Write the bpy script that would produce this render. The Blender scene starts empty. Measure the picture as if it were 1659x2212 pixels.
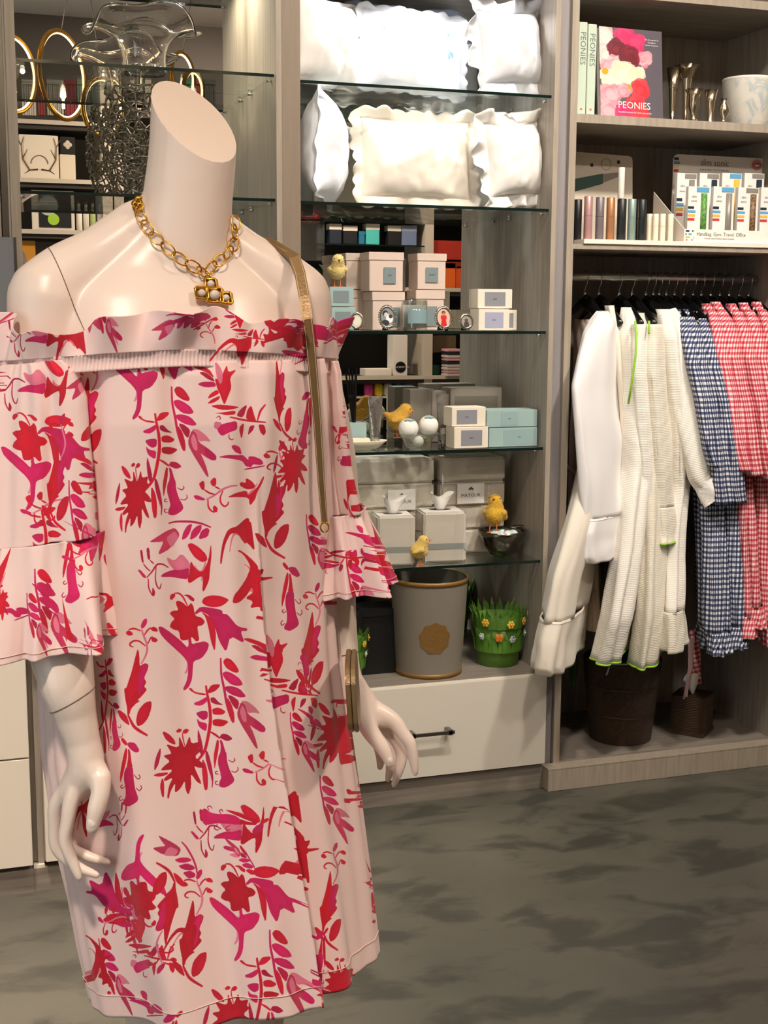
import bpy, bmesh, math, random
import numpy as np
from mathutils import Vector, Matrix, noise
from mathutils.bvhtree import BVHTree
rnd = random.Random(7)
scene = bpy.context.scene
COL = scene.collection
pi = math.pi; sin = math.sin; cos = math.cos

# ------------------------------------------------------------ camera
IW, IH = 1659, 2212
FPX, PITCH, YAW, ROLL = 2821.2, .1531, .3204, .0059
CAM = Vector((-1.2645, -3.5028, 1.45))
FW = Vector((sin(YAW)*cos(PITCH), cos(YAW)*cos(PITCH), -sin(PITCH)))
_r = Vector((cos(YAW), -sin(YAW), 0)); _u = _r.cross(FW)
RT = _r*cos(ROLL) + _u*sin(ROLL); UP = _u*cos(ROLL) - _r*sin(ROLL)
cd = bpy.data.cameras.new('camera'); cam = bpy.data.objects.new('camera', cd); COL.objects.link(cam)
cd.sensor_fit = 'HORIZONTAL'; cd.sensor_width = 36; cd.lens = 36*FPX/IW
m = Matrix.Identity(4)
for i in range(3):
    m[i][0] = RT[i]; m[i][1] = UP[i]; m[i][2] = -FW[i]; m[i][3] = CAM[i]
cam.matrix_world = m
cd.clip_start = .02; cd.clip_end = 60
scene.camera = cam
# ------------------------------------------------------------ world, exposure
wd = bpy.data.worlds.new('world'); scene.world = wd; wd.use_nodes = True
wd.node_tree.nodes['Background'].inputs[0].default_value = (.92, .95, 1, 1)
wd.node_tree.nodes['Background'].inputs[1].default_value = 2.4
scene.view_settings.view_transform = 'Standard'; scene.view_settings.look = 'None'
scene.view_settings.gamma = 1; scene.view_settings.use_curve_mapping = False
scene.view_settings.exposure = 0.0

# ------------------------------------------------------------ measuring helpers (photo pixel -> place in the shop)
def ray(px, py): return FW + RT*((px-IW/2)/FPX) - UP*((py-IH/2)/FPX)
def PY(px, py, Y): d = ray(px, py); return CAM + d*((Y-CAM.y)/d.y)
def PZ(px, py, Z): d = ray(px, py); return CAM + d*((Z-CAM.z)/d.z)
WV = Vector((sin(YAW), cos(YAW), 0)); UV = Vector((cos(YAW), -sin(YAW), 0))
def MP(px, py, dd): d = ray(px, py); return CAM + d*(dd/d.dot(WV))
def proj(p):
    d = Vector(p)-CAM; z = d.dot(FW); return (IW/2+FPX*d.dot(RT)/z, IH/2-FPX*d.dot(UP)/z)
def onZ(px, Z, Y):                 # X at which column px is met on height Z, depth Y
    d = PY(px, proj((0, Y, Z))[1], Y)
    return PY(px, proj((d.x, Y, Z))[1], Y).x

# ------------------------------------------------------------ materials
MATS = {}
def s2l(c):
    if isinstance(c, str):
        c = tuple(int(c[i:i+2], 16)/255 for i in (0, 2, 4))
    return tuple((x/12.92 if x <= .04045 else ((x+.055)/1.055)**2.4) for x in c[:3])+(1,)
def mat(name, col='cccccc', rough=.5, metal=0, spec=.5, noise_amt=0, nscale=40, stretch=(1, 1, 1), bump=0, bscale=80, bstretch=(1, 1, 1), trans=0, emit=None, estr=0, sheen=0, coat=0, sss=0, col2=None, coords='Object'):
    if name in MATS: return MATS[name]
    m = bpy.data.materials.new(name); m.use_nodes = True; MATS[name] = m
    nt = m.node_tree; N = nt.nodes; L = nt.links; b = N['Principled BSDF']
    b.inputs['Base Color'].default_value = s2l(col); b.inputs['Roughness'].default_value = rough
    b.inputs['Metallic'].default_value = metal; b.inputs['Specular IOR Level'].default_value = spec
    if trans: b.inputs['Transmission Weight'].default_value = trans
    if coat: b.inputs['Coat Weight'].default_value = coat
    if sheen: b.inputs['Sheen Weight'].default_value = sheen
    if emit: b.inputs['Emission Color'].default_value = s2l(emit); b.inputs['Emission Strength'].default_value = estr
    if noise_amt or bump:
        tc = N.new('ShaderNodeTexCoord')
    def nz(sc, st, det=4):
        mp = N.new('ShaderNodeMapping'); mp.inputs['Scale'].default_value = st; L.new(tc.outputs[coords], mp.inputs[0])
        t = N.new('ShaderNodeTexNoise'); t.inputs['Scale'].default_value = sc; t.inputs['Detail'].default_value = det; L.new(mp.outputs[0], t.inputs[0]); return t
    if noise_amt:
        t = nz(nscale, stretch); mx = N.new('ShaderNodeMix'); mx.data_type = 'RGBA'
        a = s2l(col); c2 = s2l(col2) if col2 else tuple(x*(1-noise_amt) for x in a[:3])+(1,)
        mx.inputs[6].default_value = a; mx.inputs[7].default_value = c2
        rp = N.new('ShaderNodeValToRGB'); rp.color_ramp.elements[0].position = .35; rp.color_ramp.elements[1].position = .7
        L.new(t.outputs[0], rp.inputs[0]); L.new(rp.outputs[0], mx.inputs[0]); L.new(mx.outputs[2], b.inputs['Base Color'])
    if bump:
        t = nz(bscale, bstretch, 3); bp = N.new('ShaderNodeBump'); bp.inputs['Strength'].default_value = bump; bp.inputs['Distance'].default_value = .01
        L.new(t.outputs[0], bp.inputs['Height']); L.new(bp.outputs[0], b.inputs['Normal'])
    return m
def mat_mix(name, build):
    if name in MATS: return MATS[name]
    m = bpy.data.materials.new(name); m.use_nodes = True; MATS[name] = m
    nt = m.node_tree; nt.nodes.clear(); o = nt.nodes.new('ShaderNodeOutputMaterial'); nt.links.new(build(nt, nt.nodes, nt.links), o.inputs[0]); return m
def _glass(tint, refl):
    def b(nt, N, L):
        t = N.new('ShaderNodeBsdfTransparent'); t.inputs[0].default_value = s2l(tint)
        g = N.new('ShaderNodeBsdfGlossy'); g.inputs[1].default_value = 0; g.inputs[0].default_value = (1, 1, 1, 1)
        fr = N.new('ShaderNodeLayerWeight'); fr.inputs[0].default_value = .5
        pw = N.new('ShaderNodeMath'); pw.operation = 'POWER'; pw.inputs[1].default_value = 4.5; L.new(fr.outputs['Facing'], pw.inputs[0])
        ml = N.new('ShaderNodeMath'); ml.operation = 'MULTIPLY_ADD'; ml.inputs[1].default_value = .85; ml.inputs[2].default_value = .045*refl; ml.use_clamp = True; L.new(pw.outputs[0], ml.inputs[0])
        mx = N.new('ShaderNodeMixShader'); L.new(ml.outputs[0], mx.inputs[0]); L.new(t.outputs[0], mx.inputs[1]); L.new(g.outputs[0], mx.inputs[2]); return mx.outputs[0]
    return b
GLASS = mat_mix('shelf_glass', _glass('f7faf8', 1.0))
CLEAR = mat_mix('clear_glass', _glass('f0f3f1', 3.2))
BAGP = mat_mix('clear_plastic', _glass('f2f0ec', 2.0))
EDGE = mat('glass_edge', '0c1f1b', .15)
def _mirror(nt, N, L):
    g = N.new('ShaderNodeBsdfGlossy'); g.inputs[1].default_value = 0; g.inputs[0].default_value = (.86, .86, .84, 1); return g.outputs[0]
MIRROR = mat_mix('mirror', _mirror)
VEN = mat('grey_veneer', 'aaa094', .5, noise_amt=.2, nscale=9, stretch=(9, 9, .55), bump=.04, bscale=60, bstretch=(6, 6, .4), col2='938a7f')
VENF = mat('pale_veneer_edge', 'aa9d8b', .5, noise_amt=.12, nscale=14, stretch=(6, 6, .5), col2='9a8d7c')
VENH = mat('grey_veneer_flat', '93897d', .5, noise_amt=.2, nscale=9, stretch=(.6, 8, 9), col2='7d7368')
LACQ = mat('cream_lacquer', 'e9e0d0', .22, coat=.2)
STEEL = mat('brushed_steel', '8a8782', .3, 1)
CHROME = mat('chrome', 'd8d8d8', .08, 1)
GOLD = mat('gold', 'd9a441', .24, 1)
BLACK = mat('black_plastic', '0b0b0c', .3)
WHITE = mat('white_card', 'efeae2', .5)
WALLM = mat('wall_paint', 'd3cbbe', .7)

# ------------------------------------------------------------ mesh helpers
class G:
    def __init__(s): s.v = []; s.f = []; s.uv = None
    def add(s, v, f):
        o = len(s.v); s.v += [tuple(p) for p in v]; s.f += [tuple(i+o for i in q) for q in f]; return s
    def box(s, x0, x1, y0, y1, z0, z1):
        v = [(x, y, z) for x in (x0, x1) for y in (y0, y1) for z in (z0, z1)]
        return s.add(v, [(0, 1, 3, 2), (4, 6, 7, 5), (0, 4, 5, 1), (2, 3, 7, 6), (0, 2, 6, 4), (1, 5, 7, 3)])
    def lathe(s, prof, n=32, c=(0, 0, 0), cap0=True, cap1=True, sx=1, sy=1):
        v = []; f = []
        for r, z in prof:
            for i in range(n): a = 2*pi*i/n; v.append((c[0]+r*cos(a)*sx, c[1]+r*sin(a)*sy, c[2]+z))
        for k in range(len(prof)-1):
            for i in range(n):
                j = (i+1) % n; f.append((k*n+i, k*n+j, (k+1)*n+j, (k+1)*n+i))
        if cap0: f.append(tuple(reversed(range(n))))
        if cap1: f.append(tuple(range((len(prof)-1)*n, len(prof)*n)))
        return s.add(v, f)
    def tube(s, pts, r, n=8, closed=False, cap=True, flat=1.0):
        P = [Vector(p) for p in pts]; R = r if hasattr(r, '__len__') else [r]*len(P); K = len(P); v = []; f = []
        t0 = (P[1]-P[0]).normalized(); nn = t0.orthogonal().normalized()
        for k in range(K):
            a = P[(k-1) % K] if (closed or k > 0) else P[k]; b = P[(k+1) % K] if (closed or k < K-1) else P[k]
            t = (b-a).normalized() if (b-a).length > 1e-9 else t0
            nn = (nn-t*nn.dot(t)); nn = nn.normalized() if nn.length > 1e-6 else t.orthogonal().normalized(); bb = t.cross(nn)
            for i in range(n): q = 2*pi*i/n; v.append(P[k]+nn*cos(q)*R[k]+bb*sin(q)*R[k]*flat)
        for k in range(K if closed else K-1):
            for i in range(n):
                j = (i+1) % n; k2 = (k+1) % K; f.append((k*n+i, k*n+j, k2*n+j, k2*n+i))
        if cap and not closed: f.append(tuple(reversed(range(n)))); f.append(tuple(range((K-1)*n, K*n)))
        return s.add(v, f)
    def sph(s, c, r, n=12, k=8, sc=(1, 1, 1)):
        pr = [(max(1e-4, sin(pi*i/k))*r, -cos(pi*i/k)*r) for i in range(k+1)]
        o = len(s.v); s.lathe(pr, n); s.v[o:] = [(x*sc[0]+c[0], y*sc[1]+c[1], z*sc[2]+c[2]) for x, y, z in s.v[o:]]; return s
    def grid(s, F, nu, nv, wrapu=False):
        v = []; f = []
        for j in range(nv):
            for i in range(nu): v.append(F(i, j))
        for j in range(nv-1):
            for i in range(nu if wrapu else nu-1):
                k = (i+1) % nu; f.append((j*nu+i, j*nu+k, (j+1)*nu+k, (j+1)*nu+i))
        return s.add(v, f)
    def prism(s, poly, y0, y1, axis='y'):         # 2D polygon (a,b) extruded
        n = len(poly); mk = (lambda a, b, t: (a, t, b)) if axis == 'y' else ((lambda a, b, t: (a, b, t)) if axis == 'z' else (lambda a, b, t: (t, a, b)))
        v = [mk(a, b, y0) for a, b in poly]+[mk(a, b, y1) for a, b in poly]
        return s.add(v, [tuple(range(n)), tuple(reversed(range(n, 2*n)))]+[(i, i+n, (i+1) % n+n, (i+1) % n) for i in range(n)])
    def xf(s, M): s.v = [tuple(M @ Vector(p)) for p in s.v]; return s
def link(name, g, m, parent=None, smooth=False, bev=0, loc=None, rot=None, uv=None, fix=True):
    me = bpy.data.meshes.new(name); me.from_pydata(g.v, [], g.f)
    if fix:
        b = bmesh.new(); b.from_mesh(me); bmesh.ops.recalc_face_normals(b, faces=b.faces)
        if bev: bmesh.ops.bevel(b, geom=[e for e in b.edges], offset=bev, segments=2, affect='EDGES', clamp_overlap=True)
        b.to_mesh(me); b.free()
    if smooth: me.polygons.foreach_set('use_smooth', [True]*len(me.polygons))
    if uv is not None:
        ul = me.uv_layers.new(name='uv'); arr = np.array(uv, dtype=np.float32)
        idx = np.empty(len(me.loops), dtype=np.int32); me.loops.foreach_get('vertex_index', idx)
        ul.data.foreach_set('uv', arr[idx].ravel())
    for mm in (m if isinstance(m, (list, tuple)) else [m]): me.materials.append(mm)
    o = bpy.data.objects.new(name, me); COL.objects.link(o)
    if loc: o.location = loc
    if rot: o.rotation_euler = rot
    if parent is not None:
        o.parent = parent
        if parent.get('wspace'): o.matrix_parent_inverse = Matrix.Translation(-parent.location)
    return o
def tag(o, label, cat, group=None, kind=None):
    if kind: o['kind'] = kind
    if label: o['label'] = label
    if cat: o['category'] = cat
    if group: o['group'] = group
    return o
def thing(name, label, cat, loc=(0, 0, 0), rotz=0, group=None, wspace=False):
    o = bpy.data.objects.new(name, None); COL.objects.link(o); o.location = loc; o.rotation_euler = (0, 0, rotz); o.empty_display_size = .05
    if wspace: o['wspace'] = 1
    return tag(o, label, cat, group)
def struct(name, g, m, parent=None, **k):
    o = link(name, g, m, parent, **k)
    if parent is None: o['kind'] = 'structure'
    return o
def copy_tree(o, parent=None, name=None):
    c = o.copy(); COL.objects.link(c)
    if parent is not None: c.parent = parent
    for ch in list(o.children): copy_tree(ch, c)
    return c
def text_mesh(body, size, m, parent, M, ext=.0002, align='CENTER', name='lettering', squash=1.0, cname=None):
    cu = bpy.data.curves.new('t', 'FONT'); cu.body = body; cu.size = size; cu.align_x = align; cu.align_y = 'CENTER'; cu.extrude = ext; cu.resolution_u = 2
    t = bpy.data.objects.new('t', cu); COL.objects.link(t)
    dg = bpy.context.evaluated_depsgraph_get(); me = bpy.data.meshes.new_from_object(t.evaluated_get(dg))
    bpy.data.objects.remove(t); bpy.data.curves.remove(cu)
    me.transform(Matrix.Diagonal((squash, 1, 1, 1))); me.transform(M); me.materials.clear(); me.materials.append(m); me.name = name
    o = bpy.data.objects.new(name, me); COL.objects.link(o); o.parent = parent
    if parent is not None and parent.get('wspace'): o.matrix_parent_inverse = Matrix.Translation(-parent.location)
    return o
FRONT = Matrix.Rotation(pi/2, 4, 'X')      # text plane xy -> faces -Y
def image_mat(name, arr, rough=.6, bump=0, sheen=0):
    h, w = arr.shape[:2]; img = bpy.data.images.new(name, w, h)
    px = np.ones((h, w, 4), np.float32); px[..., :3] = np.clip(arr, 0, 1); img.pixels.foreach_set(px[::-1].ravel()); img.pack()
    m = bpy.data.materials.new(name); m.use_nodes = True; N = m.node_tree.nodes; L = m.node_tree.links; b = N['Principled BSDF']
    t = N.new('ShaderNodeTexImage'); t.image = img; t.extension = 'REPEAT'; L.new(t.outputs[0], b.inputs['Base Color']); b.inputs['Roughness'].default_value = rough
    if sheen: b.inputs['Sheen Weight'].default_value = sheen
    if bump:
        tc = N.new('ShaderNodeTexCoord'); nz = N.new('ShaderNodeTexNoise'); nz.inputs['Scale'].default_value = 900; L.new(tc.outputs['Object'], nz.inputs[0])
        bp = N.new('ShaderNodeBump'); bp.inputs['Strength'].default_value = bump; bp.inputs['Distance'].default_value = .002; L.new(nz.outputs[0], bp.inputs['Height']); L.new(bp.outputs[0], b.inputs['Normal'])
    return m
def poly_fill(img, pts, col, alpha=1.0, aa=True):
    P = np.asarray(pts, float); h, w = img.shape[:2]
    x0, y0 = np.floor(P.min(0)).astype(int)-1; x1, y1 = np.ceil(P.max(0)).astype(int)+2
    x0 = max(x0, 0); y0 = max(y0, 0); x1 = min(x1, w); y1 = min(y1, h)
    if x1 <= x0 or y1 <= y0: return
    acc = np.zeros((y1-y0, x1-x0), np.float32); offs = ((.25, .25), (.75, .75)) if aa else ((.5, .5),)
    for ox, oy in offs:
        X, Y = np.meshgrid(np.arange(x0, x1)+ox, np.arange(y0, y1)+oy); ins = np.zeros(X.shape, bool)
        for i in range(len(P)):
            (xa, ya), (xb, yb) = P[i], P[(i+1) % len(P)]
            if ya == yb: continue
            c = ((ya > Y) != (yb > Y)) & (X < (xb-xa)*(Y-ya)/(yb-ya)+xa); ins ^= c
        acc += ins
    acc = (acc/len(offs)*alpha)[..., None]
    sub = img[y0:y1, x0:x1]; sub[:] = sub*(1-acc)+np.asarray(col, np.float32)*acc
# ------------------------------------------------------------ lights: recessed ceiling downlights
CEIL = 3.3
W1, W2 = (1, .81, .67), (1, .91, .82)
DL = [((-1.55, -1.0), (-1.25, -.85, 0), 12, W1, 46), ((-1.75, -3.6), (-1.1, -1.9, .42), 7.8, W1, 58), ((.4, -3.3), (-.85, -1.9, .5), 4.8, W1, 58), ((.9, -2.9), (.85, .05, 1.3), 5, W2, 60), ((.0, -1.5), (.05, .2, .85), 18, W2, 104), ((1.0, -1.5), (.9, .15, 1.0), 18, W2, 104), ((-.75, -1.25), (-.75, .25, 1.8), 4, W2, 104), ((-2.4, -3.4), (-1.9, -4.6, 1.5), 30, W1, 130), ((.6, -3.4), (.4, -4.6, 1.3), 44, W1, 130), ((1.6, -3.6), (1.0, -4.6, 1.4), 14, W1, 120)]
LAMP = mat('lamp_disc', 'ffffff', .5, emit='ffe2bf', estr=9)
RING = mat('lamp_ring', 'e6e2da', .4)
for i, ((x, y), aim, p, c, spr) in enumerate(DL):
    t = thing('downlight', 'round recessed ceiling downlight '+['over the low drawer cabinets', 'aimed at the mannequin from near the added window', 'aimed at the mannequin from behind the camera on the right', 'aimed at the clothes rail from mid-shop', 'in front of the middle display unit', 'in front of the wardrobe unit', 'in front of the left display unit', 'washing the opposite shelving near the added window', 'washing the opposite shelving behind the camera', 'washing the far right end of the opposite shelving'][i], 'ceiling light', (x, y, CEIL), group='recessed ceiling downlights')
    link('trim_ring', G().lathe([(.075, 0), (.075, -.012), (.055, -.014), (.052, -.002)], 32, cap0=False, cap1=False), RING, t, smooth=True)
    link('lamp', G().lathe([(.052, -.003), (.052, -.006)], 32), LAMP, t)
    ld = bpy.data.lights.new('downlight_bulb', 'AREA'); ld.shape = 'DISK'; ld.size = .2; ld.energy = p; ld.color = c; ld.spread = math.radians(spr)
    lo = bpy.data.objects.new('bulb', ld); COL.objects.link(lo); lo.parent = t; lo.location = (0, 0, -.03)
    if aim: lo.rotation_euler = (Vector(aim)-Vector((x, y, CEIL-.03))).to_track_quat('-Z', 'Y').to_euler()
# ------------------------------------------------------------ room shell
def floor_mat():
    m = bpy.data.materials.new('polished_concrete'); m.use_nodes = True; nt = m.node_tree; N = nt.nodes; L = nt.links; b = N['Principled BSDF']
    tc = N.new('ShaderNodeTexCoord')
    def nz(sc, st, rot=0, det=6, dist=0):
        mp = N.new('ShaderNodeMapping'); mp.inputs['Scale'].default_value = st; mp.inputs['Rotation'].default_value = (0, 0, rot); L.new(tc.outputs['Object'], mp.inputs[0])
        t = N.new('ShaderNodeTexNoise'); t.inputs['Scale'].default_value = sc; t.inputs['Detail'].default_value = det; t.inputs['Roughness'].default_value = .6; t.inputs['Distortion'].default_value = dist; L.new(mp.outputs[0], t.inputs[0]); return t
    def ramp(src, stops):
        r = N.new('ShaderNodeValToRGB'); e = r.color_ramp.elements
        while len(e) < len(stops): e.new(.5)
        for q, (p, c) in zip(e, stops): q.position = p; q.color = s2l(c)
        L.new(src, r.inputs[0]); return r
    a = nz(1.1, (1, 1, 1), 0, 5); base = ramp(a.outputs[0], [(.3, '4a4a42'), (.5, '56544a'), (.7, '646052')])
    d = nz(4.4, (.85, 1.7, 1), .35, 12, .5); dk = ramp(d.outputs[0], [(.50, '000000'), (.60, 'ffffff')])
    k = nz(9, (1, 1.6, 1), -.3, 6, .3); kk = ramp(k.outputs[0], [(.6, '000000'), (.68, 'b0b0b0')])
    mx = N.new('ShaderNodeMix'); mx.data_type = 'RGBA'; mx.inputs[7].default_value = s2l('2b2b28'); L.new(base.outputs[0], mx.inputs[6])
    ml = N.new('ShaderNodeMath'); ml.operation = 'MULTIPLY'; ml.inputs[1].default_value = .62; L.new(dk.outputs[0], ml.inputs[0]); L.new(ml.outputs[0], mx.inputs[0])
    mx2 = N.new('ShaderNodeMix'); mx2.data_type = 'RGBA'; mx2.inputs[7].default_value = s2l('302f2a'); L.new(mx.outputs[2], mx2.inputs[6])
    ml2 = N.new('ShaderNodeMath'); ml2.operation = 'MULTIPLY'; ml2.inputs[1].default_value = .55; L.new(kk.outputs[0], ml2.inputs[0]); L.new(ml2.outputs[0], mx2.inputs[0])
    L.new(mx2.outputs[2], b.inputs['Base Color']); b.inputs['Roughness'].default_value = .42
    bp = N.new('ShaderNodeBump'); bp.inputs['Strength'].default_value = .06; L.new(d.outputs[0], bp.inputs['Height']); L.new(bp.outputs[0], b.inputs['Normal'])
    return m
WX0, WX1, WY0, WY1 = -3.2, 2.6, -4.75, .62
struct('floor', G().box(WX0-.1, WX1+.1, WY0-.1, WY1+.1, -.1, 0), floor_mat())
struct('ceiling', G().box(WX0-.1, WX1+.1, WY0-.1, WY1+.1, CEIL, CEIL+.1), mat('ceiling_paint', 'efe9df', .8))
struct('wall_back', G().box(WX0-.1, WX1+.1, WY1, WY1+.1, 0, CEIL), WALLM)
struct('wall_front', G().box(WX0-.1, WX1+.1, WY0-.1, WY0, 0, CEIL), mat('charcoal_paint', '625c55', .7))
wa, wb_, wz0, wz1 = -4.35, -2.55, .35, 2.75         # added window, out of view, letting in sky light as cool side fill
struct('wall_left', G().box(WX0-.1, WX0, WY0, wa, 0, CEIL).box(WX0-.1, WX0, wb_, WY1, 0, CEIL).box(WX0-.1, WX0, wa, wb_, 0, wz0).box(WX0-.1, WX0, wa, wb_, wz1, CEIL), WALLM)
win = struct('added_window_1', G().box(WX0-.09, WX0-.03, wa, wa+.05, wz0, wz1).box(WX0-.09, WX0-.03, wb_-.05, wb_, wz0, wz1).box(WX0-.09, WX0-.03, wa+.05, wb_-.05, wz0, wz0+.05).box(WX0-.09, WX0-.03, wa+.05, wb_-.05, wz1-.05, wz1), BLACK)
link('pane', G().box(WX0-.063, WX0-.057, wa+.05, wb_-.05, wz0+.05, wz1-.05), GLASS, win)
link('mullion', G().box(WX0-.08, WX0-.04, (wa+wb_)/2-.02, (wa+wb_)/2+.02, wz0+.05, wz1-.05), BLACK, win)
pt = bpy.data.lights.new('added_window_portal', 'AREA'); pt.shape = 'RECTANGLE'; pt.size = wz1-wz0; pt.size_y = wb_-wa; pt.cycles.is_portal = True
po = bpy.data.objects.new('added_window_portal', pt); COL.objects.link(po); po.location = (WX0-.02, (wa+wb_)/2, (wz0+wz1)/2); po.rotation_euler = (0, -pi/2, 0); po.parent = win
struct('wall_right', G().box(WX1, WX1+.1, WY0, WY1, 0, CEIL), WALLM)

# ------------------------------------------------------------ fitted display units along the back wall
X2a, X2b, X3l, X3r, XRl, XRr, XRi, XL = -.411, -.345, .400, .415, .4545, .476, 1.233, -1.0755
DM, DR = .348, .453                # mirror plane, depth of the open unit
TOP = 2.62
SH = [2.059, 1.7425, 1.393, 1.0516, .7105]    # glass shelves of the middle unit
DECK = .368
def glass_shelf(par, x0, x1, z, y0=.015, y1=DM-.004, t=.008):
    s = link('glass_shelf', G().box(x0, x1, y0+.0006, y1, z-t, z), GLASS, par)
    link('polished_edge', G().box(x0, x1, y0, y0+.0005, z-t, z), EDGE, s)
    for x, sg in ((x0, 1), (x1, -1)):
        for y in (y0+.035, y1-.06):
            link('shelf_pin', G().tube([(x-sg*.004, y, z-t-.0045), (x+sg*.012, y, z-t-.0045)], .004, 8), CHROME, s, smooth=True)
    return s
um = thing('display_unit', 'mirror-backed fitted display unit with five glass shelves and a drawer, in the middle', 'shelf unit', (0, .17, 0), wspace=True)
link('side_panel', G().box(X2b-.018, X2b, .0, DM+.02, 0, TOP), VEN, um)
link('side_panel', G().box(X3l, X3r, 0, DM+.02, 0, TOP), VEN, um)
link('edge_trim', G().box(X3l, X3r, -.002, 0, .3705, TOP), VENF, um)
link('edge_trim', G().box(X2b-.050, X2b, -.002, 0, .02, TOP), mat('taupe_edge', '8d7c69', .5, noise_amt=.1, nscale=14, stretch=(6, 6, .5)), um)
link('mirror_panel', G().box(X2b, X3l, DM, DM+.006, DECK, 2.344), MIRROR, um)
link('top_panel', G().box(X2b, X3l, .0, DM+.02, 2.344, 2.37), VENH, um)
link('fascia', G().box(X2b, X3l, -.002, .016, 2.40, TOP), VENF, um)
link('deck', G().box(X2b, X3l, 0, DM, DECK-.022, DECK), VENH, um)
link('plinth', G().box(X2b-.0495, X3r, -.004, .3, 0, .074), VENH, um)
dr = link('drawer_front', G().box(X2b-.03, X3l+.014, -.022, -.003, .083, .362), LACQ, um, bev=.0012)
link('drawer_top', G().box(X2b, X3l, -.003, .0, .34, .364), LACQ, um)
hx0, hx1 = -.039, .103
h = G().box(hx0, hx1, -.058, -.051, .219, .229)
h.box(hx0+.006, hx0+.02, -.058, -.022, .216, .232); h.box(hx1-.02, hx1-.006, -.058, -.022, .216, .232)
link('handle', h, STEEL, dr, bev=.001)
for z in SH: glass_shelf(um, X2b+.001, X3l-.001, z)
pk = link('puck_light', G().lathe([(.035, 0), (.035, -.008), (.028, -.010)], 24, (.03, .10, 2.344)), mat('led_puck', 'ffffff', .4, emit='f4f6ff', estr=14), um)
for (lx, ly, lz, e, sz) in ((.03, .10, 2.33, 2.6, .05), (.28, .10, 2.33, 1.3, .05), (-.2, .1, 2.33, .9, .05)):
    ld = bpy.data.lights.new('led', 'AREA'); ld.shape = 'DISK'; ld.size = sz; ld.energy = e; ld.color = (.92, .95, 1); ld.spread = pi*.8
    lo = bpy.data.objects.new('led', ld); COL.objects.link(lo); lo.location = (lx, ly, lz); lo.parent = um; lo.matrix_parent_inverse = Matrix.Translation(-um.location)
# left unit
ul = thing('display_unit', 'mirror-backed fitted display unit with glass shelves behind the mannequin', 'shelf unit', ((XL+X2a)/2, .17, 0), wspace=True)
link('side_panel', G().box(X2a, X2a+.0155, .0, DM+.02, 0, TOP), VEN, ul)
link('edge_trim', G().box(X2a, X2a+.0155, -.002, 0, .05, TOP), VENF, ul)
link('side_panel', G().box(XL-.03, XL, 0, DM+.02, .66, TOP), VEN, ul)
link('edge_trim', G().box(XL-.024, XL, -.002, 0, .66, TOP), VENF, ul)
link('mirror_panel', G().box(XL, X2a, DM, DM+.006, .66, 2.44), MIRROR, ul)
link('top_panel', G().box(XL, X2a, 0, DM+.02, 2.44, 2.466), VENH, ul)
for z in (2.62-.24, 2.069, 1.746, 1.40, 1.05): glass_shelf(ul, XL+.001, X2a-.001, z)
pl = link('puck_light', G().lathe([(.035, 0), (.035, -.008), (.028, -.010)], 24, (-.52, .28, 2.44)), MATS['led_puck'], ul)
for (lx, ly, e) in ((-.52, .26, 2.2), (-.85, .2, 2.6)):
    ld = bpy.data.lights.new('led', 'AREA'); ld.shape = 'DISK'; ld.size = .05; ld.energy = e; ld.color = (1, .84, .64); ld.spread = pi*.8
    lo = bpy.data.objects.new('led', ld); COL.objects.link(lo); lo.location = (lx, ly, 2.425); lo.parent = ul; lo.matrix_parent_inverse = Matrix.Translation(-ul.location)
# tall neighbour at the far left
uf = thing('tall_cabinet', 'tall grey cabinet side with stepped frame at the left edge', 'cabinet', (-1.6, .17, 0), wspace=True)
link('door', G().box(-2.1, -1.125, -.012, .004, .68, TOP), VEN, uf)
link('frame_stile', G().box(-1.145, -1.128, -.022, -.012, .68, TOP), VENF, uf)
link('frame_stile', G().box(-1.122, -1.1065, -.012, .0, .68, TOP), STEEL, uf)
link('carcass', G().box(-2.1, -1.107, .004, .36, .68, TOP), VEN, uf)
# low drawer cabinets standing forward
def low_cab(x0, x1, nz, label):
    t = thing('drawer_cabinet', label, 'cabinet', ((x0+x1)/2, 0, 0), wspace=True)
    link('carcass', G().box(x0, x1, -.28, .0 if x1 < -1.11 else -.006, .075, .632), VENF, t)
    n = len(nz)-1
    for a, b in zip(nz[:-1], nz[1:]): 
        d = link('drawer_front', G().box(x0+.002, x1-.002, -.300, -.281, a+.002, b-.002), LACQ, t, bev=.0012)
        zc = (a+b)/2; xc = (x0+x1)/2
        link('handle', G().box(xc-.07, xc+.07, -.33, -.324, zc-.005, zc+.005).box(xc-.065, xc-.05, -.33, -.3, zc-.007, zc+.007).box(xc+.05, xc+.065, -.33, -.3, zc-.007, zc+.007), STEEL, d)
    link('plinth', G().box(x0-(.0275 if x0 > -1.2 else 0), x1, -.285, -.2, 0, .06), VENH, t)
    return t
low_cab(-1.75, -1.117, [.074, .355, .634], 'cream two-drawer low cabinet at the left edge')
low_cab(-1.089, -.42, [.078, .355, .634], 'cream two-drawer low cabinet behind the mannequin')
wt = tag(link('worktop', G().box(-1.75, -.419, -.305, -.004, .636, .656), VENH), 'grey veneer worktop over the two low drawer cabinets', 'worktop')
fl = tag(link('filler_post', G().box(-1.1165, -1.1045, -.262, -.01, .07, .634).box(-1.1045, -1.0895, -.274, -.01, .07, .634), VEN), 'narrow grey filler post between the two low drawer cabinets', 'post')
bc = tag(link('plinth_block', G().box(-1.1165, -1.0895, -.284, -.265, .0605, .069), LACQ), 'small pale plinth block between the two low drawer cabinets', 'plinth')
sp = thing('metal_screen', 'upright silver metal panel standing at the left edge beside the mannequin', 'panel', (-1.2, -.27, .656), wspace=True)
link('sheet', G().box(-1.32, -1.11, -.29, -.28, .656, 1.613), mat('silver_sheet', '9aa0a6', .35, .6), sp)
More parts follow.
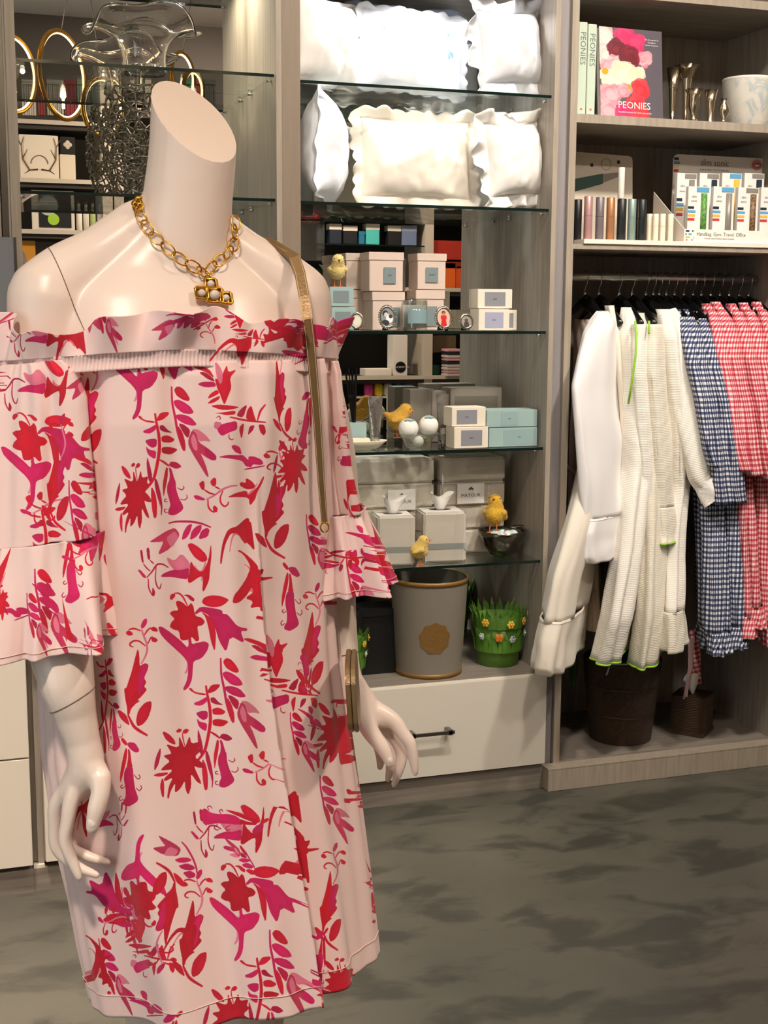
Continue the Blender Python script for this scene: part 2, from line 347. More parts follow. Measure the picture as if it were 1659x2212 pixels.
link('edge_strip', G().box(-1.11, -1.104, -.292, -.278, .656, 1.613), STEEL, sp)
# right open unit
ur = thing('wardrobe_unit', 'open wardrobe unit with two upper shelves and a chrome hanging rail, at the right', 'wardrobe', (.85, .2, 0), wspace=True)
YF = .008
link('side_panel', G().box(XRl, XRr, YF, DR, 0, TOP), VEN, ur)
link('edge_trim', G().box(XRl, XRr, YF-.002, YF, 0.0705, TOP), VENF, ur)
link('filler_strip', G().box(X3r+.0005, XRl-.0005, .02, .03, 0, TOP), mat('bluish_filler', '928b8a', .5, noise_amt=.1, nscale=12, stretch=(6, 6, .5)), ur)
link('side_panel', G().box(XRi, XRi+.022, YF, DR, 0, TOP), VEN, ur)
link('edge_trim', G().box(XRi, XRi+.022, YF-.002, YF, .0705, TOP), VENF, ur)
link('back_panel', G().box(XRr, XRi, DR, DR+.012, 0, TOP), VEN, ur)
SA, SB0, SB1, SU = 2.0116, 1.631, 1.6455, 2.3405
for z0, z1 in ((SA-.024, SA), (SB0, SB1), (SU, SU+.024)):
    s = link('shelf', G().box(XRr, XRi, YF, DR, z0, z1), VENH, ur)
    link('edge_trim', G().box(XRr, XRi, YF-.002, YF, z0, z1), VENF, s)
link('deck', G().box(XRr, XRi, YF, DR, .05, .075), VENH, ur)
link('plinth', G().box(.4155, XRi+.4, -.046, .005, 0, .068), VENF, ur, bev=.0015)
link('plinth_cap', G().box(.4155, XRi+.4, -.046, .006, .0682, .0712), VENF, ur)
RODZ, RODY = 1.556, .2
link('hanging_rail', G().tube([(XRr, RODY, RODZ), (XRi, RODY, RODZ)], .0125, 16), mat('satin_chrome', 'f0efec', .3, 1), ur, smooth=True)
# ------------------------------------------------------------ mannequin (turned a little to the right of the camera)
PHI = math.radians(20); D0 = 1.62; A0 = -.2566
MO = Vector((CAM.x, CAM.y, 0)) + WV*D0 + UV*A0
MR = UV*cos(PHI) + WV*sin(PHI); MF = -WV*cos(PHI) + UV*sin(PHI); ZV = Vector((0, 0, 1))
def Q(lat, fwd, h): return MO + MR*lat + MF*fwd + ZV*h
def chain(g, pts, n=14):
    """tapered limb through (point, radius) joints, with rounded ends"""
    P = [Vector(p) for p, r in pts]; R = [r for p, r in pts]; pp = []; rr = []
    for k in range(len(P)-1):                                   # Catmull-Rom resample
        p0 = P[max(k-1, 0)]; p1 = P[k]; p2 = P[k+1]; p3 = P[min(k+2, len(P)-1)]
        for i in range(6):
            t = i/6; t2 = t*t; t3 = t2*t
            pp.append(.5*((2*p1)+(p2-p0)*t+(2*p0-5*p1+4*p2-p3)*t2+(3*p1-p0-3*p2+p3)*t3)); rr.append(R[k]+(R[k+1]-R[k])*t)
    pp.append(P[-1]); rr.append(R[-1])
    d0 = (pp[0]-pp[1]).normalized(); d1 = (pp[-1]-pp[-2]).normalized()
    a = [pp[0]+d0*rr[0]*q for q in (.99, .86, .5)]; ar = [rr[0]*math.sqrt(1-q*q) for q in (.99, .86, .5)]
    b = [pp[-1]+d1*rr[-1]*q for q in (.5, .86, .99)]; br = [rr[-1]*math.sqrt(1-q*q) for q in (.5, .86, .99)]
    g.tube(a+pp+b, ar+rr+br, n)
def px(x, y, d): return MP(x, y, d)
body = G()
# torso
rings = [(.70, .145, .085, 0, .025), (.80, .150, .088, -.005, .025), (.92, .145, .088, -.005, .02), (1.05, .115, .080, 0, .012), (1.17, .115, .080, .0, .005), (1.28, .128, .088, .005, 0), (1.36, .138, .088, .005, 0), (1.42, .146, .086, .0, 0), (1.465, .138, .078, -.012, 0), (1.50, .108, .064, -.018, 0), (1.525, .074, .056, -.016, 0), (1.545, .052, .045, -.012, 0)]
n = 48
def tor(i, j):
    h, b, c, f, ox = rings[j]; a = 2*pi*i/n; ca, sa = cos(a), sin(a)
    e = 2/2.5; x = math.copysign(abs(ca)**e, ca); y = math.copysign(abs(sa)**e, sa); return Q(ox+b*x, f+c*y, h)
o = len(body.v); body.grid(tor, n, len(rings), True); body.f += [tuple(o+i for i in range(n)), tuple(o+n*(len(rings)-1)+i for i in range(n))]
for s in (-1, 1):
    chain(body, [(Q(s*.035, -.016, 1.545), .040), (Q(s*.085, -.014, 1.508), .042), (Q(s*.125, -.010, 1.484), .046), (Q(s*.150, -.006, 1.462), .050)])
    chain(body, [(Q(s*.07, .030, 1.31), .05), (Q(s*.065, .045, 1.31), .045)])
    chain(body, [(Q(.023+s*.062, 0, .74), .072), (Q(.023+s*.055, .005, .58), .058), (Q(.023+s*.053, .008, .48), .050), (Q(.023+s*.053, .0, .40), .047), (Q(.023+s*.055, -.02, .28), .048), (Q(.023+s*.058, -.02, .12), .033), (Q(.023+s*.058, -.02, .06), .034)])
    chain(body, [(Q(.023+s*.058, -.035, .04), .030), (Q(.023+s*.06, .03, .045), .030), (Q(.023+s*.066, .10, .034), .029), (Q(.023+s*.068, .16, .027), .018)])
# neck
chain(body, [(Q(.008, -.012, 1.49), .066), (Q(.012, -.008, 1.535), .0585), (Q(.018, -.006, 1.58), .0545), (Q(.026, -.006, 1.65), .0525), (Q(.034, -.004, 1.80), .052)], 28)
# viewer-left arm and hand
dL = 1.468
chain(body, [(Q(-.150, -.004, 1.462), .050), (Q(-.158, .0, 1.40), .046), (px(72, 1000, 1.545), .044), (px(92, 1180, 1.535), .041), (px(112, 1300, 1.505), .041), (px(130, 1400, 1.485), .0372), (px(146, 1480, dL), .0315), (px(163, 1545, dL), .0245), (px(178, 1600, dL), .0205), (px(186, 1640, dL), .0215)], 20)
def hand(pts): chain(body, [(px(x, y, d), r) for x, y, d, r in pts], 12)
hand([(182, 1612, dL, .0205), (184, 1660, dL, .021), (170, 1690, dL+.004, .019), (150, 1715, dL+.010, .0155)])
hand([(186, 1640, dL-.004, .017), (205, 1670, dL-.006, .0165), (216, 1690, dL-.010, .0135)])
hand([(176, 1650, dL+.014, .016), (142, 1722, dL+.026, .0125)]); hand([(178, 1650, dL+.028, .015), (148, 1728, dL+.048, .0115)])
hand([(172, 1680, dL-.004, .012), (154, 1730, dL-.008, .0100), (146, 1775, dL-.010, .0086), (141, 1816, dL-.010, .0086), (153, 1852, dL-.012, .0074), (170, 1895, dL-.014, .0046)])
hand([(160, 1690, dL+.008, .012), (124, 1736, dL+.012, .0102), (119, 1785, dL+.013, .0086), (124, 1832, dL+.013, .0084), (160, 1868, dL+.012, .0072), (208, 1890, dL+.008, .0046)])
hand([(150, 1715, dL+.030, .0105), (132, 1775, dL+.036, .0086), (140, 1822, dL+.036, .0082), (185, 1848, dL+.032, .0070), (232, 1862, dL+.026, .0046)])
hand([(152, 1720, dL+.050, .0100), (146, 1762, dL+.058, .0078), (162, 1790, dL+.058, .0076), (198, 1810, dL+.052, .0066), (230, 1832, dL+.046, .0048)])
hand([(217, 1680, dL-.012, .0132), (217, 1712, dL-.018, .0114), (208, 1748, dL-.022, .0108), (199, 1788, dL-.024, .0074)])
# viewer-right arm and hand
dR = 1.70
chain(body, [(Q(.150, -.004, 1.462), .050), (Q(.156, -.002, 1.40), .046), (px(700, 1000, 1.71), .043), (px(706, 1150, 1.72), .040), (px(712, 1290, 1.715), .0355), (px(727, 1400, 1.71), .0295), (px(744, 1455, 1.705), .0225), (px(757, 1485, dR), .0205), (px(775, 1515, dR), .0215)], 20)
hand([(757, 1480, dR, .0205), (784, 1524, dR, .0215), (812, 1545, dR, .0165), (842, 1556, dR, .0115)])
hand([(775, 1510, dR+.014, .018), (820, 1556, dR+.024, .013)]); hand([(775, 1510, dR+.026, .017), (806, 1562, dR+.044, .012)])
hand([(800, 1530, dR, .0150), (848, 1555, dR-.004, .0112), (870, 1584, dR-.008, .0094), (886, 1607, dR-.010, .0088), (893, 1638, dR-.010, .0074), (897, 1670, dR-.010, .0044)])
hand([(815, 1555, dR+.016, .0120), (848, 1588, dR+.018, .0094), (866, 1622, dR+.018, .0088), (864, 1655, dR+.016, .0076), (851, 1695, dR+.014, .0044)])
hand([(806, 1560, dR+.034, .0110), (830, 1600, dR+.040, .0088), (845, 1638, dR+.040, .0082), (843, 1662, dR+.038, .0070), (838, 1684, dR+.036, .0044)])
hand([(798, 1562, dR+.052, .0100), (813, 1600, dR+.060, .0080), (822, 1632, dR+.060, .0074), (821, 1657, dR+.058, .0048)])
hand([(772, 1505, dR-.006, .0170), (786, 1548, dR-.016, .0144), (803, 1584, dR-.022, .0118), (827, 1616, dR-.026, .0100), (842, 1648, dR-.028, .0066)])
MANN = mat('mannequin_paint', 'efdfd3', .33, spec=.5, bump=.02, bscale=14)
CUT = mat('mannequin_cut', 'e3b79c', .6)
man = thing('mannequin', 'headless cream female mannequin with slanted neck cut, arms hanging at its sides', 'mannequin', (MO.x, MO.y, 0), wspace=True)
bo = link('body', body, [MANN, CUT], man)
rm = bo.modifiers.new('r', 'REMESH'); rm.mode = 'VOXEL'; rm.voxel_size = .0021
sm = bo.modifiers.new('s', 'SMOOTH'); sm.factor = .5; sm.iterations = 6
dg = bpy.context.evaluated_depsgraph_get(); me = bpy.data.meshes.new_from_object(bo.evaluated_get(dg))
bo.modifiers.clear()
bm = bmesh.new(); bm.from_mesh(me)
tv = [v for v in bm.verts if 1.385 < v.co.z < 1.60]
for _ in range(26): bmesh.ops.smooth_vert(bm, verts=tv, factor=.5, use_axis_x=True, use_axis_y=True, use_axis_z=True)
beta = math.radians(44); ce = -WV*cos(beta)+UV*sin(beta); cn = (ce*sin(math.radians(46))+ZV*cos(math.radians(46))).normalized()
cp = MP(432, 292, D0-.002)
r = bmesh.ops.bisect_plane(bm, geom=bm.verts[:]+bm.edges[:]+bm.faces[:], plane_co=cp, plane_no=cn, clear_outer=True)
ed = [e for e in r['geom_cut'] if isinstance(e, bmesh.types.BMEdge)]
nf = bmesh.ops.holes_fill(bm, edges=ed, sides=0)['faces']
for f in bm.faces: f.smooth = True; f.material_index = 0
for f in nf: f.smooth = False; f.material_index = 1
bm.to_mesh(me); bm.free(); bo.data = me
me.materials.clear(); me.materials.append(MANN); me.materials.append(CUT)
BBV = BVHTree.FromPolygons([v.co.copy() for v in me.vertices], [tuple(p.vertices) for p in me.polygons])
def seam(name, c, nrm, rad):
    c = Vector(c); nrm = Vector(nrm).normalized(); a = nrm.orthogonal().normalized(); b = nrm.cross(a); pts = []
    for i in range(40):
        q = 2*pi*i/40; d = a*cos(q)+b*sin(q); hit = BBV.ray_cast(c+d*rad, -d, rad)
        if hit[0] is not None: pts.append(hit[0]+d*.0001)
    link(name, G().tube(pts, .0007, 6, closed=True), mat('seam_line', '7d6a5c', .8), man, smooth=True)  # thin dark line along the joint of the body parts
seam('wrist_seam', px(153, 1512, dL), px(163, 1545, dL)-px(146, 1480, dL)+UV*.012, .06)
seam('wrist_seam', px(735, 1412, 1.71), px(744, 1455, 1.705)-px(727, 1400, 1.71)+UV*-.006, .06)
seam('shoulder_seam', Q(-.128, -.005, 1.455), MR*.9+ZV*.30, .12)
NAIL = mat('mannequin_nail', 'f6e9e0', .2)
for (x, y, d, r, tl) in ((198, 1775, dL-.0322, .0056, -.1), (840, 1641, dR-.0352, .0046, .45)):
    c_ = px(x, y, d); ax = (UP*cos(tl)+RT*sin(-tl)).normalized(); sd = FW.cross(ax).normalized(); g = G()
    g.grid(lambda i, j: c_+ax*(r*1.3*(j/5)*sin(2*pi*i/20))+sd*(r*.86*(j/5)*cos(2*pi*i/20))+FW*(.0016*(j/5)**2), 20, 6, True); link('thumb_nail', g, NAIL, man, smooth=True)
link('base_plate', G().lathe([(.17, 0), (.17, .006), (.16, .009)], 48, (MO.x, MO.y, .0005)), mat('glass_base', 'b9c4c2', .1, spec=.8), man, smooth=True)
link('support_rod', G().tube([Q(-.035, -.06, .008), Q(-.035, -.06, .25)], .006, 10), CHROME, man, smooth=True)

# ------------------------------------------------------------ dress panels
def sstep(a, b, x): t = min(1, max(0, (x-a)/(b-a))); return t*t*(3-2*t)
def lerp_rows(rows, t):
    k = t*(len(rows)-1); i = min(int(k), len(rows)-2); f = k-i; return [a+(b-a)*f for a, b in zip(rows[i], rows[i+1])]
class Panel:
    """closed ring loft; rows of (pixel y, left px, right px, depth half, centre distance)"""
    def __init__(s, rows, nu, nv, disp=None, tilt=0, ydisp=None):
        s.nu, s.nv = nu, nv; ys = [r[0] for r in rows]; V = []
        s.P = np.zeros((nv, nu+1, 3))
        for j in range(nv):
            y = ys[0]+(ys[-1]-ys[0])*j/(nv-1)
            i = max(k for k in range(len(rows)-1) if ys[k] <= y+1e-6); f = (y-ys[i])/(ys[i+1]-ys[i]); f2 = f
            xl, xr, c, d = [a+(b-a)*f2 for a, b in zip(rows[i][1:], rows[i+1][1:])]
            A = MP(xl, y, d); B = MP(xr, y, d); half = (B-A).length/2; ctr = (A+B)/2
            b = math.sqrt(max(1e-6, half*half-(c*sin(PHI))**2))/cos(PHI); t = j/(nv-1)
            for k in range(nu+1):
                th = 2*pi*k/nu-pi/2                      # starts at the back; front is th = 90 deg at k = nu/2
                dr = disp(th, t) if disp else 0; dz = ydisp(th, t) if ydisp else 0
                q = ctr+MR*((b+dr)*cos(th))+MF*((c+dr)*sin(th))+ZV*(dz+tilt*b*cos(th))
                s.P[j, k] = q
        X = s.P-np.array(CAM); z = X@np.array(FW); s.px = np.stack([IW/2+FPX*(X@np.array(RT))/z, IH/2-FPX*(X@np.array(UP))/z], -1)
    def mesh(s, name, m, parent):
        nu, nv = s.nu, s.nv; V = [tuple(p) for p in s.P.reshape(-1, 3)]; W = nu+1
        F = [(j*W+i, j*W+i+1, (j+1)*W+i+1, (j+1)*W+i) for j in range(nv-1) for i in range(nu)]
        g = G(); g.v = V; g.f = F
        uv = [(i/nu, 1-j/(nv-1)) for j in range(nv) for i in range(W)]
        o = link(name, g, m, parent, smooth=True, uv=uv, fix=False)
        sd = o.modifiers.new('thick', 'SOLIDIFY'); sd.thickness = .0008; sd.offset = -1
        return o
    def inv(s, pts):
        """photo pixels -> texture coordinates (u, v in 0..1, v from the top) on the front half"""
        if not hasattr(s, 'c'):
            k0, k1 = int(s.nu*.22), int(s.nu*.80); sub = s.px[:, k0:k1]; du = np.gradient(sub, axis=1); dv = np.gradient(sub, axis=0)
            sj = max(1, s.nv//45); si = max(1, (k1-k0)//70); s.c = (k0, sub, du, dv, sj, si, sub[::sj, ::si].reshape(-1, 2), sub[::sj, ::si].shape[1])
        k0, sub, du, dv, sj, si, cf, cw = s.c; pts = np.asarray(pts, float); H, W = sub.shape[:2]
        i = ((pts[:, None]-cf[None])**2).sum(2).argmin(1); J = (i//cw*sj).astype(float); I = (i % cw*si).astype(float)
        for it in range(4):
            a = np.clip(np.rint(J).astype(int), 0, H-1); b = np.clip(np.rint(I).astype(int), 0, W-1)
            r = pts-sub[a, b]; u = du[a, b]; v = dv[a, b]; det = u[:, 0]*v[:, 1]-u[:, 1]*v[:, 0]; det = np.where(np.abs(det) < 1e-3, 1e9, det)
            di = (v[:, 1]*r[:, 0]-v[:, 0]*r[:, 1])/det; dj = (-u[:, 1]*r[:, 0]+u[:, 0]*r[:, 1])/det
            lim = 12 if it < 3 else 40; I = np.clip(b+np.clip(di, -lim, lim), -60, W+60); J = np.clip(a+np.clip(dj, -lim, lim), -60, H+60)
        return np.stack([(I+k0)/s.nu, J/(s.nv-1)], 1)
def gat(th, t, k, a): return a*sin(k*th+1.3*sin(3*th))*(.6+.4*sin(5*th+1))
def d_body(th, t):
    fold = math.radians(73-8*t); de = fold-th; A = .030*sstep(.05, .9, t)
    r = 0
    if 0 < de < 1.3: r -= A*sstep(0, .035, de)*math.exp(-de/.55)
    elif -.6 < de <= 0: r += .35*A*math.exp(de/.16)*(1-math.exp(de/.01)*.0)
    r += gat(th, t, 34, .0022)*math.exp(-t*7)+.0035*sin(13*th+2*t)*math.exp(-t*3)
    r += (.003+.012*t)*(.6*sin(6*th+.5+1.2*t)+.5*sin(9*th+2.1-.8*t))*(1-.5*math.exp(-abs(de)*2))
    r += .0030*sin(23*th+2.5*t+1.5*sin(4*th))*(.35+.65*math.exp(-t*2))
    r += .004*t*sin(11*th+4)
    return r
BODY = Panel([(772, 108, 706, .112, D0), (800, 104, 712, .118, D0), (900, 100, 716, .124, D0), (1100, 96, 716, .118, D0), (1270, 112, 712, .115, D0), (1440, 112, 728, .115, D0), (1600, 122, 749, .115, D0), (1800, 152, 777, .116, D0), (1900, 176, 790, .116, D0), (2000, 194, 802, .117, D0), (2108, 218, 814, .118, D0)], 760, 240, d_body, ydisp=lambda th, t: -.012*t*cos(th)*0)
band = [(748, 4, 722, .126, D0), (782, 0, 722, .126, D0)]
drop = lambda th: -.016*abs(cos(th))**1.5
BAND = Panel(band, 1600, 10, lambda th, t: .0006*sin(290*th)+.002*sin(9*th)-.002*sin(pi*t), ydisp=lambda th, t: drop(th))
def d_ruf(th, t):
    q = 1-t; w = sin(13*th+.6+.8*sin(3*th))+.8*sin(19*th+2.0)+.6*sin(8*th+1.0)
    return .002+.004*q+.0112*q**1.1*w+gat(th, t, 40, .0022)*t+.0015*sin(31*th)*(.3+q)
def y_ruf(th, t):
    q = 1-t; return drop(th)+q*(.0035*sin(13*th+2)+.0035*sin(19*th+.2)+.004*sin(5*th)-.015*math.exp(-((-cos(th)-.72)/.13)**2)+.012*sstep(.86, .98, -cos(th))+.006*sstep(.9, 1, cos(th)))
RUF = Panel([(676, 4, 722, .126, D0), (749, 4, 722, .126, D0)], 760, 40, d_ruf, ydisp=y_ruf)
def d_sl(th, t): return gat(th, t, 26, .0025)*math.exp(-t*5)+(.004+.004*t)*sin(5*th+1.0+t)+.004*sin(9*th+2+1.2*t)+.002*sin(17*th+3*t)
SLL = Panel([(775, 2, 176, .070, 1.548), (800, -6, 214, .076, 1.548), (860, -14, 238, .078, 1.545), (1000, -26, 246, .078, 1.535), (1150, -34, 248, .078, 1.525)], 420, 110, d_sl, tilt=.13)
def d_fl(th, t): return .003+gat(th, t, 30, .002)*math.exp(-t*6)+(.019*t**.8)*(.8*sin(6*th+.4)+.7*sin(10*th+2.2+.5*t))+.004*t*sin(21*th+1)
FLL = Panel([(1148, -36, 250, .078, 1.525), (1260, -50, 262, .086, 1.518), (1378, -66, 272, .092, 1.512)], 520, 80, d_fl, tilt=.13)
SLR = Panel([(776, 640, 728, .062, 1.695), (800, 636, 736, .068, 1.698), (880, 634, 744, .070, 1.70), (1000, 636, 758, .070, 1.71), (1098, 642, 778, .070, 1.715)], 380, 90, d_sl, tilt=.05)
FLR = Panel([(1096, 640, 783, .070, 1.715), (1170, 632, 812, .080, 1.715), (1262, 620, 838, .088, 1.715)], 460, 70, d_fl, tilt=.10)
# ------------------------------------------------------------ printed cotton: motifs drawn into each panel's own texture space
RED = (.80, .05, .19); CRI = (.76, .03, .15); MAG = (.80, .085, .37); PAL = (.88, .47, .58); DKM = (.70, .05, .26)
TPL = {}
def tp(name, ox, oy, s, items): TPL[name] = [(k, [(ox+x/s, oy+y/s) for x, y in pts], wd/s if wd else 0, c) for k, pts, wd, c in items]
P_ = lambda c, pts: ('p', pts, 0, c)
S_ = lambda c, w, pts: ('s', pts, w, c)
Z = 6.381
tp('flower', 270, 1110, Z, [
 P_(CRI, [(740,1195),(800,1225),(850,1275),(880,1265),(910,1225),(945,1275),(955,1350),(975,1410),(1060,1430),(1105,1490),(1060,1540),(995,1545),(1010,1650),(1025,1740),(985,1765),(920,1690),(870,1740),(765,1745),(745,1610),(680,1600),(615,1560),(640,1490),(690,1450),(610,1370),(660,1335),(740,1330),(705,1250),(705,1205)]),
 P_(MAG, [(455,1560),(500,1550),(580,1600),(700,1690),(790,1770),(865,1850),(880,1800),(870,1740),(910,1690),(920,1800),(1000,1775),(1100,1755),(1160,1790),(1140,1880),(1060,1990),(945,2030),(935,2120),(925,2280),(880,2390),(815,2440),(800,2410),(850,2310),(870,2200),(865,2050),(800,1960),(680,1850),(560,1740),(490,1660)]),
 P_(RED, [(1055,1220),(1090,1150),(1200,1120),(1330,1135),(1445,1185),(1340,1270),(1230,1290),(1120,1270)]),
 P_(MAG, [(960,1360),(1040,1275),(1250,1305),(1340,1330),(1345,1380),(1410,1380),(1540,1540),(1600,1565),(1690,1580),(1680,1615),(1590,1612),(1655,1790),(1450,1680),(1395,1915),(1300,1760),(1240,1560),(1160,1400),(1050,1340),(975,1390)]),
 P_(RED, [(1050,1345),(1110,1380),(1190,1440),(1235,1540),(1255,1660),(1240,1910),(1185,1760),(1150,1560),(1110,1420)]),
 S_(RED, 24, [(860,1265),(800,1140),(740,1090),(680,1095)]), P_(RED, [(680,1095),(700,1130),(640,1195),(615,1160),(630,1110)]), P_(RED, [(800,1120),(880,1110),(960,1170),(950,1210),(900,1190),(860,1140)])])
BELL = [P_(RED, [(760,1460),(785,1480),(780,1600),(740,1800),(722,1880),(710,1700),(740,1540)]),
 P_(MAG, [(795,1460),(830,1480),(870,1620),(890,1660),(895,1760),(930,1880),(1000,2010),(980,2060),(910,2110),(850,2130),(785,2110),(790,2050),(820,1990),(800,1900),(770,1800),(775,1700),(805,1640),(810,1560)]),
 S_(DKM, 10, [(915,1745),(970,1780),(1010,1750),(990,1720)]), S_(DKM, 10, [(955,1900),(1010,1920),(1055,1880),(1040,1845)]), S_(DKM, 10, [(780,1940),(740,1940),(735,1910),(770,1900)]), S_(DKM, 10, [(780,2090),(735,2080),(735,2040),(770,2040)])]
tp('fern', 240, 780, Z, [S_(RED, 44, [(605,720),(625,850),(660,1020),(670,1200),(650,1350),(600,1600),(540,1700),(420,1830)]),
 P_(RED, [(630,790),(680,710),(790,700),(800,730),(730,800),(640,830)]), P_(RED, [(365,760),(400,750),(450,810),(600,830),(600,855),(480,840),(400,800)]), P_(MAG, [(440,960),(520,930),(620,870),(625,940),(540,1000),(450,990)]), P_(DKM, [(665,890),(720,880),(780,950),(850,990),(740,980),(675,950)]), P_(MAG, [(465,1100),(540,1070),(630,1070),(630,1170),(570,1200),(510,1160)]), P_(RED, [(690,1040),(780,1020),(885,1080),(830,1125),(700,1120)]), P_(MAG, [(480,1170),(520,1220),(625,1240),(610,1355),(530,1310),(495,1260)]), P_(CRI, [(695,1190),(790,1180),(930,1215),(830,1290),(700,1270)]),
 S_(RED, 30, [(670,1360),(740,1400),(800,1450)]), P_(DKM, [(790,1440),(820,1385),(900,1390),(980,1455),(900,1490)]),
 P_(DKM, [(495,1310),(540,1450),(570,1600),(545,1690),(510,1620),(490,1450)]), P_(DKM, [(600,1600),(640,1650),(690,1850),(710,2000),(700,2110),(685,2140),(690,2020),(640,1880),(600,1720)]), P_(RED, [(555,1720),(610,1820),(635,1980),(630,2150),(590,2170),(565,2050),(550,1880)])]+BELL)
tp('bell', 480, 1180, Z, [S_(RED, 50, [(835,230),(905,320)]), P_(MAG, [(905,310),(940,280),(1020,290),(1085,400),(1040,430),(960,390)]), P_(RED, [(895,350),(915,400),(905,520),(850,740),(815,850),(810,740),(840,560),(870,420)]),
 P_(RED, [(920,370),(950,390),(975,590),(990,620),(900,640),(925,500)]), P_(MAG, [(990,615),(1000,800),(1020,930),(1065,1050),(1050,1100),(990,1140),(930,1170),(850,1145),(850,1100),(890,1040),(890,920),(865,800),(870,690),(905,615)]),
 S_(DKM, 10, [(1005,730),(1060,800),(1095,770),(1070,725)]), S_(DKM, 10, [(1030,910),(1080,960),(1115,910),(1095,875)]), S_(DKM, 10, [(880,890),(840,925),(815,890),(850,870)]), S_(DKM, 10, [(860,1060),(820,1095),(795,1060),(830,1020)])])
SPR = [S_(PAL, 30, [(840,840),(900,740),(930,640),(915,540),(860,410),(850,360)]), P_(MAG, [(850,355),(835,310),(870,230),(920,205),(925,270),(890,330)]), S_(RED, 24, [(835,380),(740,345),(670,365)]), P_(RED, [(630,400),(670,370),(720,405),(730,435),(680,450),(640,430)]), S_(RED, 22, [(885,440),(930,370),(980,335)]), P_(RED, [(965,355),(1010,320),(1060,345),(1075,395),(1000,385)]), S_(RED, 24, [(900,590),(820,520),(740,515),(685,555),(690,590),(735,605)]), S_(RED, 20, [(935,560),(970,480),(1000,460)]), P_(RED, [(980,480),(1020,465),(1075,505),(1050,540),(990,530)])]
tp('feather', 470, 920, Z, [P_(CRI, [(795,620),(815,700),(820,870),(850,850),(900,825),(945,850),(930,920),(880,1030),(915,1090),(880,1150),(925,1190),(850,1280),(790,1340),(830,1345),(760,1390),(700,1460),(680,1540),(650,1540),(650,1450),(625,1330),(605,1180),(640,1165),(660,1100),(710,950),(760,750)]), P_(MAG, [(850,860),(900,835),(935,855),(890,1000),(860,1200),(800,1290),(790,1000)]),
 P_(RED, [(790,1700),(770,1620),(800,1480),(890,1370),(985,1345),(985,1440),(940,1580),(870,1670)]), P_(RED, [(510,1475),(560,1480),(640,1540),(690,1690),(620,1650),(550,1580)]), S_(RED, 42, [(660,1540),(730,1690),(800,1750),(930,1825)])]+SPR)
tp('tulip', 400, 1420, Z, [S_(MAG, 34, [(490,10),(495,240),(540,440),(570,640),(640,860),(665,900)]), P_(RED, [(520,60),(560,10),(620,20),(690,90),(745,185),(720,215),(650,200),(560,140)]), P_(MAG, [(510,215),(570,190),(650,220),(750,290),(800,375),(740,395),(640,380),(540,290)]), P_(MAG, [(545,400),(640,395),(750,430),(845,540),(770,555),(650,520),(560,460)]), P_(RED, [(570,540),(640,640),(680,790),(680,910),(640,870),(590,720)]), P_(DKM, [(580,520),(650,530),(750,610),(720,730),(660,670)]), P_(PAL, [(760,600),(850,600),(960,680),(1040,780),(950,760),(860,770)]), P_((.78, .20, .36), [(720,740),(770,610),(830,660),(860,780),(1000,870),(1110,970),(1100,1030),(1040,1030),(940,970),(880,920),(960,1090),(1005,1260),(970,1250),(880,1100),(780,940),(720,820)]), P_(PAL, [(750,740),(790,650),(840,760),(850,900),(790,880)]), P_(MAG, [(940,860),(1000,870),(1110,970),(1100,1030),(1040,1030),(960,970)])])
tp('star', 230, 1400, Z, [P_(CRI, [(820,1320),(1000,1380),(1000,1210),(1040,1290),(1070,1370),(1100,1330),(1145,1205),(1170,1320),(1290,1290),(1260,1390),(1320,1400),(1210,1500),(1310,1570),(1360,1650),(1270,1650),(1200,1620),(1320,1880),(1250,1850),(1160,1720),(1170,1900),(1130,2030),(1090,1950),(1080,1820),(1020,1940),(940,2000),(950,1850),(880,1980),(860,2080),(835,2060),(860,1900),(920,1780),(800,1840),(790,1800),(930,1670),(740,1690),(800,1620),(880,1560),(775,1480),(900,1460),(870,1400)]), P_(RED, [(770,1160),(800,1150),(870,1190),(940,1270),(955,1335),(880,1310),(810,1250)]), P_(DKM, [(745,1365),(750,1450),(720,1600),(660,1700),(660,1600),(690,1480)]), P_(RED, [(640,1755),(700,1725),(860,1710),(830,1750),(720,1775)]), P_(RED, [(770,1780),(795,1850),(795,2060),(765,2050),(735,1900)]), P_(RED, [(960,1140),(1000,1105),(1045,1125),(1020,1160),(970,1165)]), P_(RED, [(1050,1140),(1100,1105),(1140,1130),(1110,1175),(1060,1180)]), S_(RED, 16, [(1050,1160),(1050,1230),(1080,1350)])])
tp('hook', 480, 1180, Z, [P_(CRI, [(205,60),(240,50),(330,110),(420,190),(490,270),(500,330),(575,310),(560,370),(520,430),(690,420),(700,440),(520,480),(540,620),(570,900),(530,900),(520,830),(380,855),(430,760),(315,715),(430,640),(410,560),(330,690),(230,780),(140,785),(160,680),(250,570),(330,450),(390,300),(370,230),(290,110)]), P_(RED, [(460,980),(500,950),(560,980),(540,1010),(480,1005)])])
tp('bend', 470, 920, Z, [P_(CRI, [(35,1900),(40,1800),(70,1600),(130,1450),(190,1405),(260,1390),(400,1265),(435,1280),(440,1320),(465,1330),(485,1500),(515,1730),(430,1630),(390,1600),(380,1635),(280,1480),(180,1480),(110,1620),(70,1800),(55,1905)])])
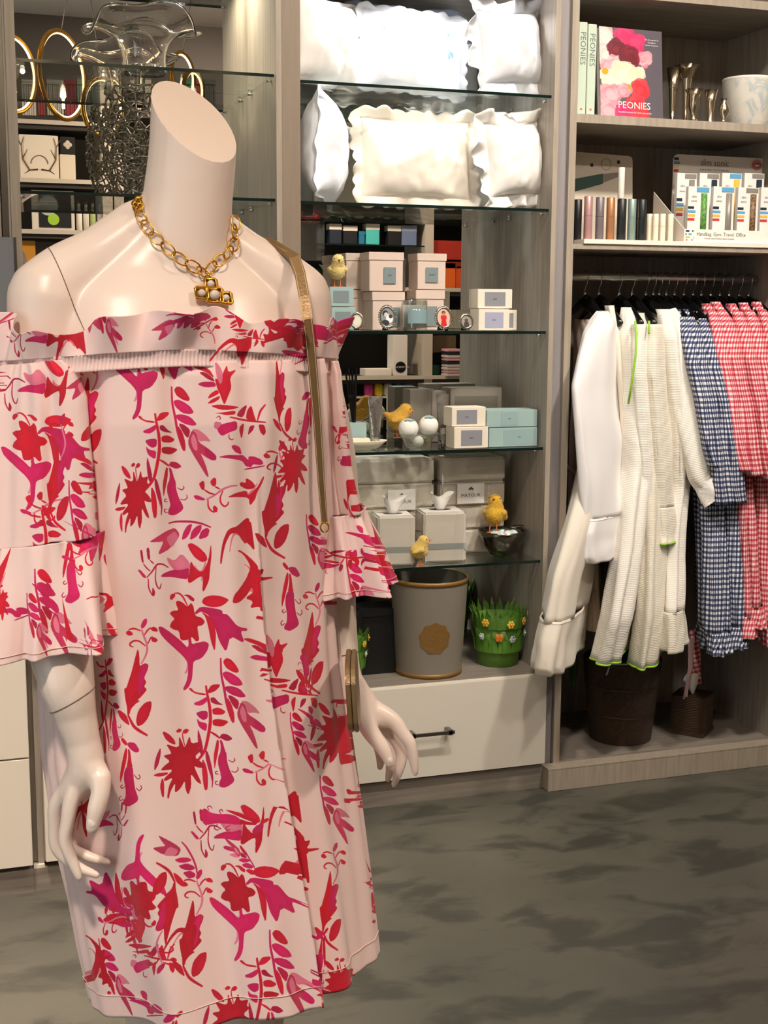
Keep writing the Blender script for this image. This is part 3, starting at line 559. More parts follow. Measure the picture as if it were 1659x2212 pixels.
tp('sprig', 400, 1420, Z, [S_(PAL, 30, [(960,1590),(1080,1530),(1180,1450),(1290,1405),(1390,1395)]), P_(MAG, [(780,1540),(830,1525),(950,1580),(930,1605),(820,1590)]), P_(RED, [(855,1370),(920,1325),(940,1370),(935,1450),(900,1460)]), S_(RED, 24, [(930,1450),(1000,1500),(1080,1520)]), P_(RED, [(1010,1350),(1060,1285),(1100,1300),(1095,1400),(1050,1410)]), S_(RED, 22, [(1080,1410),(1150,1445)]), S_(RED, 24, [(985,1590),(985,1690),(1030,1750),(1080,1765)]), P_(RED, [(1050,1690),(1080,1670),(1120,1710),(1110,1765),(1060,1760)]), S_(RED, 24, [(1190,1470),(1150,1560),(1160,1640),(1210,1690),(1260,1660),(1265,1620)])])
tp('lily', 470, 920, Z, [P_(MAG, [(185,280),(230,260),(310,290),(335,400),(240,360)]), P_(MAG, [(0,430),(130,400),(300,405),(350,400),(430,480),(425,420),(500,420),(600,460),(635,520),(600,540),(480,530),(470,570),(390,560),(340,480),(180,450)]), S_(DKM, 20, [(370,600),(480,580),(650,550)])])
tp('dart', 470, 920, Z, [P_(RED, [(390,715),(470,760),(525,830),(480,870),(400,875),(300,820),(320,770),(390,790)]), P_(RED, [(130,985),(260,920),(400,890),(420,970),(560,830),(630,690),(645,710),(610,800),(540,930),(520,1010),(445,1105),(430,985),(250,980)])])
tp('fan', 400, 760, 5.184, [P_(RED, [(65,155),(130,145),(270,190),(330,300),(240,230),(130,190)]), P_(DKM, [(150,230),(220,225),(300,280),(340,340),(260,310)]), P_(MAG, [(135,365),(190,335),(330,335),(350,390),(230,400)]), P_(RED, [(330,290),(400,330),(425,230),(470,145),(480,230),(580,195),(500,290),(520,400),(480,500),(440,600),(405,520),(390,470),(355,400)]), P_(PAL, [(330,90),(415,200),(420,330),(390,370),(345,260)]), P_(RED, [(250,525),(280,470),(360,420),(385,465),(300,510)]), P_(RED, [(245,580),(300,530),(390,490),(385,530),(310,575)]), P_(RED, [(280,605),(370,590),(500,600),(620,620),(500,650),(400,650)]), P_(RED, [(325,685),(420,680),(560,655),(565,700),(460,710),(400,695)]), P_(MAG, [(350,830),(450,800),(580,770),(585,870),(500,900),(410,945),(370,900)]), P_(PAL, [(330,775),(420,795),(360,870),(320,850)]), S_(DKM, 10, [(350,740),(380,715),(400,745),(380,760)]), S_(DKM, 10, [(490,920),(490,970),(530,990),(540,970)]),
 S_(RED, 22, [(500,730),(680,770),(905,790)]), P_(DKM, [(570,715),(620,640),(700,585),(650,740)]), P_(RED, [(680,760),(690,660),(740,595),(770,700),(800,790)]), P_(RED, [(600,850),(660,790),(650,900),(630,985)]), P_(DKM, [(700,940),(720,830),(780,820),(760,880)]), P_(RED, [(820,810),(890,820),(905,900),(880,940),(840,900)]), S_(RED, 25, [(810,770),(840,660),(900,590)])])
tp('smudge', 270, 1110, Z, [P_(PAL, [(570,590),(680,650),(780,540),(900,680),(890,800),(700,800),(600,690)]), P_(MAG, [(485,870),(530,820),(660,770),(760,780),(890,740),(870,905),(760,890),(640,870)]), P_(CRI, [(905,640),(960,740),(1020,795),(1080,795),(1150,640),(1185,400),(1195,560),(1170,780),(1160,920),(1090,1070),(1065,1060),(1080,860),(1020,870),(885,965),(860,910),(890,800)]), P_(RED, [(860,420),(920,400),(1020,460),(1120,560),(1140,640),(1060,670),(960,600),(890,500)]),
 S_(DKM, 24, [(600,740),(520,690),(440,690),(380,790),(300,880)]), P_(MAG, [(170,770),(210,770),(300,870),(260,890)]), P_(DKM, [(205,500),(240,495),(260,690),(230,660)]), S_(DKM, 18, [(255,690),(300,750),(350,790)]), P_(DKM, [(295,470),(335,465),(350,640),(310,620)]), S_(DKM, 18, [(345,640),(400,690)]), S_(DKM, 18, [(320,890),(325,1030),(380,1130)]), P_(DKM, [(380,1000),(420,1080),(400,1145),(370,1120)]), S_(DKM, 18, [(430,730),(415,900),(440,1000),(480,1045),(500,960)])])
tp('spray', 270, 1110, Z, [S_(MAG, 30, [(600,130),(700,105),(900,105),(1050,130),(1185,185)]), P_(MAG, [(780,365),(800,260),(860,160),(930,130),(900,250),(850,330)]), P_(MAG, [(890,365),(920,230),(1000,160),(1060,150),(1050,230),(980,320)]), P_(MAG, [(1010,355),(1050,230),(1130,190),(1170,220),(1140,320)]), P_((.76, .2, .36), [(330,390),(420,330),(580,230),(690,190),(750,270),(740,330),(620,480),(480,560),(460,540),(540,370),(440,390)]), P_(PAL, [(560,330),(690,230),(740,330),(640,480)])])
# placements: template, shift dx dy (photo pixels), scale, turn (degrees), x-squeeze
R1 = (110, 590)
PL_BODY = []
def put(n, dx=0, dy=0, s=1, r=0, sx=1): PL_BODY.append((n, dx, dy, s, r, sx))
for k in (-1, 0, 1):
    put('flower', 110*k, 585*k); put('fern', 110*k+110, 588*k+588); put('tulip', 106*k, 587*k)
    if k < 1: put('sprig', 105*k, 590*k)
    if k >= 0: put('fan', 112*k, 590*k); put('smudge', 114*k, 565*k); put('hook', 100*k, 586*k); put('bend', 102*k, 590*k)
put('spray'); put('bell', 0, 0, 1, 0, .95); put('star'); put('star', -99, -574, 1, 0, .72); put('star', 333, -63, 1, 0, .92); put('star', 105, 556); put('star', 341, 480, .8)
put('feather'); put('feather', 80, 299, .95, 0, .85); put('feather', -297, 383); put('feather', -178, 925); put('feather', 119, 857, .92, 0, .85); put('feather', -405, -205); put('feather', 10, -246, .95, -8, .6)
put('bell', -348, 379); put('bell', 30, -385, .9, 6, -.7); put('bell', -125, 485, 1, 100, 1); put('bell', 60, 780, .9, 6, -.7); put('bell', -265, 965, 1, 8, -1)
put('tulip', 134, 84, .66); put('tulip', 203, 230, .76); put('tulip', 169, -332, .78, 0, .85); put('tulip', -270, 590, .9, -8, .7); put('tulip', -240, 470, .75, 0, .6); put('tulip', -355, -60, .9, 0, .6)
put('lily'); put('dart'); put('lily', -205, 1180, 1, 10, .8); put('bell', 30, 165, .62, 178, 1)
put('star', 240, -640, .85, 0, .8); put('sprig', 205, 60, .8, -60); put('hook', 270, 660, .95, 0, -.6); put('fan', -185, 1165, .95, 0, .9); put('fern', -115, 520, .9, 0, .6); put('bend', -330, 600, 1, 0, .8); put('smudge', -150, 540, .8, 0, -.8); put('flower', -165, 515, .95, 180, .95); put('feather', -236, 905, .95, 180); put('spray', -10, 690, .9, 60); put('hook', -330, 820, .9, -10, .7); put('lily', 150, 560, .7, 30); put('sprig', -330, 330, .9, 20, .7); put('bend', -120, 860, .8, 20); put('tulip', -10, 330, .5, 160)
PL_SL = [('flower', -340, -389, 1, 0, 1), ('fern', -245, 205, 1, 0, 1), ('tulip', -340, -384, 1, 0, .75), ('fan', -258, 196, 1, 0, 1), ('smudge', -310, -400, 1, 0, 1), ('hook', -330, -350, 1, 0, .95), ('bell', -470, -40, 1, 0, .9), ('spray', -200, -330, .9, 0, .8), ('bend', -260, -300, .8, 0, .6), ('sprig', -480, -560, 1, 0, 1), ('feather', -470, -60, 1, 0, .8)]
PL_FL = [('bell', -473, -63, 1.05, 0, .9), ('tulip', -404, -193, 1, 0, .95), ('flower', -205, -190, .9, 0, -.8), ('sprig', -395, -460, .9, 0, 1), ('fern', -330, 480, .9, 90, 1), ('lily', -455, 110, 1.1, 30, 1), ('smudge', -160, 160, .8, 0, .6), ('bend', -290, 130, .6, 60, 1), ('lily', -500, 330, .9, -10, 1), ('dart', -560, 400, .8, 0, 1), ('star', -390, -345, .55, 0, .8), ('tulip', -440, -170, .7, 0, .8), ('lily', -420, 300, .9, 40, 1)]
PL_R = [('bell', 118, -352, .95, 0, .8), ('feather', 165, -60, .8, 0, .5), ('tulip', 258, -250, .8, 0, .9), ('fern', 385, 205, .62, 90, 1), ('lily', 262, 170, .8, 10, 1), ('bell', 195, -60, .8, -25, .6), ('sprig', 175, -720, .7, 40, 1), ('lily', 235, -20, .6, 60, 1), ('bend', 300, 40, .6, 20, .8), ('lily', 330, 330, .7, 60, 1)]
PL_RUF = [('smudge', -300, -505, .8, 0, 1), ('tulip', -400, -860, .8, 0, 1), ('spray', -185, -490, .75, -70, 1), ('tulip', -290, -830, .75, 0, .8), ('spray', -10, -455, .8, 0, 1), ('lily', -120, -300, 1.1, -20, 1), ('fan', 30, -160, .6, 0, 1), ('bend', -10, -410, .9, 30, 1), ('hook', 60, -545, .75, 80, 1), ('sprig', -120, -950, .7, 90, 1), ('feather', 40, -430, .7, 40, 1), ('bell', 110, -700, .6, 10, 1), ('lily', 130, -270, .9, 20, 1), ('sprig', 130, -1000, .6, 0, 1), ('star', -180, -1000, .5, 0, 1), ('flower', 230, -640, .6, -30, 1), ('smudge', 360, -545, .7, 100, 1), ('bend', -360, -420, .9, 0, 1)]
FAB = (.945, .84, .825)
def stroke_poly(pts, w):
    P = np.array(pts, float); q = []
    for i in range(len(P)-1):
        for t in np.linspace(0, 1, 5)[:-1]: q.append(P[i]*(1-t)+P[i+1]*t)
    q.append(P[-1]); P = np.array(q)
    for _ in range(2): P[1:-1] = (P[:-2]+2*P[1:-1]+P[2:])/4
    T = np.gradient(P, axis=0); T /= np.linalg.norm(T, axis=1)[:, None]+1e-9; Nn = np.stack([-T[:, 1], T[:, 0]], 1)
    k = np.linspace(0, 1, len(P)); hw = w/2*(.6+.4*np.sin(pi*k))[:, None]; return np.concatenate([P+Nn*hw, (P-Nn*hw)[::-1]])
def smooth_poly(p):
    p = np.array(p, float); out = []
    for i in range(len(p)):
        a, b = p[i], p[(i+1) % len(p)]; out += [a*.8+b*.2, a*.2+b*.8]
    return np.array(out)
def print_panel(panel, places, W, H, seed=1):
    rg = np.random.RandomState(seed); img = np.empty((H, W, 3), np.float32); img[:] = FAB
    for n, dx, dy, s, r, sx in places:
        T = TPL[n]; allp = np.concatenate([np.array(p) for _, p, _, _ in T]); c = (allp.min(0)+allp.max(0))/2; a = math.radians(r)
        Rm = np.array([[cos(a), -sin(a)], [sin(a), cos(a)]])
        ext = (allp-c)*np.array([sx*s, s]) @ Rm.T + c + np.array([dx, dy])
        lo = panel.px.reshape(-1, 2).min(0); hi = panel.px.reshape(-1, 2).max(0)
        if (ext.max(0) < lo).any() or (ext.min(0) > hi).any(): continue
        for kind, p, w, col in T:
            q = smooth_poly(p) if kind == 'p' else stroke_poly(p, max(w*1.0, 2.2))
            q = (q-c)*np.array([sx*s, s]) @ Rm.T + c + np.array([dx, dy])
            uv = panel.inv(q); pts = uv*np.array([W, H])
            if np.ptp(pts[:, 0]) > W*.35: continue
            cc = np.array(col)*(.94+.12*rg.rand()); poly_fill(img, pts, np.clip(cc, 0, 1))
            if kind == 'p' and len(p) > 6:                      # watercolour bloom: paler wash inside one side of the shape
                ce = pts.mean(0); poly_fill(img, ce+(pts-ce)*.55+np.array([rg.randn()*3, rg.randn()*3]), np.clip(cc*1.06+np.array([.03, .01, .03]), 0, 1), .45)
    q = W//4; img[:, :q] = img[:, 2*q:3*q][:, ::1]; img[:, 3*q+q//5:] = img[:, q+q//5:2*q]       # the unseen back repeats the cloth
    return img
dress = thing('dress', 'white off-shoulder dress with crimson and magenta flower print on the mannequin', 'dress', (MO.x, MO.y, .55), wspace=True)
def cloth(name, panel, places, W, H, seed):
    mm = image_mat('print_'+name, print_panel(panel, places, W, H, seed), .8, bump=.08, sheen=.15); return panel.mesh(name, mm, dress)
bodice = cloth('skirt_body', BODY, PL_BODY, 3200, 2200, 1)
bandp = cloth('elastic_band', BAND, PL_RUF, 2600, 90, 2)
ruff = cloth('neck_ruffle', RUF, PL_RUF, 2600, 200, 3)
sll = cloth('sleeve', SLL, PL_SL, 1300, 900, 4); fll = cloth('sleeve_flounce', FLL, PL_FL, 1500, 640, 5)
slr = cloth('sleeve', SLR, PL_R, 1000, 700, 6); flr = cloth('sleeve_flounce', FLR, PL_R, 1100, 420, 7)
def ring_line(panel, j, name, par, m, r=.0006, out=.0006):
    pts = [Vector(panel.P[j, k]) for k in range(0, panel.nu, 4)]; c = sum(pts, Vector())/len(pts)
    link(name, G().tube([p+(p-c).normalized()*out for p in pts], r, 5, closed=True), m, par, smooth=True)
SEW = mat('sewn_edge', 'dcb9b2', .9)
for pn, ob in ((FLL, fll), (FLR, flr)): ring_line(pn, pn.nv-6, 'hem_stitch', ob, SEW)
ring_line(BODY, BODY.nv-9, 'hem_stitch', bodice, SEW)
ALLV = []; ALLF = []
for ob in (bo, bodice, bandp, ruff, sll, slr):
    k = len(ALLV); ALLV += [v.co.copy() for v in ob.data.vertices]; ALLF += [tuple(i+k for i in p.vertices) for p in ob.data.polygons]
FULL = BVHTree.FromPolygons(ALLV, ALLF)
def hitpx(x, y, off=.003, bvh=None):
    d = ray(x, y).normalized(); h = (bvh or FULL).ray_cast(CAM, d); 
    return (h[0], h[1]) if h[0] is not None else (None, None)
# ------------------------------------------------------------ necklace
nk = thing('necklace', 'gold oval-link chain necklace with a pearl-set cross pendant on the mannequin', 'necklace', tuple(Q(.02, .05, 1.52)), wspace=True)
def ellip(c, ax, sd, a, b, r):
    ax = ax.normalized(); sd = (sd-ax*sd.dot(ax)).normalized(); return G().tube([c+ax*cos(t)*a+sd*sin(t)*b for t in [2*pi*i/24 for i in range(24)]], r, 8, closed=True)
def chainpts(lst):
    out = []
    for x, y in lst:
        h, nn = hitpx(x, y, bvh=BBV)
        if h is None: continue
        if nn.dot(ray(x, y)) > 0: nn = -nn
        out.append((h, nn))
    return out
LK = [[(299, 452), (305, 474), (323, 497), (342, 518), (366, 539), (389, 560), (415, 577), (437, 594)], [(499, 484), (500, 505), (500, 531), (485, 549), (467, 564), (450, 581)]]
for strand in LK:
    cp = chainpts(strand)
    for k, (p, nn) in enumerate(cp):
        a = cp[max(k-1, 0)][0]; b = cp[min(k+1, len(cp)-1)][0]; ax = (b-a).normalized(); L = ((b-a).length/(2 if 0 < k < len(cp)-1 else 1))*.5+.0030
        side = ax.cross(nn).normalized(); tw = side*.9+nn*.42*(1 if k % 2 else -1)
        link('chain_link', ellip(p+nn*.0068, ax, tw, min(L, .0105), .0064, .0011), GOLD, nk, smooth=True)
kb = G()
for (x, y, r) in ((291, 440, .0042), (297, 430, .004), (301, 442, .0038), (296, 450, .0032), (303, 428, .003)): kb.sph(px(x, y, 1.585), r, 10, 7)
link('toggle_clasp', kb, GOLD, nk, smooth=True)
def pc(x, y, o):
    h, nn = hitpx(x, y, bvh=BBV); nn = nn if nn.dot(ray(x, y)) < 0 else -nn; return h+nn*o, nn
p, nn = pc(446, 608, .006); link('bail_ring', ellip(p, ZV, MR, .0048, .0032, .0011), GOLD, nk, smooth=True)
pend = None
for (x, y, w, hh, big) in ((452, 621, .0072, .0068, 0), (433, 640, .0074, .0074, 0), (460, 644, .0100, .0095, 1), (484, 650, .0070, .0070, 0)):
    p, nn = pc(x, y, .008); s_ = MR; g = G(); 
    u2 = nn.cross(s_).normalized(); s2 = u2.cross(nn).normalized()
    fr = [p+s2*(a*w)+u2*(b*hh) for a, b in ((-1, -.8), (-.8, -1), (.8, -1), (1, -.8), (1, .8), (.8, 1), (-.8, 1), (-1, .8))]
    g.tube(fr, .0019, 6, closed=True); bk = [q-nn*.002 for q in fr]; o_ = len(g.v); g.v += [tuple(q) for q in bk]; g.f.append(tuple(range(o_, o_+8)))
    pf = link('pendant_setting', g, GOLD, nk, smooth=True)
    link('pearl', G().sph(p+nn*.0002, w*.62, 14, 10), mat('pearl', 'd8cfc6', .2, coat=.5), pf, smooth=True)
# ------------------------------------------------------------ shoulder bag
GLD = mat('gold_leather', '8a6f4a', .36, .45, bump=.1, bscale=300)
bag = thing('shoulder_bag', 'slim gold leather shoulder bag hanging at the right hip of the mannequin', 'bag', tuple(px(757, 1596, 1.6)), wspace=True)
path = [(600, 548), (622, 538), (636, 556), (648, 590), (657, 640), (664, 690), (670, 740), (676, 800), (681, 860), (686, 920), (690, 980), (694, 1040), (698, 1090), (701, 1128)]
SP = []
for i, (x, y) in enumerate(path):
    h, nn = hitpx(x+2, y+ (18 if i < 2 else 0)); 
    if i == 0: SP.append((Q(.098, -.05, 1.515), MR)); continue
    if i == 1: SP.append((Q(.118, -.008, 1.5385), MR)); continue
    if h is None: continue
    d = ray(x, y).normalized(); near = [(hh[0]-CAM).length for hh in (hitpx(x+e_, y+f_) for e_ in (-9, 0, 9) for f_ in (-22, 0, 22)) if hh[0] is not None]; SP.append((CAM+d*(min(near)-.0035), UV))
ds = [(p-CAM).length for p, _ in SP]; dm = [min(ds[max(0, i-1):i+2]) if i > 2 else ds[i] for i in range(len(ds))]; dm = [sum(dm[max(0, i-1):i+2])/len(dm[max(0, i-1):i+2]) if i > 2 else dm[i] for i in range(len(dm))]
SP = [(CAM+(p-CAM).normalized()*d_, sd) for (p, sd), d_ in zip(SP, dm)]
v = []; f = []
for i, (p, sd) in enumerate(SP):
    k = i/(len(SP)-1); hw = .0078-.0040*k; t = (SP[min(i+1, len(SP)-1)][0]-SP[max(i-1, 0)][0]).normalized(); s2 = (sd-t*sd.dot(t)).normalized(); nn = s2.cross(t)*.0011
    v += [p-s2*hw+nn, p+s2*hw+nn, p+s2*hw-nn, p-s2*hw-nn]
for i in range(len(SP)-1):
    for a in range(4): b = (a+1) % 4; f.append((4*i+a, 4*i+b, 4*i+4+b, 4*i+4+a))
f += [(0, 1, 2, 3), tuple(4*(len(SP)-1)+q for q in (3, 2, 1, 0))]
stp = link('strap', G().add(v, f), GLD, bag)
for e in (-1, 1):
    link('stitching', G().tube([p+(sd-(SP[min(i+1, len(SP)-1)][0]-SP[max(i-1, 0)][0]).normalized()*0)*e*(.0060-.0032*i/(len(SP)-1))-ray(*proj(p)).normalized()*.0016 for i, (p, sd) in enumerate(SP) if i > 1], .00045, 5), mat('gold_thread', 'd8c49c', .4, .3), stp, smooth=True)
e = SP[-1][0]; link('strap_ring', ellip(e-ZV*.006-WV*.002, ZV, UV, .006, .005, .0012), GOLD, stp, smooth=True)
c0 = px(753, 1440, 1.545); c1 = px(763, 1592, 1.545)
def bagbox(off, th):
    g = G(); P0, P1 = c0+UV*off, c1+UV*off; out = []
    n = 20
    for i in range(n):                               # rounded outline in depth / height
        a = 2*pi*i/n; ca, sa = cos(a), sin(a); ex = math.copysign(abs(ca)**.5, ca); ey = math.copysign(abs(sa)**.5, sa)
        out.append(((ex+1)/2*.125, (ey+1)/2))
    for sx in (-1, 1):
        for dd, tt in out: q = P1+(P0-P1)*tt; g.v.append(tuple(q+WV*(dd-.01)+UV*sx*th/2))
    g.f += [tuple(range(n)), tuple(reversed(range(n, 2*n)))]+[(i, (i+1) % n, (i+1) % n+n, i+n) for i in range(n)]
    return g
link('pouch', bagbox(-.0022, .0062), GLD, bag, bev=.001); link('flap', bagbox(.0046, .0056), mat('gold_leather_dark', '86704f', .4, .35, bump=.1, bscale=300), bag, bev=.001)
# ------------------------------------------------------------ soft goods: cushions on the two upper shelves
LINEN = mat('white_linen', 'f2ede6', .85, bump=.12, bscale=38, sheen=.2)
LINENB = mat('cool_white_cotton', 'eef0f4', .8, bump=.10, bscale=30, sheen=.2)
GREYB = mat('blue_grey_border', '9fa5b4', .85)
def pillow(name, label, W, H, T, loc, rotz=0, tilt=0, roll=0, flange=.02, scal=0, m=None, fm=None, seed=0, bumps=False, embro=False):
    t = thing(name, label, 'pillow', loc, rotz, group='pillows on the upper glass shelves')
    rg = random.Random(seed); n = 40; ph = [rg.uniform(0, 6) for _ in range(8)]
    M = Matrix.Rotation(-tilt, 4, 'X') @ Matrix.Rotation(roll, 4, 'Y')
    def surf(a, b, sg):
        s = max(0, (1-abs(a)**2.6)*(1-abs(b)**2.6))**.6
        x = a*W/2*(1-.05*(1-b*b)*abs(a)**2); z = b*H/2*(1-.06*(1-a*a)*abs(b)**2)
        w = .013*noise.noise(Vector((x*9+ph[0], z*9, sg*3+seed)))+.008*noise.noise(Vector((x*20+z*8, z*12+ph[1], sg)))+.004*noise.noise(Vector((x*45, z*30+ph[1], sg)))
        if bumps and sg < 0: w += -.0022*max(0, noise.noise(Vector((x*70, z*70, 3.3))))*s
        return M @ Vector((x, sg*(T/2*s+w*min(1, s*2)), z+H/2+flange))
    g = G()
    for sg in (-1, 1): g.grid(lambda i, j: surf(2*i/n-1, 2*j/n-1, sg), n+1, n+1)
    b = link('cushion', g, m or LINEN, t, smooth=True)
    if flange:
        K = 160; rows = 5; g = G()
        def edge(i, j):
            u = 4*i/K; k = int(u) % 4; f = u-int(u); a, bb = [(-1+2*f, -1), (1, -1+2*f), (1-2*f, 1), (-1, 1-2*f)][k]
            base = surf(a*.995, bb*.995, 0); q = j/(rows-1); d = Vector((a, 0, bb)); d = Vector((a if abs(a) > .93 else a*.25, 0, bb if abs(bb) > .93 else bb*.25)).normalized()
            ex = flange*q*(1+(scal*abs(sin(14*2*pi*i/K)) if scal else .08*sin(i*.5+ph[2])))
            wv = q*flange*(.45*sin(i*.42+ph[3])+.45*sin(i*.17+ph[4])+.2*sin(i*.9)); 
            return base+(M.to_3x3() @ (d*ex+Vector((0, wv, 0))))
        g.grid(edge, K, rows, True); fo = link('flange', g, fm or m or LINEN, t, smooth=True)
        sd = fo.modifiers.new('thick', 'SOLIDIFY'); sd.thickness = .0014; sd.offset = 0
    if embro:
        for sx, sz in ((-.36, .22), (.34, .24), (.38, -.02)):
            g = G()
            for q in range(7):
                a = rg.uniform(0, 6.28); c = surf(sx*2*.9+.05*cos(a), sz*2*.9+.06*sin(a), -1)+Vector((0, -.0012, 0)); g.sph(c, .0045, 8, 5, (1, .2, 1.6))
            link('embroidery', g, mat('pale_blue_thread', '8fb0e0', .8), b)
    return t
def sx(pxl, z, y): return onZ(pxl, z, y)
z1, z2 = SH[0]+.001, SH[1]+.001
pillow('pillow', 'plump white pillow half hidden behind the left post on the top glass shelf', .26, .225, .15, (sx(700, z1, .13), .14, z1), .5, .05, flange=.012, m=LINEN, seed=3)
pillow('pillow', 'white pillow with blue-grey border standing behind the scalloped one, top shelf', .33, .235, .05, (sx(872, z1, .27), .275, z1), 0, .04, flange=.02, m=LINENB, fm=GREYB, seed=5)
pillow('pillow', 'white scalloped pillow with pale blue embroidery, centre of the top shelf', .31, .215, .10, (sx(893, z1, .15), .165, z1), 0, .12, .06, flange=.016, scal=.45, m=LINENB, seed=8, embro=True)
pillow('pillow', 'bright white ruffled pillow overhanging the right end of the top shelf', .225, .200, .11, (sx(1112, z1, .08), .085, z1), .3, .06, -.10, flange=.036, m=LINENB, seed=11)
pillow('pillow', 'white teardrop pillow seen edge-on at the left of the second shelf', .24, .29, .125, (sx(706, z2, .10), .13, z2), 1.12, 0, .12, flange=.010, m=LINENB, seed=14)
pillow('pillow', 'textured cream pillow with scalloped border, centre of the second shelf', .335, .225, .10, (sx(905, z2, .12), .13, z2), 0, .12, 0, flange=.026, scal=.4, m=mat('cream_seersucker', 'efe4d5', .85, sheen=.2), seed=17, bumps=True)
pillow('pillow', 'white pillow leaning behind the textured one, second shelf', .26, .245, .06, (sx(985, z2, .26), .275, z2), -.1, .05, 0, flange=.016, m=LINEN, seed=20)
pillow('pillow', 'white pillow with crinkled ruffle overhanging the right end of the second shelf', .195, .205, .11, (sx(1120, z2, .065), .072, z2), .3, .06, -.10, flange=.038, m=LINEN, seed=23)

# ------------------------------------------------------------ boxed goods
def bspan(xl, xr, z, y): return sx(xl, z, y), sx(xr, z, y)
def htop(x, ytop, y): return PY(x, ytop, y).z
def carton(name, label, xl, xr, ytop, z, y, depth, m, lid=None, lab=None, labm=None, rot=0, txt=None, group=None, band=None):
    x0, x1 = bspan(xl, xr, z, y); h = htop((xl+xr)/2, ytop, y)-z; w = x1-x0
    t = thing(name, label, 'box', ((x0+x1)/2, y+depth/2, z+.0006), rot, group)
    b = link('carton', G().box(-w/2, w/2, -depth/2, depth/2, 0, h), m, t, bev=.0012)
    if lid: link('lid', G().box(-w/2-.0025, w/2+.0025, -depth/2-.0025, depth/2+.0025, h*(1-lid), h+.0012), m, t, bev=.0012)
    if band: link('seal_band', G().box(-w/2-.0006, w/2+.0006, -depth/2-.0006, depth/2, h*.44, h*.56), band, t)
    if lab:
        a, c, d, e = lab; yy = -depth/2-(.0034 if lid else .0008)
        link('label_plate', G().box(-w/2+w*a, -w/2+w*c, yy, yy+.0008, h*d, h*e), labm, t)
        if txt: text_mesh(txt, min(w*(c-a)*.2, h*.1), mat('print_grey', '3c4448', .7), t, Matrix.Translation((-w/2+w*(a+c)/2, yy-.0002, h*(d+e)/2)) @ FRONT)
    return t
BLUSH = mat('blush_card', 'd9c3b4', .6); SLATE = mat('slate_label', '7d8b8c', .6); TEAL = mat('pale_teal_card', '9fb8b3', .55); CREAMC = mat('cream_card', 'ece0cc', .5); GREYL = mat('grey_label', '8d8d92', .5); GREYC = mat('taupe_card', '8d8478', .55)
z3, z4, z5 = SH[2]+.0005, SH[3]+.0005, SH[4]+.0005
carton('candle_box', 'blush lidded candle box, lower of the left pair behind the oval frame', 805, 872, 632, z3, .12, .085, BLUSH, .22, (.5, .85, .1, .6), SLATE, group='blush candle boxes')
zb = htop(838, 632, .12)+.003
carton('candle_box', 'blush lidded candle box with slate label, upper of the left pair', 798, 870, 546, zb, .12, .085, BLUSH, .2, (.42, .78, .2, .62), SLATE, txt='FIG', group='blush candle boxes')
carton('candle_box', 'blush lidded candle box, lower of the right pair behind the red-dress frame', 899, 958, 628, z3, .13, .08, BLUSH, .22, (.35, .75, .1, .6), SLATE, group='blush candle boxes')
zb = htop(928, 628, .13)+.003
carton('candle_box', 'blush lidded candle box with slate label, upper of the right pair', 902, 962, 549, zb, .13, .08, BLUSH, .2, (.28, .72, .2, .62), SLATE, txt='ROSE', group='blush candle boxes')
carton('candle_box', 'plain blush lidded box at the back, left of the candle pairs', 748, 800, 548, zb-.001, .22, .085, BLUSH, .2, group='blush candle boxes')
carton('candle_box', 'plain blush lidded box under the left back box', 752, 800, 628, z3, .22, .08, BLUSH, .2, group='blush candle boxes')
carton('gift_box', 'pale teal box at the bottom of the stack below the chick', 716, 768, 664, z3, .10, .09, TEAL, lab=(.15, .8, .2, .8), labm=SLATE)
zb = htop(740, 664, .10)+.0015
carton('gift_box', 'pale teal box carrying the fluffy chick', 712, 764, 620, zb, .10, .09, TEAL, lab=(.15, .8, .2, .8), labm=SLATE)
ZCH = htop(740, 620, .10)+.001
for xl, xr, yt, zz, yy, L in ((1034, 1100, 668, z3, .05, 'cream soap box with lilac label, at the front below its twin'), (1078, 1116, 670, z3, .135, 'cream soap box standing behind the lilac-labelled one'), (1032, 1106, 625, None, .06, 'cream soap box with grey label, on top of the pair')):
    if zz is None: zz = htop(1067, 668, .05)+.0015
    carton('soap_box', L, xl, xr, yt, zz, yy, .07, CREAMC, lab=(.2, .8, .12, .85), labm=mat('lilac_label', 'a9a9bf', .5) if 'lilac label' in L else GREYL, txt='MILK', group='cream soap boxes on the middle shelf')
# glass candle
x0 = sx(895, z3, .075); t = thing('candle_jar', 'clear glass candle with pale blue label between the frames', 'candle', (x0, .075, z3+.0005))
link('wax', G().lathe([(.034, .008), (.034, .072)], 32), mat('candle_wax', 'd8d2c4', .5), t, smooth=True)
link('jar', G().lathe([(.036, 0), (.038, .004), (.038, .086), (.0368, .086), (.0362, .006)], 32, cap1=False), CLEAR, t, smooth=True)
link('label_plate', G().grid(lambda i, j: (.0386*cos(-pi/2+.85*(i/8-.5)*2), .0386*sin(-pi/2+.85*(i/8-.5)*2), .02+.038*j), 9, 2), mat('powder_blue_label', '87a0a4', .5), t)
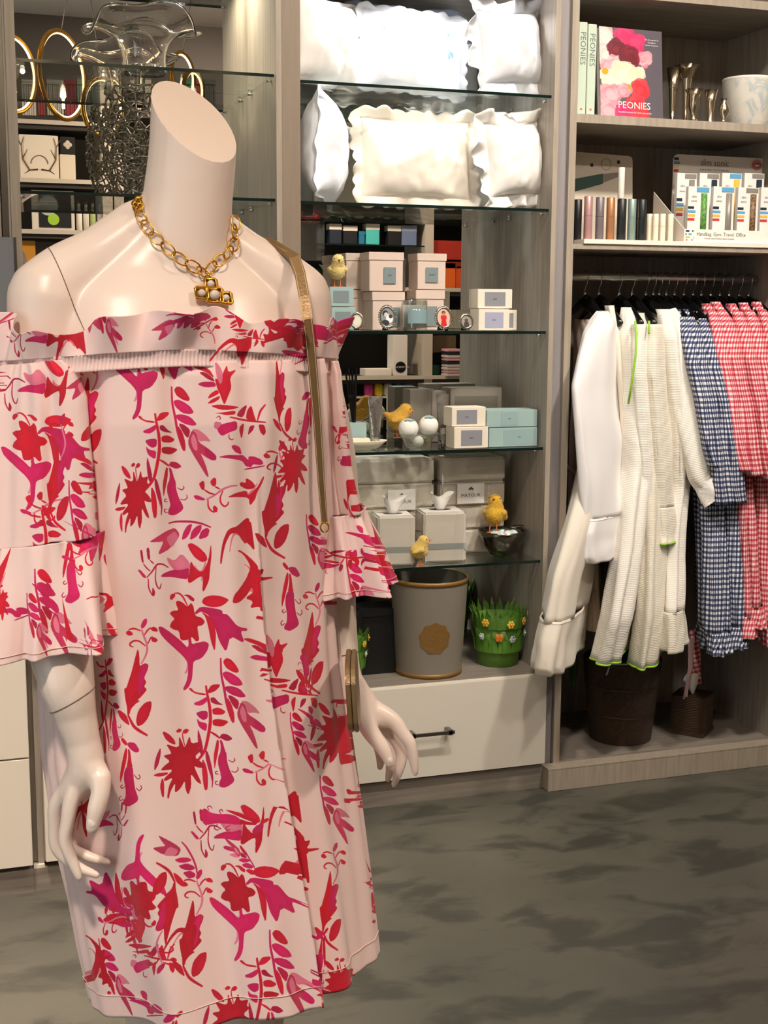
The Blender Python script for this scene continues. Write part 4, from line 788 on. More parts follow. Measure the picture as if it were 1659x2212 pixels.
# bead-framed photos
def photo_img(kind):
    a = np.full((96, 72, 3), .8, np.float32); yy, xx = np.mgrid[0:96, 0:72]; 
    if kind == 0: a[:] = (.86, .82, .74); a[(yy-48)**2/900+(xx-36)**2/500 < 1] = (.9, .87, .8)
    if kind == 1: 
        a[:] = .55; a[(yy-30)**2+(xx-26)**2 < 200] = .12; a[(yy-36)**2+(xx-30)**2 < 120] = .8; a[(yy-55)**2/400+(xx-46)**2/300 < 1] = .92; a[(yy-44)**2+(xx-52)**2 < 90] = .2; a[(yy-75)**2/200+(xx-25)**2/400 < 1] = .15
    if kind == 2:
        a[:] = (.86, .7, .62); a[(yy-24)**2/120+(xx-36)**2/90 < 1] = (.28, .15, .1); a[(yy-29)**2/60+(xx-36)**2/50 < 1] = (.75, .5, .4); a[(yy > 38) & (np.abs(xx-36) < 7+(yy-38)*.18)] = (.8, .09, .08); a[(yy > 36) & (yy < 56) & (np.abs(xx-36) < 15)] = (.8, .09, .08)
    if kind == 3: a[:] = (.6, .57, .52); a[(yy-70)**2/600+(xx-36)**2/260 < 1] = (.25, .22, .2); a[(yy-38)**2+(xx-36)**2 < 130] = (.32, .25, .2)
    return a
BEAD = mat('silver_beads', 'b8b2a6', .2, 1); BWOOD = mat('black_velvet', '101010', .8)
def oval_frame(label, cx, rx, rz, y, kind, rot=0):
    x = sx(cx, z3, y); t = thing('photo_frame', label, 'photo frame', (x, y, z3+.0006), rot, 'bead-edged photo frames on the middle shelf')
    M = Matrix.Translation((0, 0, rz+.003)) @ Matrix.Rotation(-.14, 4, 'X'); K = 40
    pts = [(rx*.84*cos(2*pi*i/K), -.003, rz*.86*sin(2*pi*i/K)) for i in range(K)]
    link('rim', G().tube(pts, .0034, 8, closed=True).xf(M), BEAD, t, smooth=True)
    nb = 30 if rz > .03 else 24; g = G()
    for i in range(nb): a = 2*pi*i/nb; g.sph((rx*.965*cos(a), -.003, rz*.97*sin(a)), .0028 if rz > .03 else .0024, 8, 6)
    link('bead_border', g.xf(M), BEAD, t, smooth=True)
    g = G(); n = 32; g.v = [(rx*.82*cos(2*pi*i/n), -.0035, rz*.84*sin(2*pi*i/n)) for i in range(n)]; g.f = [tuple(range(n))]; uv = [(.5+.5*cos(2*pi*i/n), .5+.5*sin(2*pi*i/n)) for i in range(n)]
    link('picture', g.xf(M), image_mat('picture_%d' % kind, photo_img(kind), .35), t, uv=uv, fix=False)
    link('backing', G().lathe([(1, 0), (1, .004)], 32).xf(M @ Matrix.Rotation(pi/2, 4, 'X') @ Matrix.Diagonal((rx*.93, rz*.93, 1, 1)) @ Matrix.Translation((0, 0, -.0026))), BWOOD, t)
    link('easel_leg', G().box(-.008, .008, .0, .002, 0, rz*1.5).xf(Matrix.Translation((0, rz*.78, 0)) @ Matrix.Rotation(.42, 4, 'X')), BWOOD, t)
oval_frame('small oval bead-edged photo frame with a pale picture, leftmost of four', 771, .0195, .0235, .055, 0, -.25)
oval_frame('large oval bead-edged frame with a black-and-white wedding photo', 836, .0255, .034, .05, 1, -.1)
oval_frame('oval bead-edged frame with a child in a red outfit', 957, .0265, .033, .045, 2)
oval_frame('small round bead-edged frame with a dark portrait, rightmost of four', 1006, .0215, .0225, .045, 3)

# ------------------------------------------------------------ toy chicks (one body shape, several sizes and poses)
def chick_mesh():
    g = G(); g.sph((0, 0, .032), .024, 20, 14, (1.15, .92, 1.0)); g.sph((.016, 0, .060), .0165, 18, 12); chain(g, [(Vector((.004, 0, .04)), .021), (Vector((.014, 0, .056)), .0165)], 14); chain(g, [(Vector((-.018, 0, .036)), .014), (Vector((-.033, 0, .045)), .005)], 10)
    for s in (-1, 1): chain(g, [(Vector((.006, s*.020, .036)), .009), (Vector((-.016, s*.0215, .031)), .005)], 10)
    o = link('tmp', g, LINEN); r = o.modifiers.new('r', 'REMESH'); r.mode = 'VOXEL'; r.voxel_size = .0017; sm = o.modifiers.new('s', 'SMOOTH'); sm.iterations = 3
    me = bpy.data.meshes.new_from_object(o.evaluated_get(bpy.context.evaluated_depsgraph_get())); bpy.data.objects.remove(o)
    for v in me.vertices: v.co += v.normal*.0011*noise.noise(v.co*420)
    me.polygons.foreach_set('use_smooth', [True]*len(me.polygons)); me.name = 'chick_body'; return me
CB = chick_mesh()
def fuzz_mesh():
    rg = random.Random(4); g = G(); vs = CB.vertices
    for k in range(1500):
        v = vs[rg.randrange(len(vs))]; n_ = v.normal.copy(); t = n_.orthogonal().normalized(); t.rotate(Matrix.Rotation(rg.uniform(0, 6.28), 3, n_)); d = (n_+Vector((-.5, 0, -.4))*rg.uniform(.3, 1)).normalized()
        p = v.co; g.add([p-t*.0005, p+t*.0005, p+d*rg.uniform(.002, .0042)], [(0, 1, 2)])
    me = bpy.data.meshes.new('chick_fuzz'); me.from_pydata(g.v, [], g.f); return me
CF = fuzz_mesh()
def chick(label, loc, rotz, s, col, lean=0):
    t = thing('toy_chick', label, 'toy chick', loc, rotz, 'fluffy toy chicks on the glass shelves'); t.scale = (s, s, s)
    mm = mat('chick_'+col, col, .95, noise_amt=.25, nscale=60, sheen=.4); zoff = .012
    for nm, me in (('body', CB), ('fuzz', CF)):
        me2 = me.copy(); me2.materials.clear(); me2.materials.append(mm); o = bpy.data.objects.new(nm, me2); COL.objects.link(o); o.parent = t; o.location = (0, 0, zoff); o.rotation_euler = (0, lean, 0)
        if nm == 'fuzz': o['kind'] = 'stuff'
    R_ = Matrix.Translation((0, 0, zoff)) @ Matrix.Rotation(lean, 4, 'Y'); OR = mat('chick_orange', 'd8742a', .6)
    link('beak', G().lathe([(.0038, 0), (.0026, .004), (.0003, .0078)], 10).xf(R_ @ Matrix.Translation((.031, 0, .059)) @ Matrix.Rotation(pi/2, 4, 'Y')), OR, t, smooth=True)
    for sd in (-1, 1):
        link('eye', G().sph((0, 0, 0), .0019, 10, 7).xf(R_ @ Matrix.Translation((.0245, sd*.0122, .064))), mat('chick_eye', '14100c', .2), t, smooth=True)
        g = G().tube([(0, sd*.008, .022), (.001, sd*.0085, .0012)], .0014, 6)
        for a in (-.5, 0, .5, pi): g.tube([(.001, sd*.0085, .0013), (.001+.010*cos(a), sd*.0085+.010*sin(a), .0010)], .0011, 6)
        link('leg', g, OR, t)
    return t
chick('pale yellow fluffy chick on the teal boxes, beside the mannequin shoulder', (sx(731, ZCH, .125), .135, ZCH), -pi/2-.1, 1.02, 'e9cf86', -.05)
chick('bright yellow chick standing beside the glass bowl of bath bombs', (sx(856, z4, .16), .16, z4+.024), -.15, 1.18, 'dba93a', .12)
chick('small ruffled yellow chick in front of the white napkin packs', (sx(907, z5, .045), .045, z5), -.25, .98, 'e8c66a', -.1)
# ------------------------------------------------------------ second lower shelf: toiletries
t = thing('reed_diffuser', 'pale teal square reed diffuser with black reeds, left on the fourth shelf', 'diffuser', (sx(768, z4, .12), .13, z4+.0005))
link('vessel', G().box(-.028, .028, -.028, .028, 0, .075), TEAL, t, bev=.002)
for i in range(7):
    a = rnd.uniform(-.03, .03); b = rnd.uniform(-.02, .02); link('reed', G().tube([(a*.2, b*.2, .07), (a, b, .07+rnd.uniform(.14, .165))], .0022, 6), BLACK, t)
FOIL = mat('silver_foil', 'bdb8b0', .22, .9, bump=.25, bscale=60)
def tube_pack(label, cx, y, ytop, w, m, cap, capm, txt=None):
    x = sx(cx, z4, y); h = htop(cx, ytop, y)-z4; t = thing('cream_tube', label, 'tube', (x, y, z4+.0006)); n = 24
    def F(i, j):
        q = j/10; a = 2*pi*i/n; rx = w/2*(.62+.38*q); ry = w*.28*(1-q)**.7+.0008; return (rx*cos(a), ry*sin(a), cap+(h-cap)*q)
    link('tube_body', G().grid(F, n, 11, True), m, t, smooth=True)
    link('cap', G().lathe([(w*.26, 0), (w*.27, .002), (w*.27, cap)], 20), capm, t, smooth=True)
    if txt: text_mesh(txt, w*.2, mat('print_grey', '3c4448', .7), t, Matrix.Translation((0, -w*.30, cap+(h-cap)*.18)) @ FRONT)
tube_pack('crinkled silver foil hand-cream tube left of the yellow chick', 810, .10, 857, .046, FOIL, .012, FOIL, 'TOCCA')
tube_pack('grey foil tube standing behind the bath bombs', 955, .17, 851, .042, mat('grey_foil', '8f8a80', .35, .7, bump=.2, bscale=60), .012, FOIL, 'TOCCA')
tube_pack('tiny clear tube with black cap beside the soap boxes', 956, .06, 925, .016, mat('grey_foil', '8f8a80'), .012, BLACK)
carton('toiletry_box', 'grey-beige long box at the back of the fourth shelf', 972, 1082, 838, z4, .2, .08, GREYC, lab=(.08, .92, .12, .85), labm=mat('dark_taupe_label', '71695e', .6))
carton('toiletry_box', 'plain taupe box behind the bath bombs', 885, 938, 842, z4, .24, .07, GREYC)
carton('toiletry_box', 'taupe box behind the grey foil tube', 932, 972, 846, z4, .235, .07, mat('warm_taupe_card', '9a9084', .55))
carton('soap_box', 'cream soap box with grey label, lower of the pair on the fourth shelf', 981, 1054, 923, z4, .035, .07, CREAMC, lab=(.2, .82, .12, .85), labm=GREYL, txt='MILK', group='cream soap boxes on the fourth shelf')
zb = htop(1018, 923, .035)+.0015
carton('soap_box', 'cream soap box with grey label, upper of the pair on the fourth shelf', 976, 1049, 880, zb, .045, .07, CREAMC, lab=(.14, .74, .12, .85), labm=GREYL, txt='MILK', group='cream soap boxes on the fourth shelf')
carton('gift_box', 'pale teal long box, lower of the pair beside the soap boxes', 1056, 1160, 924, z4, .045, .075, TEAL, lab=(.3, .95, .1, .9), labm=mat('teal_label', '96b0ad', .5), txt='bath')
zb = htop(1108, 924, .045)+.0015
carton('gift_box', 'pale teal long box, upper of the pair beside the soap boxes', 1051, 1160, 886, zb, .045, .085, TEAL, lab=(.28, .62, .1, .9), labm=MATS['teal_label'], txt='bath')
x = sx(902, z4, .085); bw = thing('glass_bowl', 'clear flared glass bowl holding two white bath bombs', 'bowl', (x, .085, z4+.0006))
link('bowl', G().lathe([(.030, 0), (.034, .003), (.046, .03), (.056, .038), (.086, .046), (.0865, .0475), (.055, .0405), (.044, .032), (.032, .006)], 40, cap1=False), CLEAR, bw, smooth=True)
for (cx, cz, yy, L) in ((882, .058, .085, 'white bath bomb with teal wrapper top, left in the glass bowl'), (925, .064, .10, 'white bath bomb with teal wrapper top, right in the glass bowl')):
    X = sx(cx, z4, yy); t = thing('bath_bomb', L, 'bath bomb', (X, yy, z4+cz-.030), group='bath bombs')
    link('ball', G().sph((0, 0, .030), .0295, 24, 16), mat('bath_salt', 'ece6dc', .7, bump=.08), t, smooth=True)
    g = G()
    for a in range(12):
        th = 2*pi*a/12; g.v.append((.019*cos(th)*(1 if a % 2 else .8), .019*sin(th)*(1 if a % 2 else .8)-.006, .030+.0243*(1 if a % 2 else 1.05)))
    g.v.append((0, -.006, .0615)); g.f = [(a, (a+1) % 12, 12) for a in range(12)]
    link('wrapper_top', g, mat('teal_wrap', '9db6b8', .4), t, smooth=True)
t = thing('bath_bomb', 'white bath bomb lying low inside the glass bowl', 'bath bomb', (x+.002, .085, z4+.0035), group='bath bombs'); link('ball', G().sph((0, 0, .016), .016, 20, 14), MATS['bath_salt'], t, smooth=True)
x = sx(778, z4, .08); t = thing('soap_dish', 'cream boat-shaped dish with a soap bar, partly behind the sleeve', 'dish', (x, .075, z4+.0006))
link('dish', G().lathe([(.03, 0), (.05, .006), (.075, .026), (.074, .028), (.048, .010), (.01, .007)], 36, sx=1.05, sy=.62), mat('cream_glaze', 'e6dcc3', .35), t, smooth=True)
sb = tag(link('soap_bar', G().box(-.032, .030, -.02, .02, 0, .020), mat('cream_soap', 'e9e0c8', .45), bev=.003), 'cream soap bar with grey label lying in the boat-shaped dish', 'soap'); sb.location = (x-.006, .078, z4+.0165); sb.rotation_euler = (0, .06, 0)
link('label_plate', G().box(-.022, .018, -.014, .014, .0202, .0208), GREYL, sb)
# ------------------------------------------------------------ lowest shelf: bagged linen
BED = mat('folded_white_linen', 'efe8dd', .85, bump=.2, bscale=16)
def bagged(label, xl, xr, ytop, y, d, cx, cy, w, h):
    x0, x1 = bspan(xl, xr, z5, y); H = htop((xl+xr)/2, ytop, y)-z5; t = thing('bagged_linen', label, 'bedding pack', ((x0+x1)/2, y+d/2, z5+.0006), group='clear-bagged white bedding on the lowest shelf'); W = x1-x0
    g = G(); n = 16
    for k in range(4):
        a, b = H*.985*k/4+.001, H*.985*(k+1)/4-.001; link('linen_fold', G().box(-W/2+.006, W/2-.006, -d/2+.006, d/2-.004, a, b), BED, t, bev=.006)
    def F(i, j):
        a = 2*pi*i/48; ca, sa = cos(a), sin(a); e = .28; q = j/14
        return ((W/2)*math.copysign(abs(ca)**e, ca)+.003*noise.noise(Vector((ca*3, q*6, sa*3))), d/2*math.copysign(abs(sa)**e, sa)-.004*abs(noise.noise(Vector((ca*5, q*9, 4)))), H*q)
    link('clear_bag', G().grid(F, 48, 15, True), BAGP, t, smooth=True)
    X = sx(cx, z5, y)-(x0+x1)/2; zc = htop(cx, cy, y)-z5
    c = link('card_insert', G().box(X-w/2, X+w/2, -d/2-.004, -d/2-.003, zc-h/2, zc+h/2), WHITE, t)
    text_mesh('MATOUK', .0145, mat('print_grey', '3c4448', .7), t, Matrix.Translation((X, -d/2-.0043, zc-.006)) @ FRONT, squash=1.05)
    g = G(); [g.sph((X+a, -d/2-.0045, zc+.014+b), .003, 8, 5, (1.3, .1, 1)) for a, b in ((-.004, 0), (0, .003), (.004, 0))]; link('tree_mark', g, mat('print_grey', '3c4448'), t)
    return t
bagged('clear-bagged white bedding with card insert, left on the lowest shelf', 742, 942, 990, .17, .15, 866, 1080, .088, .062)
bagged('clear-bagged white bedding with card insert, right on the lowest shelf', 948, 1094, 986, .17, .15, 1014, 1066, .088, .062)
NAP = mat('white_tissue_pack', 'e4ded4', .6, bump=.08, bscale=30); STR = mat('grey_stripe', 'a5aca8', .6)
def napkin(label, xl, xr, ytop, y):
    x0, x1 = bspan(xl, xr, z5, y); H = htop((xl+xr)/2, ytop, y)-z5; W = x1-x0; t = thing('tissue_pack', label, 'tissue pack', ((x0+x1)/2, y+W/2, z5+.0006), -.12, 'white tissue cubes with grey stripe')
    link('cube_cover', G().box(-W/2, W/2, -W/2, W/2, 0, H), NAP, t, bev=.005)
    link('stripe', G().box(-W/2-.0006, W/2+.0006, -W/2-.0006, W/2, H*.26, H*.38), STR, t)
    def F(i, j):
        a = 2*pi*i/20; q = j/5; r = .010+.018*q+.008*sin(3*a+q*2)*q; return (r*cos(a)*1.2, r*sin(a)*.5, H+.0005+.045*q+.010*sin(2*a+1)*q)
    link('tissue', G().grid(F, 20, 6, True), mat('tissue_paper', 'eee9e2', .8), t, smooth=True)
    link('slot', G().lathe([(1, 0), (1, .0006)], 20, (0, 0, H+.0003), sx=W*.26, sy=W*.12), BLACK, t)
    def B(i, j):
        a = 2*pi*i/40; ca, sa = cos(a), sin(a); e = .25; q = j/10; return ((W/2+.003)*math.copysign(abs(ca)**e, ca)+.002*noise.noise(Vector((ca*4, q*7, sa*4))), (W/2+.003)*math.copysign(abs(sa)**e, sa), (H+.004)*q)
    link('wrapper', G().grid(B, 40, 11, True), BAGP, t, smooth=True)
napkin('white tissue cube with grey stripe, left one beside the sleeve', 822, 900, 1116, .05)
napkin('white tissue cube with grey stripe, right one behind the small chick', 922, 1010, 1108, .06)
x = sx(1086, z5, .11); y = .115
sbowl = thing('silver_bowl', 'dark silver nut-shell bowl with painted eggs, right on the lowest shelf', 'bowl', (x, y, z5+.0006), wspace=False)
link('bowl', G().lathe([(.022, 0), (.034, .005), (.052, .03), (.066, .064), (.069, .078), (.067, .078), (.062, .062), (.045, .03), (.028, .012)], 40, sx=1.1), mat('dark_silver', '7b756c', .18, 1, bump=.1, bscale=20), sbowl, smooth=True)
for i, (dx, dy, dz) in enumerate(((-.030, -.018, .052), (.006, -.030, .054), (.030, -.010, .052), (.0, .02, .048), (-.012, .03, .05))):
    e = tag(link('painted_egg', G().sph((0, 0, 0), .0165, 18, 12, (1.25, 1, 1)), mat('egg_%d' % (i % 2), ('c9d8d2', 'e9e2d6')[i % 2], .5, noise_amt=.3, nscale=30, col2=('8fb5b6', 'a9c4c4')[i % 2]), smooth=True), ['mottled pale blue egg under the chick in the silver bowl', 'white and blue painted egg at the front of the silver bowl', 'mottled pale blue egg at the right of the silver bowl', 'white painted egg in the middle of the silver bowl', 'mottled pale blue egg at the back of the silver bowl'][i], 'egg', 'painted eggs'); e.location = (x+dx, y+dy, z5+dz+.012); e.rotation_euler = (.3*i, .2, .7*i)
t = thing('leaf_dish', 'small embossed silver leaf dish resting on the rim of the silver bowl', 'dish', (x+.048, y+.0, z5+.082), .3)
link('dish', G().lathe([(.003, 0), (.016, .002), (.022, .007), (.021, .008), (.015, .004)], 24, sx=1.2, sy=.8), BEAD, t, smooth=True)
chick('bright yellow chick sitting in the silver egg bowl with its head raised', (sx(1066, z5+.07, .11), .112, z5+.0725), -2.2, 1.3, 'e2b230', -.5)

# ------------------------------------------------------------ on the drawer deck
x = onZ(930, DECK, .09); y = .11
wb = thing('waste_bin', 'grey tapered waste bin with gold rims and round gold crest', 'waste bin', (x, y, DECK+.0006))
GREYP = mat('taupe_enamel', '877e71', .45); GPNT = mat('gold_paint', '8f6a36', .5, .3)
H_ = htop(930, 1262, .0)-DECK; R0, R1_ = .100, .1165
link('wall', G().lathe([(R0, .0), (R1_, H_), (R1_-.003, H_), (R0-.003, .004)], 64), GREYP, wb, smooth=False)
for za, zb_ in ((.0, .014), (H_-.013, H_+.001)):
    ra = R0+(R1_-R0)*za/H_; rb = R0+(R1_-R0)*zb_/H_; link('gold_band', G().lathe([(ra+.0004, za), (ra+.0014, za), (rb+.0014, zb_), (rb-.003, zb_)], 64, cap0=False, cap1=False), GPNT, wb, smooth=True)
g = G(); K = 48; zc = H_*.43; ctr = -pi/2-.18
def crest(i, j):
    q = j/6; a = 2*pi*i/K; r = .047*q*(1+.05*sin(9*a)); dz = r*sin(a); rr = R0+(R1_-R0)*(zc+dz)/H_+.0012+.0012*sin(5*a+14*q)*sin(pi*q); th = ctr+r*cos(a)/rr; return (rr*cos(th), rr*sin(th), zc+dz)
link('gold_crest', g.grid(crest, K, 7, True), GPNT, wb, smooth=True)
GRS = mat('grass_green', '557f27', .5); GRS2 = mat('grass_green_dark', '5f8f2c', .5)
def grass_bucket(label, x, y, s=1.0, wf=False):
    t = thing('grass_bucket', label, 'bucket', (x, y, DECK+.0006), group='green grass-edged metal buckets'); R0, R1_, H = .055*s, .069*s, .135*s
    link('wall', G().lathe([(R0, 0), (R0+.001, .001), (R1_, H), (R1_-.002, H), (R0-.002, .004)], 48), GRS, t, smooth=True)
    for tier, (zb_, ht, nb, mm) in enumerate(((H*.95, .042*s, 18, GRS), (.062*s, .042*s, 16, GRS2))):
        g = G()
        for i in range(nb):
            for q in range(2):
                a = 2*pi*(i+.5*q)/nb+.1*tier; rr = R0+(R1_-R0)*zb_/H+.001+.002*q+(0 if tier == 0 else .003); w = .55*2*pi/nb; hh = ht*(1 if q == 0 else .75); lean = rnd.uniform(-.15, .15)
                pts = [(rr, a-w/2, -.02*s), (rr, a+w/2, -.02*s), (rr+.004*s, a+w*.35+lean*.4, hh*.5), (rr+.012*s, a+lean, hh), (rr+.004*s, a-w*.35+lean*.4, hh*.5)]
                g.add([(p*cos(b), p*sin(b), zb_+c) for p, b, c in pts], [(0, 1, 2, 4), (4, 2, 3)])
        bo_ = link('grass_blades', g, mm, t); sd = bo_.modifiers.new('t', 'SOLIDIFY'); sd.thickness = .0008
    def fl(a, z, r, col, cc):
        rr = R0+(R1_-R0)*z/H+.010*s; g = G()
        for k in range(6): th = 2*pi*k/6; g.sph((0, r*.62*cos(th), r*.62*sin(th)), r*.42, 8, 6, (.35, 1, 1))
        M_ = Matrix.Rotation(a, 4, 'Z') @ Matrix.Translation((rr, 0, z)); f_ = link('flower', g.xf(M_), mat('petal_'+col, col, .5), t, smooth=True)
        link('flower_centre', G().sph((.002, 0, 0), r*.3, 8, 6).xf(M_), mat('fc_'+cc, cc, .5), f_, smooth=True)
    F_ = -pi/2-.25
    for a, z in ((F_-.62, .128), (F_+.30, .124), (F_+.95, .128), (F_+1.5, .14)): fl(a, z*s, .0115*s, 'e0b93a', 'e8952a')
    for a, z in ((F_-.8, .088), (F_+.42, .082), (F_+1.2, .09)): fl(a, z*s, .010*s, 'c3cfd8', 'e0dfae')
    g = G(); M_ = Matrix.Rotation(F_-.12, 4, 'Z') @ Matrix.Translation(((R0+.02*s), 0, .086*s))
    for k, (py_, pz, r) in enumerate(((-.006, .005, .007), (.006, .005, .007), (-.005, -.004, .005), (.005, -.004, .005))): g.sph((0, py_, pz), r*s, 8, 6, (.25, 1, 1.2))
    link('butterfly', g.xf(M_), mat('butterfly_orange', 'cf7a24', .5), t, smooth=True)
    return t
grass_bucket('green grass-edged bucket with yellow flowers, right of the grey bin', onZ(1076, DECK, .13), .135, 1.12)
grass_bucket('green grass-edged bucket half hidden behind the mannequin wrist', onZ(742, DECK, .11), .10, .9)
carton('gift_box', 'matt black box with slate lid standing behind the grey bin', 782, 862, 1318, DECK, .12, .11, mat('matt_black_card', '0e0d0d', .5), .1)
# ------------------------------------------------------------ right unit, upper shelf: books and silver
zA = SA+.0005
MINT = mat('mint_cover', 'c3d0bb', .55); PRT = mat('spine_print', '6f7f76', .6)
for k, (xl, xr) in enumerate(((1246, 1264), (1266, 1284))):
    x0, x1 = bspan(xl, xr, zA, .03); h = htop(1255, 47+3*k, .03)-zA; w = x1-x0
    t = thing('book', ['mint-green book with dark spine lettering, nearest the post', 'mint-green book with dark spine lettering, second from the post'][k], 'book', ((x0+x1)/2, .03, zA), group='mint flower books standing spine out')
    link('cover', G().box(-w/2, w/2, 0, .2, 0, h), MINT, t, bev=.001)
    link('page_block', G().box(-w/2+.002, w/2-.002, .004, .199, h-.003, h+.0004), WHITE, t)
    text_mesh('PEONIES', .0235, PRT, t, Matrix.Translation((0, -.0006, h*.72)) @ FRONT @ Matrix.Rotation(-pi/2, 4, 'Z'), squash=1.02)
    link('publisher_mark', G().box(-.003, .003, -.0007, 0, h*.055, h*.075), mat('print_red', 'c9604c', .6), t)
def cover_img():
    W, H = 300, 420; a = np.empty((H, W, 3), np.float32); a[:] = (.36, .33, .36); rg = np.random.RandomState(3)
    def ros(cx, cy, r, c0, c1, n=3):
        for k in range(n*9):
            q = 1-(k/(n*9))*.85; an = rg.rand()*6.28; d = r*q*.55; rr = r*(.30+.28*q); th = np.linspace(0, 6.28, 14)[:-1]
            px_ = cx+d*cos(an)+rr*np.cos(th)*(.8+.25*rg.rand(13)); py_ = cy+d*sin(an)+rr*np.sin(th)*(.8+.25*rg.rand(13)); f = rg.rand()
            poly_fill(a, np.stack([px_, py_], 1), np.array(c0)*(1-f)+np.array(c1)*f, .75)
    W1 = ((.93, .75, .72), (.97, .88, .84)); H1 = ((.80, .10, .35), (.92, .25, .45)); D1 = ((.36, .03, .10), (.55, .06, .16)); RD = ((.85, .12, .2), (.93, .3, .3)); PK = ((.9, .5, .55), (.97, .72, .74)); CR = ((.95, .83, .68), (.98, .92, .82))
    for cx, cy, r, c in ((20, 40, 60, W1), (30, 130, 60, W1), (120, 30, 52, H1), (170, 60, 56, H1), (80, 95, 46, D1), (60, 180, 55, PK), (215, 135, 42, PK), (145, 125, 55, D1), (110, 215, 72, CR), (180, 205, 42, CR), (40, 235, 50, CR), (190, 275, 52, RD), (50, 310, 62, PK), (115, 290, 40, PK), (40, 390, 60, PK), (170, 350, 50, RD), (110, 400, 50, H1), (200, 400, 45, RD)): ros(cx, cy, r, *c)
    th = np.linspace(0, 6.28, 16); poly_fill(a, np.stack([25+16*np.cos(th), 205+16*np.sin(th)], 1), (.9, .62, .1)); poly_fill(a, np.stack([140+12*np.cos(th), 270+12*np.sin(th)], 1), (.75, .6, .25))
    return a
x0, x1 = bspan(1296, 1434, zA, .06); w = x1-x0; h = .262
t = thing('book', 'flower book with a pink peony cover facing out, leaning on the shelf', 'book', ((x0+x1)/2, .06, zA+.001), .04)
ML = Matrix.Rotation(-.10, 4, 'X')
link('page_block', G().box(-w/2+.002, w/2-.002, .0015, .020, .002, h-.002).xf(ML), WHITE, t)
g = G(); g.v = [(-w/2, 0, 0), (w/2, 0, 0), (w/2, 0, h), (-w/2, 0, h)]; g.f = [(0, 1, 2, 3)]
fc = link('front_cover', G().box(-w/2, w/2, .0004, .0015, 0, h).xf(ML), mat('grey_mauve_cover', '5b5258', .45), t)
link('cover_print', g.xf(ML), image_mat('peony_cover', cover_img(), .4), fc, uv=[(0, 0), (1, 0), (1, 1), (0, 1)], fix=False)
link('back_cover', G().box(-w/2, w/2, .020, .0215, 0, h).xf(ML), MATS['grey_mauve_cover'], t)
WT = mat('print_white', 'efe6e0', .6)
text_mesh('PEONIES', .0285, WT, t, ML @ Matrix.Translation((.008, -.0006, h*.15)) @ FRONT, squash=1.02)
text_mesh('beautiful varieties for home and garden', .0072, WT, t, ML @ Matrix.Translation((.01, -.0006, h*.075)) @ FRONT)
for i, s_ in enumerate(('with photographs by', 'Georgianna', 'a flower companion')): text_mesh(s_, .0058, WT, t, ML @ Matrix.Translation((w*.33, -.0006, h*(.895-.03*i))) @ FRONT)
SILV = mat('polished_silver', 'd8c8ae', .2, 1)
def goblet(name, label, cx, y, prof, n=28, wave=0):
    t = thing(name, label, 'silver vase', (sx(cx, zA, y), y, zA+.0004), group='small silver vases on the upper shelf')
    g = G().lathe(prof, n)
    if wave:
        top = max(p[1] for p in prof); g.v = [((x*(1+wave*sin(6*math.atan2(y_, x))*(z/top)**6)), (y_*(1+wave*sin(6*math.atan2(y_, x))*(z/top)**6)), z) for x, y_, z in g.v]
    link('vessel', g, SILV, t, smooth=True); return t
goblet('bud_vase', 'tall plain silver trumpet vase beside the peony book', 1451, .13, [(.020, 0), (.018, .004), (.007, .012), (.009, .05), (.014, .11), (.022, .168), (.021, .168), (.008, .06)])
goblet('bud_vase', 'tall silver trumpet vase with flared wavy rim', 1480, .115, [(.020, 0), (.019, .004), (.008, .012), (.009, .06), (.013, .12), (.016, .15), (.034, .176), (.031, .176), (.012, .13)], wave=.12)
goblet('silver_goblet', 'short silver goblet with crimped rim in front of the tall vases', 1497, .06, [(.018, 0), (.016, .004), (.006, .016), (.013, .034), (.018, .055), (.016, .075), (.026, .098), (.024, .098), (.014, .07)], wave=.1)
goblet('silver_beaker', 'slim silver beaker between the goblet and the marbled bowl', 1533, .055, [(.014, 0), (.013, .003), (.010, .01), (.013, .06), (.020, .098), (.0185, .098), (.011, .05)])
goblet('bud_vase', 'tiny round-bodied silver vase in front of the marbled bowl', 1562, .05, [(.015, 0), (.013, .003), (.005, .012), (.017, .034), (.016, .048), (.007, .062), (.011, .074), (.010, .074), (.005, .06)])
xm = sx(1612, zA, .14); t = thing('marbled_bowl', 'blue and white marbled drum-shaped bowl on the upper shelf', 'bowl', (xm, .14, zA+.0004))
def marble():
    m = bpy.data.materials.new('marbled_glaze'); m.use_nodes = True; N = m.node_tree.nodes; L = m.node_tree.links; b = N['Principled BSDF']; tc = N.new('ShaderNodeTexCoord'); nz = N.new('ShaderNodeTexNoise'); nz.inputs['Scale'].default_value = 11; nz.inputs['Detail'].default_value = 5; nz.inputs['Distortion'].default_value = 2.2; L.new(tc.outputs['Object'], nz.inputs[0])
    r = N.new('ShaderNodeValToRGB'); e = r.color_ramp.elements
    for q, (p, c) in zip((e[0], e[1], e.new(.5), e.new(.6), e.new(.67)), ((.3, 'e8e2d4'), (1, '8b93a0'), (.5, 'dcd8cc'), (.6, 'b9c3c4'), (.67, 'd8d3c4'))): q.position = p; q.color = s2l(c)
    L.new(nz.outputs[0], r.inputs[0]); L.new(r.outputs[0], b.inputs['Base Color']); b.inputs['Roughness'].default_value = .2; return m
link('bowl', G().lathe([(.066, 0), (.072, .004), (.080, .148), (.080, .152), (.076, .152), (.068, .008)], 56), marble(), t, smooth=True)
link('rim_line', G().lathe([(.0802, .146), (.0812, .150), (.0785, .1535)], 56, cap0=False, cap1=False), mat('rim_glaze', 'efe8da', .3), t, smooth=True)
